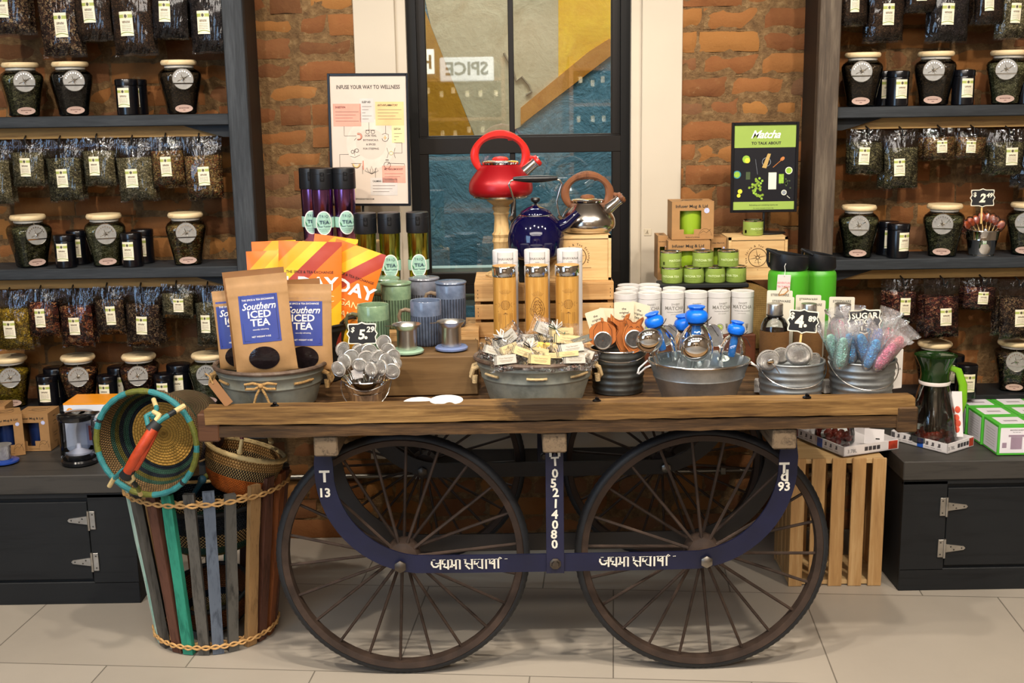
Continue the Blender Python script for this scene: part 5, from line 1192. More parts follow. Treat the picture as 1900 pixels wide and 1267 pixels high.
M_can = plain('white_canister', '#cfccc9', .35, var=.02); M_gry = plain('pale_grey_print', '#77746e', .5); M_whisk = plain('dark_grey_print', '#4e4c48', .5); M_mg = plain('matcha_green', '#8fa641', .5)
def make_can():
    r_ = thing('matcha_canister', 'x', 'canister'); R = .0345; h = .128; m_ = MB(); m_.lathe([(.001, 0), (R-.001, 0), (R, .002), (R, h-.018)], 36, caps=False); q = MB()
    q.text('SWEET', .0085, (.002, 0, .094), 1); q.text('MATCHA', .0160, (0, 0, .082), 1, sx=.95, bold=.005); q.box((-.026, 0, .0735), (.026, .0001, .0742), 1); q.text('THE SPICE & TEA EXCHANGE', .0038, (0, 0, .0705), 2); q.text('green tea powder', .0034, (0, 0, .064), 1)
    n = 20; q.add([(-.007+.0085*math.cos(2*PI*i/n), 0, .022+.0085*math.sin(2*PI*i/n)) for i in range(n)], [tuple(range(n))], 3); q.tube([(-.007+.0105*math.cos(2*PI*i/n), 0, .022+.0105*math.sin(2*PI*i/n)) for i in range(n)], .0006, 4, closed=True, mi=2)
    for k in range(-3, 4): q.tube([(.0155+k*.0007, 0, .018), (.0155+k*.0016, 0, .032)], .0003, 4, mi=2)
    q.box((.0145, 0, .011), (.0165, .0001, .019), 2); rr_ = R+.0004; m_.add([(rr_*math.sin(p.x/R), -rr_*math.cos(p.x/R), p.z) for p in q.v], q.f, q.m)
    m_.build('canister_body', [M_can, M_gry, M_whisk, M_mg], parent=r_, smooth=50)
    m_ = MB(); m_.lathe([(R+.0003, h-.0175), (R+.0008, h-.017), (R+.0008, h-.001), (R-.0008, h), (R-.003, h-.0012), (.001, h-.0012)], 36, caps=False); m_.build('lid', M_can, parent=r_); return r_
can0 = make_can(); u_ = False
for k, (px, D) in enumerate([(1160, 3.566), (1204, 3.566), (1247, 3.568), (1290, 3.569), (1333, 3.569), (1376, 3.57), (1163, 3.648), (1206, 3.648), (1250, 3.646)]):
    lab = ('white matcha canister at the left end of the front row, behind the tea nests', 'white matcha canister second in the front row, behind the left blue stopper', 'white matcha canister third in the front row', 'white matcha canister fourth in the front row, behind the central blue stoppers', 'white matcha canister fifth in the front row', 'white matcha canister at the right end of the front row', 'white matcha canister in the back row at its left end', 'white matcha canister in the back row, second from left', 'white matcha canister in the back row, third from left')[k]
    o = can0 if not u_ else dup(can0, (0, 0, 0)); u_ = True; o['label'] = lab; o['group'] = 'white matcha canisters'; o.location = PX(px, zs_+.001, D); o.rotation_euler = (0, 0, (.25, .05, .1, -.1, .15, -.2, 0, 0, 0)[k])
# shallow box of three more canisters standing higher behind
#block('canister_riser', 'small pale box lifting the rearmost white canisters', 'box', PX(1150, .9, 3.72).x, PX(1218, .9, 3.72).x, 3.693, 3.77, DZ, .885, M_ply)
for px, lab in ((1166, 'white matcha canister raised at the very back, left'), (1204, 'white matcha canister raised at the very back, right')):
    o = dup(can0, (0, 0, 0), 0, lab, 'white matcha canisters'); o.location = PX(px, zs_+.001, 3.722)
M_tgl = plain('lime_tin_label', '#8ca24a', .35, var=.05); M_tinm = metal('tin_metal', '#c9c6bd', .15)
def make_mtin():
    r_ = thing('matcha_tin', 'x', 'tin'); R = .0325; h = .050; m_ = MB(); m_.lathe([(.001, .0), (R-.002, 0), (R, .003), (R, h-.005)], 36, caps=False); q = MB()
    q.text('MATCHA TEA', .0095, (0, 0, .022), 1); q.box((-.026, 0, .0135), (.026, .0001, .0142), 2); q.text('organic green tea powder', .0032, (0, 0, .016), 2); q.text('NET WT 1 OZ', .0032, (0, 0, .009), 2)
    for z in (.0265, .0235, .0205): q.box((.036, 0, z), (.05, .0001, z+.0012), 1)
    q.box((-.052, 0, .008), (-.044, .0001, .018), 2); rr_ = R+.0003; m_.add([(rr_*math.sin(p.x/R), -rr_*math.cos(p.x/R), p.z) for p in q.v], q.f, q.m); m_.build('tin_body', [M_tgl, plain('pale_lime_print', '#dbe6b4', .5), plain('dark_olive_print', '#44511c', .5)], parent=r_, smooth=50)
    m_ = MB(); m_.lathe([(R+.0003, h-.0045), (R+.0012, h-.003), (R+.0012, h-.0005), (R-.001, h), (R-.003, h-.0025), (.001, h-.0025)], 36, caps=False); m_.build('steel_lid', M_tinm, parent=r_); return r_
mt0 = make_mtin(); u_ = False
rows_ = [(1247, 0, .998, -.35, 'bottom row, leftmost'), (1287, 0, .998, -.3, 'bottom row, second from left'), (1326, 0, .998, .05, 'bottom row, third from left'), (1365, 0, .998, -.9, 'bottom row, rightmost'), (1245, 1, 1.0488, .6, 'upper row, left, with a dark corner mark'), (1304, 1, 1.0488, -.1, 'upper row, middle'), (1351, 1, 1.0488, .0, 'upper row, right')]
for px, r_i, z, rz, lab in rows_:
    o = mt0 if not u_ else dup(mt0, (0, 0, 0)); u_ = True; o['label'] = 'small lime green matcha tin, '+lab; o['group'] = 'lime green matcha tins'; o.location = PX(px, z+.001, 3.747); o.rotation_euler = (0, 0, rz); o.scale = (1.02, 1, 1.0)
# infuser mug boxes with a window
M_holew = plain('box_inside', '#1c130b', .8)
def mug_box(label, c, w_, h, dp, mugm, rz=0, group=None):
    r_ = thing('mug_gift_box', label, 'box', c, rz=rz, group=group); W_ = w_/2; y = -dp/2
    win_ = [(-W_*.62, h*.16), (-W_*.62, h*.75), (W_*.36, h*.75), (W_*.36, h*.38), (W_*.12, h*.34), (W_*.0, h*.24), (-W_*.02, h*.14), (-W_*.45, h*.14), (-W_*.45, h*.24), (-W_*.62, h*.24)]
    win_ = [(-.62, .27), (-.62, .76), (.40, .76), (.40, .36), (.22, .33), (.10, .25), (.06, .14), (-.42, .14), (-.42, .27)]
    m_ = MB()
    # front face as strips round the window, so that it is a real opening
    xs = [-1, -.62, -.42, .06, .40, 1]; zs = [0, .14, .27, .36, .76, 1]
    def inside(x, z): return (-.62 < x < .40 and .36 < z < .76) or (-.42 < x < .06 and .14 < z < .76) or (-.62 < x < .25 and .27 < z < .76)
    for i in range(5):
        for j in range(5):
            if not inside((xs[i]+xs[i+1])/2, (zs[j]+zs[j+1])/2): m_.add([(W_*xs[i], y, h*zs[j]), (W_*xs[i+1], y, h*zs[j]), (W_*xs[i+1], y, h*zs[j+1]), (W_*xs[i], y, h*zs[j+1])], [(0, 1, 2, 3)])
    m_.add([(-W_, y, 0), (W_, y, 0), (W_, -y, 0), (-W_, -y, 0), (-W_, y, h), (W_, y, h), (W_, -y, h), (-W_, -y, h)], [(3, 2, 1, 0), (4, 5, 6, 7), (1, 2, 6, 5), (2, 3, 7, 6), (3, 0, 4, 7)])
    n = 14; m_.add([(W_*.60, y-.0006, h*.14)]+[(W_*.60+W_*.36*math.cos(PI*i/n), y-.0006, h*.10+h*.22*math.sin(PI*i/n)) for i in range(n+1)], [(0, i+1, i+2) for i in range(n)])
    m_.text('Infuser Mug & Lid', w_*.098, (-W_*.06, y-.0005, h*.875), 1, bold=.02, sx=1.1); m_.text('The Spice & Tea Exchange', w_*.032, (0, y-.0005, h*.06), 1, bold=.01)
    m_.tube([(W_*.35, y-.0008, h*.16), (W_*.52, y-.0008, h*.22), (W_*.66, y-.0008, h*.17), (W_*.86, y-.0008, h*.27)], .0005, 4, mi=1); m_.tube([(W_*.60+W_*.30*math.cos(PI*i/n), y-.0008, h*.10+h*.18*math.sin(PI*i/n)) for i in range(n+1)], .0004, 4, mi=1)
    m_.tube([(W_*(.1+.5*math.cos(a)), dp*(.05+.2*math.sin(a)), h+.0004) for a in [i*PI/8 for i in range(16)]], .0004, 4, mi=1); m_.tube([(-W_*.5, -.01, h+.0004), (W_*.2, .01, h+.0004), (W_*.6, .03, h+.0004)], .0005, 4, mi=1)
    q = MB()
    for z, b in ((.86, 'Includes'), (.72, 'steel infuser'), (.64, 'and lid'), (.42, 'microwave safe'), (.34, 'dishwasher'), (.18, 'two cup size')): q.text(b, w_*.055, (0, 0, h*z), 1, bold=.01)
    m_.add([(W_+.0005, p.x, p.z) for p in q.v], q.f, q.m)
    m_.build('printed_box', [M_kraftb, M_ink], parent=r_, smooth=0)
    m_ = MB(); n = 14; m_.add([(W_*.66+W_*.13*math.cos(2*PI*i/n), y-.0009, h*.76+W_*.13*math.sin(2*PI*i/n)) for i in range(n)], [tuple(range(n))]); m_.build('round_sticker', plain('blue_white_sticker', '#b9bddb', .4, var=.2, vs=200), parent=r_, smooth=0)
    m_ = MB(); m_.lathe([(.001, .004), (W_*.56, .004), (W_*.60, h*.1), (W_*.66, h*.78), (W_*.62, h*.80), (.001, h*.80)], 28, caps=False); m_.build('mug_inside', mugm, parent=r_); return r_
M_lime = plain('lime_mug', '#8fae2a', .3, var=.05); M_navy = plain('navy_mug', '#16264f', .3)
def mb_at(label, px0, px1, pyt, D, z0, mm, dep, rz=0, grp=None):
    k_ = mpp(at((px0+px1)/2, pyt, D)); w_ = (px1-px0)*k_; zt2 = kz((px0+px1)/2, pyt, D); cx = (at(px0, pyt, D).x+at(px1, pyt, D).x)/2
    return mug_box(label, (cx, D+dep/2, z0), w_, zt2-z0, dep, mm, rz, grp), zt2
GB = 'kraft boxes with lime green mugs'
b_, zt3 = mb_at('kraft mug box in front, behind the upper row of matcha tins', 1240, 1318, 447, 3.805, .990, M_lime, .12, .0, GB)
b_, _ = mb_at('kraft box with a lime mug, stacked on top of the others', 1247, 1325, 374, 3.83, zt3+.002, M_lime, .11, .0, GB)
b_, _ = mb_at('kraft mug box at the left end, mostly hidden', 1221, 1239, 438, 3.86, .990, M_lime, .1, 0, GB)
b_, _ = mb_at('kraft mug box squeezed between the front box and the tea box', 1319, 1348, 441, 3.86, .990, M_lime, .1, 0, GB)
x0, x1 = at(1350, 440, 3.83).x, at(1462, 440, 3.83).x
zT = kz(1400, 440, 3.83); tea_box('wooden tea box on the right with a full round burnt logo, below the matcha sign', x0+.004, x1, 3.83, 3.965, .990, zT, 0, .5)
o = dup(mt0, PX(1397, zT+.001, 3.89), .5, 'lime green matcha tin standing alone beside the sign pole', 'lime green matcha tins')
sg = thing('matcha_sign', 'black framed matcha sign on a pole, standing on the wooden tea box', 'sign', (at(1417, 400, 3.93).x, 3.925, zT+.001))
m_ = MB(); m_.lathe([(.001, 0), (.072, 0), (.073, .003), (.07, .005), (.001, .006)], 40, oy=.55); m_.build('base_disc', M_black, parent=sg)
a_ = at(1354, 395, 3.93); b_ = at(1481, 226, 3.93); z0 = a_.z-zT; z1 = b_.z-zT; xx0 = a_.x-sg.location.x; xx1 = b_.x-sg.location.x+.002
m_ = MB(); m_.tube([(0, .004, .005), (0, .004, z0+.02)], .0045, 10); m_.build('pole', M_black, parent=sg)
m_ = MB(); e = .009
for lo, hi in (((xx0, -.006, z0), (xx0+e, .008, z1)), ((xx1-e, -.006, z0), (xx1, .008, z1)), ((xx0+e, -.006, z0), (xx1-e, .008, z0+e)), ((xx0+e, -.006, z1-e), (xx1-e, .008, z1)), ((xx0+e, .002, z0+e), (xx1-e, .008, z1-e))): m_.box(lo, hi, ch=.001)
m_.build('frame', plain('satin_black_frame', '#0e0f14', .3), parent=sg, smooth=0)
m_ = MB(); A, B, C_, E_ = xx0+e, xx1-e, z0+e, z1-e; Wp, Hp = B-A, E_-C_; X = lambda u: A+Wp*u; Z = lambda v_: C_+Hp*v_
m_.box((A, -.001, C_), (B, .0025, E_), 0); m_.box((A, -.0015, Z(.735)), (B, -.0011, E_), 1); m_.box((A, -.0015, C_), (B, -.0011, Z(.095)), 1)
m_.text('Matcha', .036, (X(.5), -.002, Z(.885)), 2, shear=.45, bold=.015, space=.9); m_.text('TO TALK ABOUT', .0125, (X(.52), -.002, Z(.785)), 3, bold=.03); m_.text('Refreshing and revitalizing matcha tea', .0062, (X(.5), -.002, Z(.055)), 3); m_.text('for every moment of your day', .0055, (X(.5), -.002, Z(.017)), 3)
def disc(m_, u, v_, r, mi, k=0, n=18, sx=1, rot=0): m_.add([(X(u)+r*(sx*math.cos(a)*math.cos(rot)-math.sin(a)*math.sin(rot)), -.0016-k*.0002, Z(v_)+r*(sx*math.cos(a)*math.sin(rot)+math.sin(a)*math.cos(rot))) for a in [2*PI*i/n for i in range(n)]], [tuple(range(n))], mi)
disc(m_, .20, .60, .0125, 4); disc(m_, .22, .585, .0085, 5, 1); disc(m_, .0+.055, .42, .013, 6); disc(m_, .055, .42, .010, 4, 1); disc(m_, .11, .22, .0075, 5); disc(m_, .09, .17, .006, 5, 1, sx=1, rot=.3)
disc(m_, .53, .565, .0145, 7); disc(m_, .53, .565, .0130, 0, 1); m_.add([(X(.46), -.0022, Z(.50)), (X(.53), -.0022, Z(.49)), (X(.60), -.0022, Z(.66)), (X(.55), -.0022, Z(.665))], [(0, 1, 2, 3)], 8)
disc(m_, .79, .60, .0055, 9, 0, sx=1.5, rot=.7); m_.tube([(X(.64), -.0018, Z(.50)), (X(.78), -.0018, Z(.59))], .0011, 5, mi=9); disc(m_, .90, .46, .012, 10); disc(m_, .90, .46, .0095, 4, 1)
m_.tube([(X(.35), -.0018, Z(.60)), (X(.39), -.0018, Z(.42))], .0006, 4, mi=7)
rr = random.Random(3)
for k in range(34): disc(m_, .42+rr.gauss(0, .045)-(k % 6)*.012, .36-k*.0062+rr.gauss(0, .01), .0042, 11 if k % 3 else 4, k % 5*.3, 7)
m_.box((X(.57), -.0018, Z(.24)), (X(.70), -.0015, Z(.44)), 10); m_.box((X(.74), -.0018, Z(.31)), (X(.82), -.0015, Z(.42)), 4); disc(m_, .83, .20, .009, 10); disc(m_, .83, .20, .0065, 7, 1); m_.tube([(X(.88), -.0018, Z(.16)), (X(.93), -.0018, Z(.13))], .0012, 4, mi=10)
for k in range(12): disc(m_, .87+rr.gauss(0, .03), .31+rr.gauss(0, .03), .003, 12, 0, 6)
m_.box((X(.20), -.0017, Z(.36)), (X(.27), -.0015, Z(.45)), 12)
m_.build('printed_poster', [plain('poster_black', '#14151c', .35, var=.1), plain('poster_green', '#93ad50', .4, var=.04), M_wh, M_ink, plain('matcha_leaf', '#8db53a', .5, var=.2, vs=200), plain('lemon', '#e0d43c', .5), plain('teal_cup', '#2f7f93', .5), plain('grey_dish', '#8a919a', .5), plain('bamboo_whisk', '#b99a5a', .5), plain('copper_spoon', '#b9743c', .5), plain('off_white', '#d9dcc9', .5), plain('powder_green', '#7d9a28', .6, var=.2, vs=300), plain('dim_green', '#3d4c2c', .6)], parent=sg, smooth=0)
# ---------- wellness poster in a black frame
D = 3.99; q = [at(614, 383, D), at(762, 378, D), at(762, 147, D), at(614, 137, D)]
zt4 = 1.132; x0, x1 = q[0].x, q[1].x; z0, z1 = q[0].z, q[3].z
wp = thing('wellness_poster', 'tall black framed poster about infusing your way to wellness', 'poster', ((x0+x1)/2, D, zt4), rot=(0, .012, -.05)); W_ = (x1-x0)/2; z0 -= zt4; z1 -= zt4; e = .008
m_ = MB()
for lo, hi in (((-W_, -.006, z0), (-W_+e, .008, z1)), ((W_-e, -.006, z0), (W_, .008, z1)), ((-W_+e, -.006, z0), (W_-e, .008, z0+e)), ((-W_+e, -.006, z1-e), (W_-e, .008, z1)), ((-W_+e, .003, z0+e), (W_-e, .008, z1-e))): m_.box(lo, hi, ch=.001)
m_.build('frame', plain('satin_black_frame', '#0e0f14', .3), parent=wp, smooth=0)
m_ = MB(); m_.tube([(-.03, .012, -.132+.0), (-.03, .012, z1-.1)], .004, 8); m_.box((-.07, -.02, -.30), (.01, .03, -.295)) if False else None
m_.box((-.05, -.03, .0005), (-.01, .02, .006)); m_.build('stand', M_black, parent=wp)
m_ = MB(); A, B, C_, E_ = -W_+e, W_-e, z0+e, z1-e; Wp, Hp = B-A, E_-C_; X = lambda u: A+Wp*u; Z = lambda v_: C_+Hp*v_; y = -.0022
m_.box((A, -.0015, C_), (B, .003, E_), 0)
n = 40; m_.add([(X(.52)+.082*math.cos(2*PI*i/n), y+.0004, Z(.47)+.082*math.sin(2*PI*i/n)) for i in range(n)], [tuple(range(n))], 7); m_.add([(X(.52)+.05*math.cos(2*PI*i/n), y+.0002, Z(.47)+.05*math.sin(2*PI*i/n)) for i in range(n)], [tuple(range(n))], 0)
m_.text('INFUSE YOUR WAY TO WELLNESS', .0175, (X(.5), y, Z(.912)), 1, bold=.015, sx=.78)
def card(u0, u1, v0, v1, mi, title, nl):
    m_.box((X(u0), y, Z(v0)), (X(u1), y+.0005, Z(v1)), mi); m_.text(title, .0088, (X(u0+.03), y-.0005, Z(v1-.028)), 1, align='LEFT', bold=.02, sx=.75)
    for k in range(nl): zz = Z(v1-.062-k*.024); m_.box((X(u0+.03), y-.0006, zz-.0007), (X(u1-.03-.04*((k*7) % 3)), y-.0002, zz+.0004), 6)
card(.03, .40, .61, .785, 2, 'DIGESTION', 4); card(.385, .57, .64, .825, 3, 'SLEEP AID', 5); card(.59, .965, .615, .80, 4, 'ANTI-INFLAMMATORY', 4); card(.80, .965, .48, .615, 5, 'DETOX', 4); card(.02, .30, .085, .235, 5, 'COLD & FLU', 4); card(.50, .86, .065, .205, 3, 'CALMING', 3); card(.66, .97, .165, .30, 2, 'METABOLISM BOOST', 3)
for i, b in enumerate(('OUR TEAS,', 'BOTANICALS,', '& SPICES', 'FOR STEEPING')): m_.text(b, .0082, (X(.52), y, Z(.535-i*.034)), 1, bold=.02)
ln = lambda pts, r=.0005, mi=1: m_.tube([(X(a), y-.0002, Z(b)) for a, b in pts], r, 4, mi=mi)
ln([(.17, .61), (.17, .535), (.33, .535)]); ln([(.50, .64), (.50, .575)]); ln([(.72, .615), (.72, .55)]); ln([(.93, .48), (.93, .40), (.82, .40)]); ln([(.10, .235), (.10, .39), (.22, .39)]); ln([(.40, .235), (.40, .30)]); ln([(.57, .205), (.57, .28)]); ln([(.96, .30), (.96, .315), (.74, .32)])
def circ(u, v_, r, mi=1, a0=0, a1=2*PI, rr_=.0007): m_.tube([(X(u)+r*math.cos(a0+(a1-a0)*i/14), y-.0003, Z(v_)+r*math.sin(a0+(a1-a0)*i/14)) for i in range(15)], rr_, 4, mi=mi)
circ(.36, .53, .009, 2, -2, 2, .003); circ(.36, .53, .0115, 1, -2, 2); ln([(.30, .50), (.33, .52)]); circ(.48, .565, .006); circ(.55, .565, .006); ln([(.45, .58), (.58, .58)]); circ(.71, .515, .010, 1, PI, 2*PI); ln([(.67, .545), (.71, .555), (.755, .545), (.755, .51)]); ln([(.69, .52), (.73, .52)], .0014, 4); ln([(.71, .505), (.71, .537)], .0014, 4)
ln([(.73, .44), (.75, .40), (.73, .36)]); ln([(.84, .44), (.82, .40), (.84, .36)]); circ(.785, .40, .006, 5, rr_=.0011); ln([(.24, .375), (.30, .365), (.37, .385)]); ln([(.30, .38), (.30, .43)]); circ(.275, .41, .005); circ(.33, .42, .006); circ(.32, .335-.02, .011, 4, PI, 2*PI, .003); circ(.32, .315, .0135, 1, PI, 2*PI); ln([(.25, .318), (.39, .318)]); ln([(.41, .27), (.41, .34)], .002, 2)
circ(.73, .305, .011); ln([(.73, .305), (.75, .32)]); ln([(.71, .345), (.75, .345)], .0012)
for s_ in (-1, 0, 1): ln([(.52, .235), (.52+s_*.07-.02, .26), (.52+s_*.06, .285+.01*(s_ == 0)), (.52+s_*.07+.02, .26), (.52, .235)])
m_.text('SPICEANDTEA.COM', .007, (X(.42), y, Z(.035)), 1, bold=.02)
m_.build('printed_sheet', [plain('poster_paper', '#cfc0b1', .45, var=.03), M_ink, plain('salmon_card', '#e79a86', .5), plain('grey_card', '#c9c2bb', .5), plain('apricot_card', '#ecbf85', .5), plain('straw_card', '#d9cf9a', .5), plain('brown_lines', '#6d5c50', .6), plain('shade_ring', '#d8c9ba', .5)], parent=wp, smooth=0)
# ---------- chalk price signs
M_chalkb = plain('chalkboard', '#17171a', .7, var=.1); M_chalkw = plain('chalk_cream_edge', '#f0e8d2', .6, var=.02); M_stick = plain('sign_stick', '#d8b26e', .6)
def sign_outline(W, H):
    w_, h = W/2, H/2; r = min(W, H)*.09
    half = [(0, h+r*.9), (w_*.16, h+r*.35), (w_*.3, h), (w_-r*1.5, h), (w_-r*.3, h-r*.1), (w_-r*.1, h-r*1.2), (w_-r*.6, h*.35), (w_+r*.1, h*.12), (w_+r*.55, 0)]
    q = half+[(x, -z) for x, z in half[-2::-1]]
    return q+[(-x, z) for x, z in q[-2:0:-1]]
def price_sign(label, px, py, D, Wpx, Hpx, draw, tilt=0, stick=.05, yaw=0):
    c = at(px, py, D); k_ = mpp(c); W, H = Wpx*k_, Hpx*k_
    r_ = thing('price_sign', label, 'sign', c, rot=(-.05, tilt, yaw)); o_ = sign_outline(W, H)
    m_ = MB(); m_.prism([(x*1.0, z*1.0) for x, z in o_[::-1]], -.0015, .0015, 0)
    m_.prism([(x*.93, z*.90) for x, z in o_[::-1]], -.0019, -.0012, 1)
    draw(m_, W, H); m_.build('chalk_board', [M_chalkw, M_chalkb, M_chalkw], parent=r_, smooth=0)
    m_ = MB(); m_.box((-.003, .0016, -H/2-stick), (.003, .0040, -H*.3), ch=.0005); m_.build('stick', M_stick, parent=r_, smooth=0); return r_
def pr529(m_, W, H): m_.text('5', H*.66, (-W*.03, -.0022, -H*.06), 2, bold=.03, shear=.15); m_.text('.', H*.7, (W*.13, -.0022, -H*.02), 2, bold=.05); m_.text('$', H*.34, (-W*.33, -.0022, H*.20), 2, bold=.02, shear=.2); m_.text('29', H*.38, (W*.28, -.0022, H*.20), 2, bold=.03, shear=.15)
def pr489(m_, W, H): m_.text('4', H*.74, (-W*.12, -.0022, -H*.04), 2, bold=.05); m_.text('.', H*.7, (W*.08, -.0022, -H*.02), 2, bold=.05); m_.text('$', H*.42, (-W*.38, -.0022, H*.22), 2, bold=.03); m_.text('89', H*.36, (W*.29, -.0022, H*.13), 2, bold=.04)
def pr249(m_, W, H): m_.text('2', H*.72, (-W*.02, -.0022, -H*.04), 2, bold=.04, shear=.2); m_.text('$', H*.36, (-W*.33, -.0022, H*.2), 2, bold=.03); m_.text('49', H*.38, (W*.28, -.0022, H*.14), 2, bold=.03, shear=.15)
def prsug(m_, W, H): m_.text('SUGAR', H*.36, (0, -.0022, H*.24), 2, bold=.03); m_.text('STICK', H*.32, (-W*.02, -.0022, -H*.03), 2, bold=.03); m_.text('1.79', H*.32, (W*.05, -.0022, -H*.30), 2, bold=.03)
price_sign('chalk sign reading $5.29 above the mesh tea spoons', 672, 619, 3.13, 54, 38, pr529, .0, .06)
price_sign('chalk sign reading $4.89 on a pale stick', 1490, 596, 3.10, 56, 40, pr489, .10, .07)
price_sign('chalk sign reading SUGAR STICK behind the wrapped candy', 1604, 596, 3.11, 60, 42, prsug, -.02, .06)
price_sign('chalk sign reading $2.49 above the amber lollipops', 1823, 367, 3.985, 44, 30, pr249, 0, .06)
# ---------- mesh tea balls and spoons
t = NT('wire_mesh'); v = t.coord(); wv = t.node('ShaderNodeTexWave', {'Vector': v, 'Scale': 190}); w2 = t.node('ShaderNodeTexWave', {'Vector': v, 'Scale': 190}, bands_direction='Z'); n1 = t.noise(v, 60, 3)
t.bump(t.math('ADD', wv.outputs[1], w2.outputs[1]), .8, .002); M_mesh = t.base(t.ramp(t.math('MULTIPLY', t.math('ADD', wv.outputs[1], w2.outputs[1]), t.math('ADD', n1.outputs[0], .35)), [(.1, '#4d4640'), (.6, '#aaa39b'), (1, '#ece9e4')]).outputs[0], .3, .75)
M_rimw = plain('bright_rim', '#dedad3', .25, metal=.6)
rr = random.Random(11)
SPN = [(635, 648, 13), (652, 662, 14), (685, 652, 14), (713, 636, 12), (678, 663, 12), (700, 661, 12), (629, 684, 13), (690, 685, 12), (709, 682, 13), (728, 662, 11), (728, 688, 12), (722, 650, 11), (665, 650, 11), (640, 671, 10), (716, 670, 11), (668, 677, 10), (741-8, 675, 11)]
proto = None
for k, (px, py, rp_) in enumerate(SPN):
    D = 3.03+.10*max(0, (690-py)/60)+rr.uniform(-.008, .008); c = at(px, py, D)
    if proto is None:
        r_ = thing('mesh_tea_spoon', 'x', 'tea spoon'); m_ = MB(); m_.sphere(.0185, (0, 0, 0), 20, 12); m_.build('mesh_ball', M_mesh, parent=r_)
        m_ = MB(); m_.tube([(.0195*math.cos(a), -.0, .0195*math.sin(a)) for a in [i*2*PI/24 for i in range(24)]], .0018, 6, closed=True); m_.tube([(.0205*math.cos(a), -.004, .0205*math.sin(a)) for a in [i*2*PI/24 for i in range(24)]], .0012, 6, closed=True); m_.build('rim', M_rimw, parent=r_)
        m_ = MB()
        for s_ in (-1, 1): m_.tube([(s_*.004, 0, -.019), (s_*.003, .002, -.035), (s_*.0035, .0, -.052)], .0013, 6)
        m_.build('handle', M_wire, parent=r_); proto = r_; o = r_
    else: o = dup(proto, (0, 0, 0))
    o.location = c; cen = at(682, 700, 3.09); d = Vector((c.x-cen.x, 0, c.z-cen.z+.05)); o.rotation_euler = (rr.uniform(-.3, .5), math.atan2(d.x, d.z), rr.uniform(-.9, .9)); o['group'] = 'mesh tea spoons in the tin pail'
    side = 'left' if px < 660 else ('right' if px > 703 else 'middle'); lvl = 'top' if py < 655 else ('lowest' if py > 680 else 'middle'); o['label'] = ['round mesh tea spoon at the far left, under the price sign', 'large mesh tea spoon at centre left of the bunch', 'mesh tea spoon just under the middle of the price sign', 'mesh tea spoon standing highest, right of the price sign', 'mesh tea spoon in the middle of the bunch', 'mesh tea spoon right of the middle one', 'mesh tea spoon lowest at the left, over the pail rim', 'mesh tea spoon lowest at the centre, over the pail rim', 'mesh tea spoon lowest right of centre', 'small mesh tea spoon in the right cluster', 'mesh tea spoon lowest at the right edge', 'mesh tea spoon below the highest one', 'mesh tea spoon half hidden behind the centre left one', 'mesh tea spoon tucked deep at the left', 'mesh tea spoon deep in the right cluster', 'mesh tea spoon deep in the middle above the twist tags', 'mesh tea spoon furthest right'][k]
cc = at(664, 694, 3.045); m_ = MB()
for k in range(3): m_.at(cc+Vector((.008*k-.008, -.001*k, .002*k)), (0, -.4+.2*k, 0)); m_.box((-.006, -.0005, -.014), (.006, .0005, .012), ch=.0004)
tag(m_.build('paper_tag', plain('grey_tag', '#bdb6b0', .5, var=.15, vs=300), smooth=0), 'grey striped paper tags tucked among the mesh tea spoons', 'tag')
# large mesh balls in the ribbed bucket
BL = [(1425, 668, 21, .1, 'large mesh tea ball at the left with a small steel clip'), (1448, 660, 17, .0, 'mesh tea ball partly hidden in the middle of the bucket'), (1482, 657, 24, -.35, 'large mesh tea ball with wide white rim under the $4.89 sign'), (1508, 668, 15, .3, 'mesh tea ball at the right edge of the bucket')]
for k, (px, py, rp_, yw, lab) in enumerate(BL):
    D = (3.08, 3.13, 3.07, 3.12)[k]; c = at(px, py, D); R = rp_*mpp(c); r_ = thing('mesh_tea_ball', lab, 'tea ball', c, group='large mesh tea balls', rot=(.35, 0, yw)); m_ = MB(); m_.sphere(R*.93, (0, 0, 0), 28, 18); m_.build('mesh_ball', M_mesh, parent=r_)
    m_ = MB(); m_.tube([(R*math.cos(a), 0, R*math.sin(a)) for a in [i*2*PI/36 for i in range(36)]], .0028 if k == 2 else .0016, 8, closed=True); m_.build('rim', M_rimw, parent=r_)
c = at(1430, 672, 3.05); m_ = MB(); m_.at(c, (.4, 0, 0)); m_.sphere(.010, (0, 0, 0), 14, 8, sc_=(1, .35, 1)); m_.at(); m_.tube([c, c+Vector((.01, -.008, -.01)), c+Vector((.022, -.01, -.028))], .0012, 5); tag(m_.build('steel_clip', M_chrome), 'small round steel clip hanging on the left mesh tea ball', 'clip')
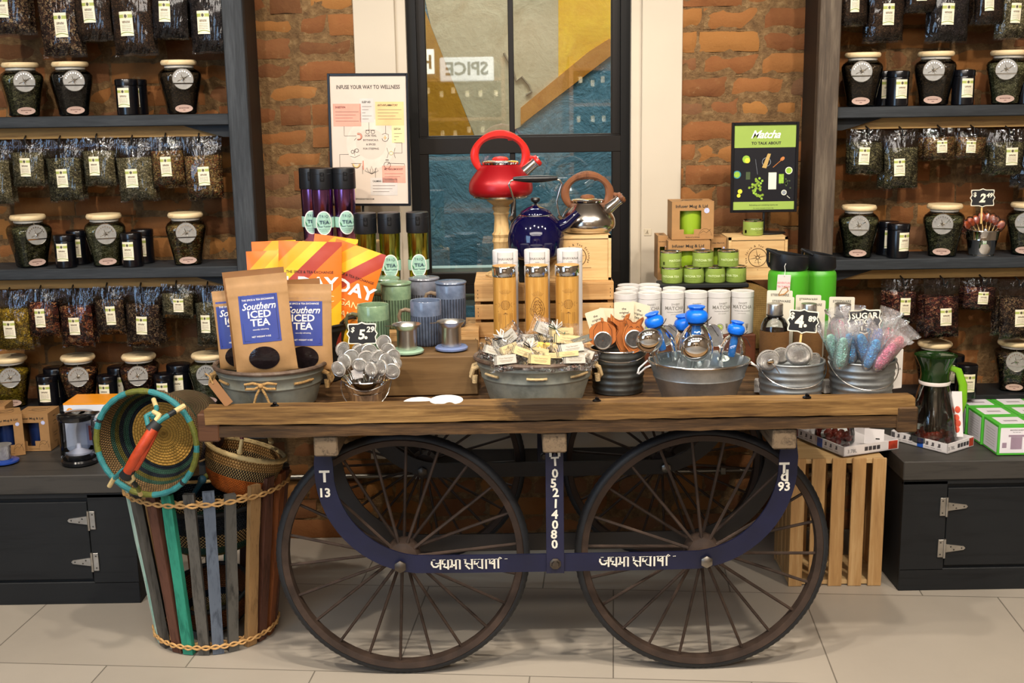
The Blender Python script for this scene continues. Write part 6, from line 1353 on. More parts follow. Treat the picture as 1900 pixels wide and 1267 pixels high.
# ---------- tea samplers heaped in the zinc tub
M_tagp = plain('cream_tag_card', '#b9a572', .5, var=.05); M_tagw = plain('white_card', '#aaa599', .5, var=.03); M_cello = glass('cellophane', '#fbfaf9', 1.38, .09, 1, .03, 1.0, 40); M_rib = plain('ribbon_white', '#eeeae0', .4); M_ribg = plain('ribbon_green', '#1f4a38', .4); M_ribk = plain('ribbon_black', '#17171c', .4); M_yel2 = plain('yellow_card', '#e8c04a', .5)
M_cont = tea('sampler_tea', ['#54352a', '#c4a08a', '#2a1f1c', '#e0cdb6', '#8a5a48', '#3a4038'], 120)
def sampler(label, px, py, D, L, Wd, rot, card=M_tagp, ribbon=None, cello=True, txt='Tea Sampler'):
    L *= 1.18; Wd *= 1.2; c = at(px, py, D); r_ = thing('tea_sampler', label, 'packet', c, group='tea samplers', rot=rot)
    if cello:
        m_ = MB(); 
        def fn(u, v_): e = (max(0, 1-abs(2*u-1)**2.5)*max(0, 1-abs(2*v_-1)**2.5))**.5; return ((u-.5)*L*1.25, -.010*e-.003*noise.noise(Vector((u*6, v_*6, px))), (v_-.5)*Wd*1.3)
        m_.grid(fn, 12, 10); m_.add([(x, -y*.5, z) for x, y, z in m_.v], [f_[::-1] for f_ in m_.f], 0); m_.build('clear_wrapper', M_cello, parent=r_, smooth=80)
        m_ = MB(); m_.sphere(.5, (0, 0, 0), 16, 10, sc_=(L*.92, .013, Wd*.85)); m_.build('packed_tea', M_cont, parent=r_)
    m_ = MB(); m_.box((-L*.42, -.0130, -Wd*.34), (L*.42, -.0118, Wd*.30), ch=.0004); m_.text(txt, Wd*.16, (L*.05, -.0134, Wd*.06), 1); m_.box((-L*.2, -.0133, -Wd*.12), (L*.28, -.0130, -Wd*.09), 1); m_.box((-L*.15, -.0133, -Wd*.2), (L*.25, -.0130, -Wd*.18), 1)
    m_.box((-L*.40, -.0134, -Wd*.33), (-L*.37, -.0130, Wd*.29), 2); m_.box((-L*.34, -.0134, -Wd*.33), (-L*.32, -.0130, Wd*.29), 2); m_.build('printed_card', [card, plain('brown_print', '#75664a', .6), M_ink], parent=r_, smooth=0)
    if ribbon:
        m_ = MB()
        for j, (dx, dz, mi) in enumerate(((-.010, .018, 0), (.012, .017, 0), (-.016, .010, 1), (.018, -.012, 1), (.006, -.018, 0), (.002, .022, 0))):
            p = Vector((-L*.18, -.014, Wd*.15)); m_.tube([p, p+Vector((dx*.5, -.010, dz*.6)), p+Vector((dx*1.2, -.012, dz*1.15)), p+Vector((dx*1.3, -.006, dz*.7))]+([p] if j < 3 else []), .0022, 6, mi=mi, flat=.35)
        m_.build('ribbon_bow', ribbon, parent=r_, smooth=60)
    return r_
sampler('tea sampler on top with a green and white ribbon bow, cream card', 1040, 617, 3.21, .068, .034, (-.35, .05, .1), M_tagp, [M_rib, M_ribg])
sampler('tea sampler at upper left behind the bow, whitish wrapper', 1012, 611, 3.24, .06, .04, (-.3, .35, -.2), M_tagw)
sampler('tea sampler with black and white ribbon and yellow card, left of centre', 992, 654, 3.12, .072, .034, (-.45, .22, .1), M_tagp, [M_rib, M_ribk])
sampler('tea sampler lying at the front left, cream card slanting down', 966, 655, 3.09, .055, .030, (-.6, .35, 0), M_tagp)
sampler('tea sampler at the left with reddish tea showing', 945, 650, 3.12, .05, .036, (-.5, -.35, .1), M_tagp)
sampler('clear tea sampler leaning at the left behind, small white bow', 945, 628, 3.20, .055, .045, (-.4, -.7, -.2), M_tagw, [M_rib, M_ribk])
sampler('greenish tea sampler in the middle right, wide card', 1050, 633, 3.19, .075, .036, (-.7, .12, .1), M_tagp)
sampler('tea sampler at the front right rim with cream card', 1053, 661, 3.08, .06, .022, (-.8, -.08, 0), M_tagp, cello=False)
sampler('tea sampler card at the front centre, just above the rim', 1024, 664, 3.08, .052, .022, (-.8, .02, 0), M_tagp, cello=False)
sampler('clear wrapped tea sampler with steel spoon glint, right of centre', 1058, 648, 3.12, .07, .034, (-.6, -.1, .2), M_tagw)
sampler('yellow edged tea sampler behind the left ribbon one', 1010, 643, 3.17, .06, .026, (-.4, .1, 0), M_yel2, cello=False)
sampler('tea sampler flat in the back of the tub under the bowed one', 1018, 628, 3.24, .06, .034, (-.9, -.2, .3), M_tagp)
sampler('clear tea sampler at the left rim of the zinc tub', 912, 655, 3.13, .05, .035, (-.9, .3, 0), M_tagw)
for k, (px, py, D, rot, cd_, lab) in enumerate(((930, 640, 3.22, (-.9, .2, .3), M_tagw, 'crumpled clear sampler at the back left of the tub'), (975, 640, 3.18, (-.8, -.3, .1), M_tagw, 'clear sampler between the two ribboned ones'), (1000, 668, 3.06, (-.9, .1, 0), M_tagp, 'clear sampler in the front middle, partly under others'),
        (938, 668, 3.07, (-.9, -.1, 0), M_tagw, 'clear sampler at the front left against the rim'), (1080, 655, 3.12, (-1.0, .3, -.2), M_tagw, 'clear sampler at the right side of the heap'), (1035, 650, 3.15, (-.9, .4, .2), M_tagp, 'cream sampler sunk in the middle of the heap'), (985, 628, 3.27, (-.7, 0, .1), M_tagw, 'clear sampler at the back of the heap'), (1065, 668, 3.07, (-1.0, 0, 0), M_tagw, 'clear sampler low at the front right'))):
    sampler(lab, px, py+4, D, .06, .04, rot, cd_)
c = at(1070, 634, 3.18); m_ = MB(); m_.at(c, (-.5, -.26, .2)); m_.box((-.045, -.002, -.010), (.042, .002, .010), ch=.0005); m_.text('assorted', .008, (.01, -.0024, 0), 1); m_.box((-.043, -.0024, -.009), (-.02, -.0021, .009), 2)
tag(m_.build('long_slim_box', [plain('olive_grey_box', '#4a4a3c', .5), M_tagp, M_ink], smooth=0), 'long slim dark olive box standing at the right of the samplers', 'box')
# ---------- wooden tea nests in the dull bucket
M_cher = wood('cherry_plywood', '#8a4a20', '#c47a3c', 'z', .7, .45, .08, '#ab6330'); M_burnt = plain('laser_burnt_edge', '#2d160a', .7)
def nest(label, px, py, D, shape, rz=0, tilt=0, cup=.020):
    c = at(px, py-4, D); r_ = thing('tea_nest', label, 'tea infuser', c, group='wooden tea nests', rot=(-.1, tilt, rz), sc_=1.12); m_ = MB()
    if shape == 'pumpkin':
        o_ = [(.0+.034*math.sin(a)*(1+.05*math.cos(6*a)), .033*math.cos(a)*(1-.06*math.cos(2*a)*0)) for a in [-2.9+5.8*i/24 for i in range(25)]]+[]
        o_ = [(x, z) for x, z in o_]; o_ += [(-.030, -.052), (.030, -.052)] if False else []
        m_.prism(o_[::-1], -.003, .003)
        m_.prism([(-.004, .030), (.004, .030), (.0015, .041), (-.003, .042)], -.003, .003)
        for s_ in (-1, 0, 1): m_.tube([(s_*.013, -.0032, .031-abs(s_)*.004), (s_*.022, -.0032, .012), (s_*.023, -.0032, -.01)], .0005, 4, mi=1)
    else:
        o_ = [(.0, -.05), (-.012, -.045), (-.024, -.03), (-.029, -.008), (-.024, .012), (-.018, .02), (-.024, .034), (-.022, .040), (-.010, .033), (-.004, .027), (.004, .027), (.010, .033), (.022, .040), (.024, .034), (.018, .02), (.024, .012), (.029, -.008), (.024, -.03), (.012, -.045)] if shape == 'fox' else \
             [(-.006, -.05), (-.016, -.03), (-.020, -.01), (-.012, .006), (-.014, .016), (-.030, .030), (-.028, .046), (-.020, .036), (-.008, .030), (.002, .030), (.010, .042), (.020, .046), (.016, .032), (.008, .018), (.006, .004), (.016, -.01), (.018, -.03), (.008, -.05)]
        m_.prism(o_ , -.003, .003); m_.tube([(x*.86, -.0032, z*.9) for x, z in o_], .0005, 4, closed=True, mi=1)
        if shape == 'fox': m_.tube([(-.012, -.0034, .014), (-.008, -.0034, .017), (-.004, -.0034, .014)], .0006, 4, mi=1); m_.tube([(.012, -.0034, .014), (.008, -.0034, .017), (.004, -.0034, .014)], .0006, 4, mi=1)
    m_.build('wood_figure', [M_cher, M_burnt], parent=r_, smooth=0)
    if cup:
        m_ = MB(); cz = -.014; m_.at((0, -.0035, cz), (PI/2, 0, 0)); m_.lathe([(cup+.002, .0), (cup+.0025, .0025), (cup+.0005, .0035), (cup-.0015, .0015)], 32, caps=False); m_.lathe([(cup-.0015, .0015), (cup*.6, .0008), (.001, .0006)], 32, caps=False, mi=1); m_.build('steel_cup', [M_steel, plain('dark_mesh_cup', '#3d3936', .6, metal=.2, var=.5, vs=90)], parent=r_)
    return r_
nest('pumpkin shaped wooden tea nest at the left of the dull bucket', 1118, 625, 3.19, 'pumpkin', .05)
nest('second pumpkin shaped tea nest tucked behind the first', 1128, 624, 3.215, 'pumpkin', .15, .1)
nest('fox shaped wooden tea nest with steel cup, right in the bucket', 1176, 622, 3.19, 'fox', .1, .05)
nest('antlered animal shaped wooden tea nest in the middle of the bucket', 1155, 620, 3.205, 'deer', .1, 0, .0)
def card(label, px, py, D, w_, h, tilt, lines, mat_=None, grp='cream backing cards', name='backing_card', size=.009, txtz=.3, rz=0):
    c = at(px, py, D); m_ = MB(); n = 5; rd = .004
    pts = []
    for sx, sz, a0 in ((1, 1, 0), (-1, 1, 90), (-1, -1, 180), (1, -1, 270)):
        for i in range(n): a = math.radians(a0+90*i/(n-1)); pts.append((sx*(w_/2-rd)+rd*math.cos(a), sz*(h/2-rd)+rd*math.sin(a)))
    m_.prism(pts[::-1], -.0006, .0006, 0)
    for i, b in enumerate(lines): m_.text(b, size*(1.25 if i == len(lines)-1 and len(lines) > 2 else 1), (0, -.0010, h*txtz-i*size*1.15), 1, bold=.01)
    o = m_.build(name, [mat_ or plain('cream_card', '#cfc5a8', .55, var=.02), M_ink], loc=c, rot=(-.08, tilt, rz), smooth=0); return tag(o, label, 'card', grp)
card('cream tea nest card leaning left above the pumpkin', 1110, 603, 3.205, .052, .085, -.30, ['the', 'original', 'tea nest'])
card('cream tea nest card upright behind the leaning one', 1128, 600, 3.228, .055, .085, .05, ['', '', 'nest'])
card('cream tea nest card behind the antlered figure', 1158, 592, 3.225, .055, .095, .0, ['the', 'original', 'tea'])
card('cream tea nest card leaning right behind the fox', 1180, 595, 3.235, .055, .10, .30, ['the', 'original', 'tea'])
# ---------- glass globes with blue stoppers and mirrored balls
M_bluep = plain('blue_silicone', '#0a6be0', .3, var=.06); M_clear = glass('clear_glass', '#f4f8f8', 1.5, .02, 1.0, .02); M_mir = metal('mirror', '#f0f0f0', .02, .0)
def globe(label, px, py, D, tilt, k=1.0, rx=0):
    """py: the neck between blue stopper and glass"""
    c = at(px, py, D); r_ = thing('glass_infuser', label, 'infuser', c, group='glass globes with blue stoppers', rot=(rx, tilt, 0), sc_=k)
    m_ = MB(); m_.lathe([(.001, -.004), (.014, -.002), (.017, .002), (.024, .006), (.0275, .014), (.0275, .022), (.024, .029), (.017, .033), (.0165, .036), (.021, .041), (.020, .043), (.014, .042), (.001, .041)], 32, caps=False); m_.build('blue_stopper', M_bluep, parent=r_)
    m_ = MB(); m_.tube([(.0185*math.cos(a), .0185*math.sin(a), 0) for a in [i*2*PI/20 for i in range(20)]], .0018, 6, closed=True); m_.tube([(.018, -.004, 0), (.03, -.012, .012), (.034, -.014, .018)], .0011, 5); m_.tube([(.018, -.004, 0), (.036, -.01, -.006), (.052, -.014, -.03)], .0010, 5); m_.build('black_cord', M_ink, parent=r_)
    m_ = MB(); m_.lathe([(.015, .0), (.018, -.004), (.028, -.014), (.038, -.034), (.042, -.058), (.040, -.08), (.036, -.098), (.034, -.104)], 40, caps=False); m_.build('glass_bowl', M_clear, parent=r_)
    m_ = MB(); m_.lathe([(.010, -.002), (.012, -.02), (.011, -.066), (.009, -.070), (.001, -.070)], 20, caps=False); m_.build('blue_tube', plain('translucent_blue', '#1c68b8', .25, var=.1), parent=r_); return r_
globe('glass globe with blue stopper tilted left, at the left of the tub', 1217, 607, 3.17, -.30, .95)
globe('clear globe with blue stopper upright in the middle of the tub', 1292, 600, 3.16, .0, 1.12)
globe('glass globe with blue stopper behind the middle one, only its stopper clear', 1271, 612, 3.23, -.15, 1.0)
globe('smaller glass globe with blue stopper at the right, tilted', 1364, 621, 3.20, .16, .88)
def mirror_ball(label, px, py, D, rp_, tilt):
    c = at(px, py, D); R = rp_*mpp(c); r_ = thing('mirrored_disc', label, 'tea infuser', c, group='mirrored domed tea strainers', rot=(.25, tilt, 0)); m_ = MB(); m_.sphere(R, (0, 0, 0), 40, 24, sc_=(1, .62, 1)); m_.build('mirror_dome', M_mir, parent=r_, smooth=180)
    m_ = MB(); m_.tube([(R*1.0*math.cos(a), 0, R*1.0*math.sin(a)) for a in [i*2*PI/40 for i in range(40)]], .0016, 6, closed=True); m_.build('rim', M_wire, parent=r_)
    m_ = MB(); 
    for s_ in (-.004, .004): m_.tube([(s_, .0, -R), (s_, 0, -R-.05), (s_*.8, 0, -R-.088)], .0018, 6)
    m_.build('handle', M_chrome, parent=r_); return r_
mirror_ball('mirrored round strainer at the left, overlapping the fox tea nest', 1205, 632, 3.08, 24, -.35)
mirror_ball('mirrored round strainer in the middle, in front of the clear globe', 1291, 646, 3.05, 27, .12)
for k, (px, py, D, tl, lab) in enumerate(((1238, 602+20, 3.20, -.5, 'perforated steel tea stick leaning behind the left blue globe'), (1325, 622, 3.19, .45, 'pointed perforated steel strainer to the right of the middle globe'))):
    c = at(px, py, D); r_ = thing('steel_strainer', lab, 'strainer', c, rot=(.1, -tl, 0)); m_ = MB(); m_.sphere(.022, (0, 0, 0), 18, 12, sc_=(1, .4, 1.5)); m_.build('strainer_bowl', M_mesh, parent=r_)
    m_ = MB(); m_.tube([(.0225*math.cos(a), 0, .033*math.sin(a)) for a in [i*2*PI/28 for i in range(28)]], .0014, 6, closed=True); m_.tube([(0, 0, -.033), (0, 0, -.085)], .002, 6); m_.build('frame', M_chrome, parent=r_)
for px, py, rz, lab in ((1236, 689, .5, 'small oval white tag inside the steel tub at the left'), (1342, 665, 0, 'oval white tag inside the steel tub at the right')):
    D = 3.10 if px < 1300 else 3.20; c = at(px, py, D); m_ = MB(); n = 24; k_ = mpp(c); m_.prism([(11.5*k_*math.cos(-2*PI*i/n), 6*k_*math.sin(-2*PI*i/n)) for i in range(n)], -.001, .001); m_.text('HOT TEA', .005, (0, -.0013, 0), 1); tag(m_.build('oval_tag', [plain('mint_white', '#e9efe0', .5), plain('grey_ink', '#6a6662', .5)], loc=c, rot=(-.5, -rz, 0), smooth=0), lab, 'tag')
# ---------- wrapped rock sugar sticks
def rock(name, a): 
    t = NT(name); v = t.coord(); vo = t.node('ShaderNodeTexVoronoi', {'Vector': v, 'Scale': 190}); t.bump(vo.outputs['Distance'], 1.0, .008); c_ = rgb(a); d_ = tuple(x*.75 for x in c_[:3]); return t.base(t.ramp(vo.outputs['Distance'], [(.0, tuple(min(1, x*1.4+.12) for x in c_[:3])), (.6, c_[:3]), (1, d_)]).outputs[0], .2, 0, .6)
t = NT('wrapper_haze'); t.n.remove(t.b); tr = t.node('ShaderNodeBsdfTransparent'); df = t.node('ShaderNodeBsdfTranslucent', {0: '#f6f2f4'}); dd = t.node('ShaderNodeBsdfDiffuse', {0: '#f2eef0'}); gl_ = t.node('ShaderNodeBsdfAnisotropic', {0: '#ffffff', 'Roughness': .12}); nz = t.noise(t.coord(), 55, 3); bp = t.node('ShaderNodeBump', {'Height': nz.outputs[0], 'Strength': 1.0, 'Distance': .01}); t.l.new(bp.outputs[0], gl_.inputs['Normal'])
m1_ = t.node('ShaderNodeMixShader', {0: .5}); t.l.new(df.outputs[0], m1_.inputs[1]); t.l.new(dd.outputs[0], m1_.inputs[2]); m2_ = t.node('ShaderNodeMixShader', {0: .16}); t.l.new(tr.outputs[0], m2_.inputs[1]); t.l.new(m1_.outputs[0], m2_.inputs[2]); fr = t.node('ShaderNodeFresnel', {'IOR': 1.4}); t.l.new(bp.outputs[0], fr.inputs['Normal']); m3_ = t.node('ShaderNodeMixShader', {0: fr.outputs[0]}); t.l.new(m2_.outputs[0], m3_.inputs[1]); t.l.new(gl_.outputs[0], m3_.inputs[2]); t.l.new(m3_.outputs[0], t.out.inputs[0]); M_wrap = t.mat
R_b, R_p, R_t, R_n, R_l = rock('blue_sugar', '#3fb0ff'), rock('pink_sugar', '#ff7c88'), rock('teal_sugar', '#a6f0dc'), rock('indigo_sugar', '#4a7de6'), rock('rose_sugar', '#f47c9e')
SG = [(1548, 640, 640, .35, R_t, 'teal', 'at the far left', 3.09), (1562, 648, 650, -.1, R_t, 'pale teal', 'front left', 3.05), (1560, 615, 640, .15, R_l, 'rose pink', 'at the upper left', 3.12), (1577, 640, 640, .08, R_b, 'bright blue', 'tall, left of centre', 3.07), (1582, 612, 630, .05, R_b, 'bright blue', 'behind the tall blue one, higher', 3.13),
      (1603, 640, 640, .3, R_b, 'deep blue', 'curving in the centre', 3.06), (1618, 650, 650, -.35, R_b, 'deep blue', 'low in the centre right', 3.05), (1625, 630, 640, -.2, R_n, 'indigo', 'right of centre', 3.09), (1637, 614, 640, -.35, R_t, 'pale green', 'behind the indigo one', 3.14), (1643, 628, 650, -.35, R_p, 'coral pink', 'leaning right', 3.09), (1655, 640, 650, -.75, R_p, 'coral pink', 'leaning far out at the right', 3.06), (1643, 655, 650, -.6, R_l, 'coral pink', 'low at the right rim', 3.04)]
first_s = True
for px, py, _, tl, mt, col, where, D in SG:
    c = at(px, py+6, D); r_ = thing('sugar_stick', f'{col} wrapped rock sugar stick, {where}', 'candy', c, group='wrapped sugar sticks', rot=(.0, -tl, 0))
    m_ = MB()
    def fn(u, v_, s0=px): 
        a = 2*PI*u; b = PI*(v_-.5); k = 1+.16*noise.noise(Vector((math.cos(a)*2+s0, math.sin(a)*2, v_*7))); return (.0145*k*math.cos(b)**.6*math.cos(a), .0145*k*math.cos(b)**.6*math.sin(a), .040*math.sin(b))
    m_.grid(fn, 18, 16, close_u=True); m_.build('sugar_crystals', mt, parent=r_)
    m_ = MB(); m_.tube([(0, 0, -.036), (0, 0, -.044)], .002, 6); m_.build('stick', M_stick, parent=r_)
    m_ = MB()
    def fw(u, v_, s0=px):
        a = 2*PI*u; rr_ = (.019+.009*v_**2)*(1+.22*noise.noise(Vector((math.cos(a)*1.6+s0, math.sin(a)*1.6, v_*3)))); rr_ *= (1 if v_ > .12 else .45+v_*4.6); rr_ += (.008 if v_ > .85 else 0)
        return (rr_*math.cos(a), rr_*.75*math.sin(a), -.046+.118*v_)
    m_.grid(fw, 16, 12, close_u=True); m_.build('clear_wrapper', M_wrap, parent=r_, smooth=80)
# ---------- cork-sleeved bottles with hang cards
M_cork = tea('cork', ['#a9763f', '#c08f55', '#8f5f30', '#b5824a', '#7a4d26'], 420); M_strap = plain('tan_strap', '#b98a5a', .6)
def steep(label, px, D):
    z0 = DZ+.001; c = PX(px, z0, D); top = kz(px, 563, D)-z0; r_ = thing('cork_sleeved_bottle', label, 'bottle', c, group='cork sleeved glass bottles'); s = top/.245
    m_ = MB(); m_.lathe([(.001, 0), (.037, .0), (.039, .004), (.0395, .16), (.037, .182), (.029, .200), (.0205, .207), (.0195, .216)], 36, caps=False); m_.build('glass_body', M_clear, parent=r_, smooth=60)
    m_ = MB(); m_.lathe([(.0402, .004), (.0405, .006), (.0408, .165), (.0398, .167)], 36, caps=False); m_.build('cork_sleeve', M_cork, parent=r_)
    m_ = MB(); m_.lathe([(.022, .213), (.0225, .215), (.0225, .243), (.0215, .245), (.001, .245)], 30, caps=False); m_.build('steel_cap', M_steel, parent=r_)
    m_ = MB(); m_.lathe([(.0215, .2085), (.0235, .210), (.0235, .2125), (.0215, .213)], 30, caps=False); m_.build('seal_ring', M_black, parent=r_)
    r_.scale = (1, 1, s); return r_
steep('cork sleeved glass bottle left of the $4.89 sign', 1434, 3.27); steep('cork sleeved glass bottle hidden behind the $4.89 sign', 1496, 3.29); steep('cork sleeved glass bottle behind the sugar sticks', 1558, 3.27)
M_cardw = plain('ivory_card', '#cbc5b3', .5, var=.02)
for px, py, D, lab in ((1445, 592, 3.345, 'ivory hang card with tan loop behind the left cork bottle, top line'), (1448, 604, 3.325, 'ivory hang card in front, behind the left cork bottle'), (1498, 600, 3.36, 'ivory hang card behind the $4.89 sign, upper'), (1506, 610, 3.34, 'ivory hang card behind the $4.89 sign, lower'), (1560, 604, 3.335, 'ivory hang card behind the right cork bottle')):
    card(lab, px, py, D, .073, .165, .03, ['STEEPWARE'], M_cardw, 'ivory hang cards', 'hang_card', .0098, .42)
m_ = MB(); c = at(1453, 538, 3.33); m_.tube([c+Vector((-.012, 0, -.012)), c+Vector((-.004, -.004, .004)), c+Vector((.010, -.004, .008)), c+Vector((.014, -.002, -.002)), c+Vector((.004, 0, -.012)), c+Vector((-.012, .002, -.016))], .0024, 8, flat=.5)
tag(m_.build('leather_loop', M_strap), 'tan leather loop at the top of the left hang card', 'loop')
# ---------- green wide-mouth bottles
M_lgrn = plain('lime_green_powder_coat', '#459c22', .4, var=.04); M_cardp = plain('white_tag', '#d2c9c3', .5, var=.02)
def gbottle(label, px, D, pw, rz=0):
    z0 = .845; c = PX(px, z0, D); k_ = mpp(at(px, 540, D)); R = pw/2*k_; sz_ = lambda py: kz(px, py, D)-z0; r_ = thing('green_bottle', label, 'bottle', c, rz=rz, group='lime green wide-mouth bottles')
    m_ = MB(); m_.lathe([(.001, 0), (R-.002, .001), (R, .004), (R, sz_(510)), (R-.002, sz_(504)), (R-.008, sz_(500)), (R-.009, sz_(497))], 44, caps=False); m_.build('bottle_body', M_lgrn, parent=r_)
    h1, h2 = sz_(499), sz_(471); n = 40; vs = []
    for j, (rr_, f) in enumerate(((R-.006, 0), (R-.002, .12), (R-.003, .8), (R-.004, 1.0), (R-.010, 1.04), (.001, .98))):
        for i in range(n):
            a = 2*PI*i/n; top = h1+(h2-h1)*f+(.010*(-math.cos(a)) if f > .5 else 0)*(rr_/R); vs.append((rr_*math.cos(a), rr_*math.sin(a), top))
    m_ = MB(); m_.add(vs, [(j*n+i, j*n+(i+1) % n, (j+1)*n+(i+1) % n, (j+1)*n+i) for j in range(5) for i in range(n)])
    m_.tube([(-R*.55, -R*.7, h2+.001), (-R*1.02, -R*.2, h2+.012), (-R*1.08, 0, h2+.014), (-R*1.02, R*.2, h2+.012), (-R*.5, R*.6, h2+.004)], .005, 8); m_.tube([(-R*.96, 0, h1+.008), (-R*1.06, 0, h1+.022), (-R*1.06, 0, h2+.012)], .004, 8)
    m_.tube([(-R*.8, -R*.35, h2+.010), (0, -R*.5, h2+.004), (R*.85, -R*.2, h2-.007)], .003, 6); m_.build('black_lid', M_cap, parent=r_, smooth=50); return r_
gbottle('lime green wide-mouth bottle in front with a hanging paper tag', 1459, 3.50, 74); gbottle('second lime green wide-mouth bottle, standing to the right behind', 1516, 3.57, 62)
D = 3.43; c = at(1453, 540, D); m_ = MB(); m_.box((-.0195, -.0006, -.05), (.0195, .0006, .048), ch=.0003); m_.text('ADVENTURE', .0085, (0, -.001, .024), 1, bold=.02, sx=.8); m_.text('TEA TUMBLER', .0085, (0, -.001, .013), 1, bold=.02, sx=.7); m_.text('double walled', .005, (0, -.001, .0), 2); m_.text('$36.99', .005, (0, -.001, -.008), 2); m_.tube([(.0, -.0007, .044), (.0005, -.0007, .0445)], .0018, 6, mi=2)
m_.tube([(0, -.001, .044), (.002, .002, .060), (0, .006, .072), (.004, .01, .08)], .0008, 5, mi=3); tag(m_.build('paper_hang_tag', [M_cardp, plain('pink_print', '#d98a8e', .5), plain('grey_ink', '#6a6662', .5), M_rib], loc=c, rot=(0, .05, 0), smooth=0), 'white paper tag with pink print hanging on the green bottle', 'tag')
# ---------- small things on the deck and rail
for k, (px, py, lab) in enumerate(((780, 738, 'round white paper disc lying on the cart deck behind the rail'), (828, 744, 'second white paper disc, overlapping the rail to the right'))):
    z = .802 if k == 0 else .814; c = ath(px, py, z); m_ = MB(); n = 32; m_.lathe([(.001, -.001), (.043, -.001), (.0435, 0), (.043, .001), (.001, .001)], 32); tag(m_.build('paper_disc', plain('pure_white_card', '#e6e6e4', .5, var=0), loc=(c.x, 2.992+.02*(1-k), z), rot=(.06 if k else .12, 0, 0)), lab, 'coaster', 'white paper discs')
m_ = MB(); m_.box((-.022, -.03, 0), (.022, .03, .017), ch=.002); tag(m_.build('wood_chip_block', M_deck, loc=(PX(795, .783, 3.03).x, 3.05, DZ+.001), smooth=0), 'small wooden block under the white paper disc', 'block')
for px, py, D, rz, lab, w_ in ((1406, 722, 3.20, -.3, 'small white printed card standing left of the mesh ball bucket', .018), (1533, 722, 3.18, .25, 'small white card standing between the two ribbed buckets', .024), (1661, 690, 3.22, .4, 'white printed box edge standing right of the sugar stick bucket', .03)):
    c = at(px, py, D); h = .035 if px < 1600 else .11; zb_ = DZ+.001; m_ = MB(); m_.box((-w_/2, -.012, 0), (w_/2, .012, h), ch=.0006); m_.text('TEA', h*.28 if h < .1 else .01, (0, -.0126, h*.5), 1); tag(m_.build('small_white_box', [plain('white_board', '#e2ddd6', .5), M_ink], loc=(c.x, D, zb_), rot=(0, 0, rz), smooth=0), lab, 'box')
# amber lollipops in a little pail on the right shelf
c = PX(1820, S2R, 4.01); pl = thing('shiny_pail', 'small shiny tin pail of amber lollipops on the right shelving', 'bucket', c)
vessel(pl, [(.040, 0), (.042, .001), (.0425, .004), (.041, .006), (.050, .055), (.0525, .057), (.052, .060), (.056, .088)], M_chrome, .002, 1, name='bucket_body')
m_ = MB(); m_.tube([(.057*math.cos(PI*i/16), .06*math.sin(PI*i/16), .075-.03*math.sin(PI*i/16)) for i in range(17)], .0012, 5); m_.build('bail_handle', M_wire, parent=pl)
M_amb = NT('amber_candy'); t = M_amb; M_amb = t.base(t.ramp(t.noise(t.coord(), 60, 3), [(.3, '#7d2a0c'), (.7, '#c4581c')]).outputs[0], .12, 0, .8)
rr = random.Random(8); lp = None
for k in range(16):
    a = -.95+1.9*(k % 8)/7; row_ = k//8; r_a = .062+.012*row_
    x = r_a*math.sin(a)*1.12; z = .083+.045*math.cos(a)*.8-.012*row_+rr.uniform(-.004, .004)
    if lp is None:
        lp = thing('amber_lollipop', 'x', 'candy'); m_ = MB(); m_.sphere(.012, (0, 0, .022), 14, 10, sc_=(1, .45, 1.3)); m_.build('candy_head', M_amb, parent=lp); m_ = MB(); m_.tube([(0, 0, -.05), (0, 0, .01)], .0014, 5); m_.build('stick', M_stick, parent=lp); m_ = MB(); m_.sphere(.016, (0, 0, .020), 12, 8, sc_=(1, .5, 1.5)); m_.build('clear_wrapper', M_cello, parent=lp, smooth=80); o = lp
    else: o = dup(lp, (0, 0, 0))
    o.location = c+Vector((x*.75, -.012+.026*row_, z-.012)); o.rotation_euler = (-.2+.4*row_, a*.75, rr.uniform(-.4, .4)); o['group'] = 'amber lollipops'; o['label'] = 'wrapped amber lollipop in the small tin pail on the right shelf'
# ================================================================ SLATTED STAND AND WOVEN BASKETS
SC_ = Vector((PX(404, .0, 3.40).x, 3.395, 0)); TOPC = Vector((PX(386, .5, 3.38).x, 3.375, 0)); R0, R1, HS = .170, .232, .512
st = thing('slatted_stand', 'tall round stand of painted slats bound with cane, holding woven baskets', 'basket stand', SC_); off = TOPC-SC_
def pw(name, c1, c2, rough=.6): return wood(name, c1, c2, 'z', 1.3, rough, .3)
SL = {'br': pw('brown_slat', '#3a241b', '#664234'), 'te': pw('teal_slat', '#1a6a57', '#35957b'), 'gr': pw('grey_slat', '#33322f', '#5f5c56'), 'bl': pw('grey_blue_slat', '#353c48', '#66707e'), 'ta': pw('tan_slat', '#6e5132', '#a88356'), 'or': pw('orange_brown_slat', '#5c2f17', '#8f5530'), 'pt': pw('pale_teal_slat', '#6fb3a2', '#cfe6d8')}
angs = [(-83, 'br'), (-62, 'pt'), (-48, 'gr'), (-27, 'br'), (-13.5, 'te'), (1, 'gr'), (15.5, 'bl'), (30, 'gr'), (47, 'ta'), (62, 'br'), (78, 'or'), (95, 'br'), (112, 'gr'), (129, 'or'), (146, 'bl'), (163, 'br'), (180, 'te'), (197, 'gr'), (214, 'or'), (231, 'br'), (248, 'ta'), (264, 'gr')]
rr = random.Random(6)
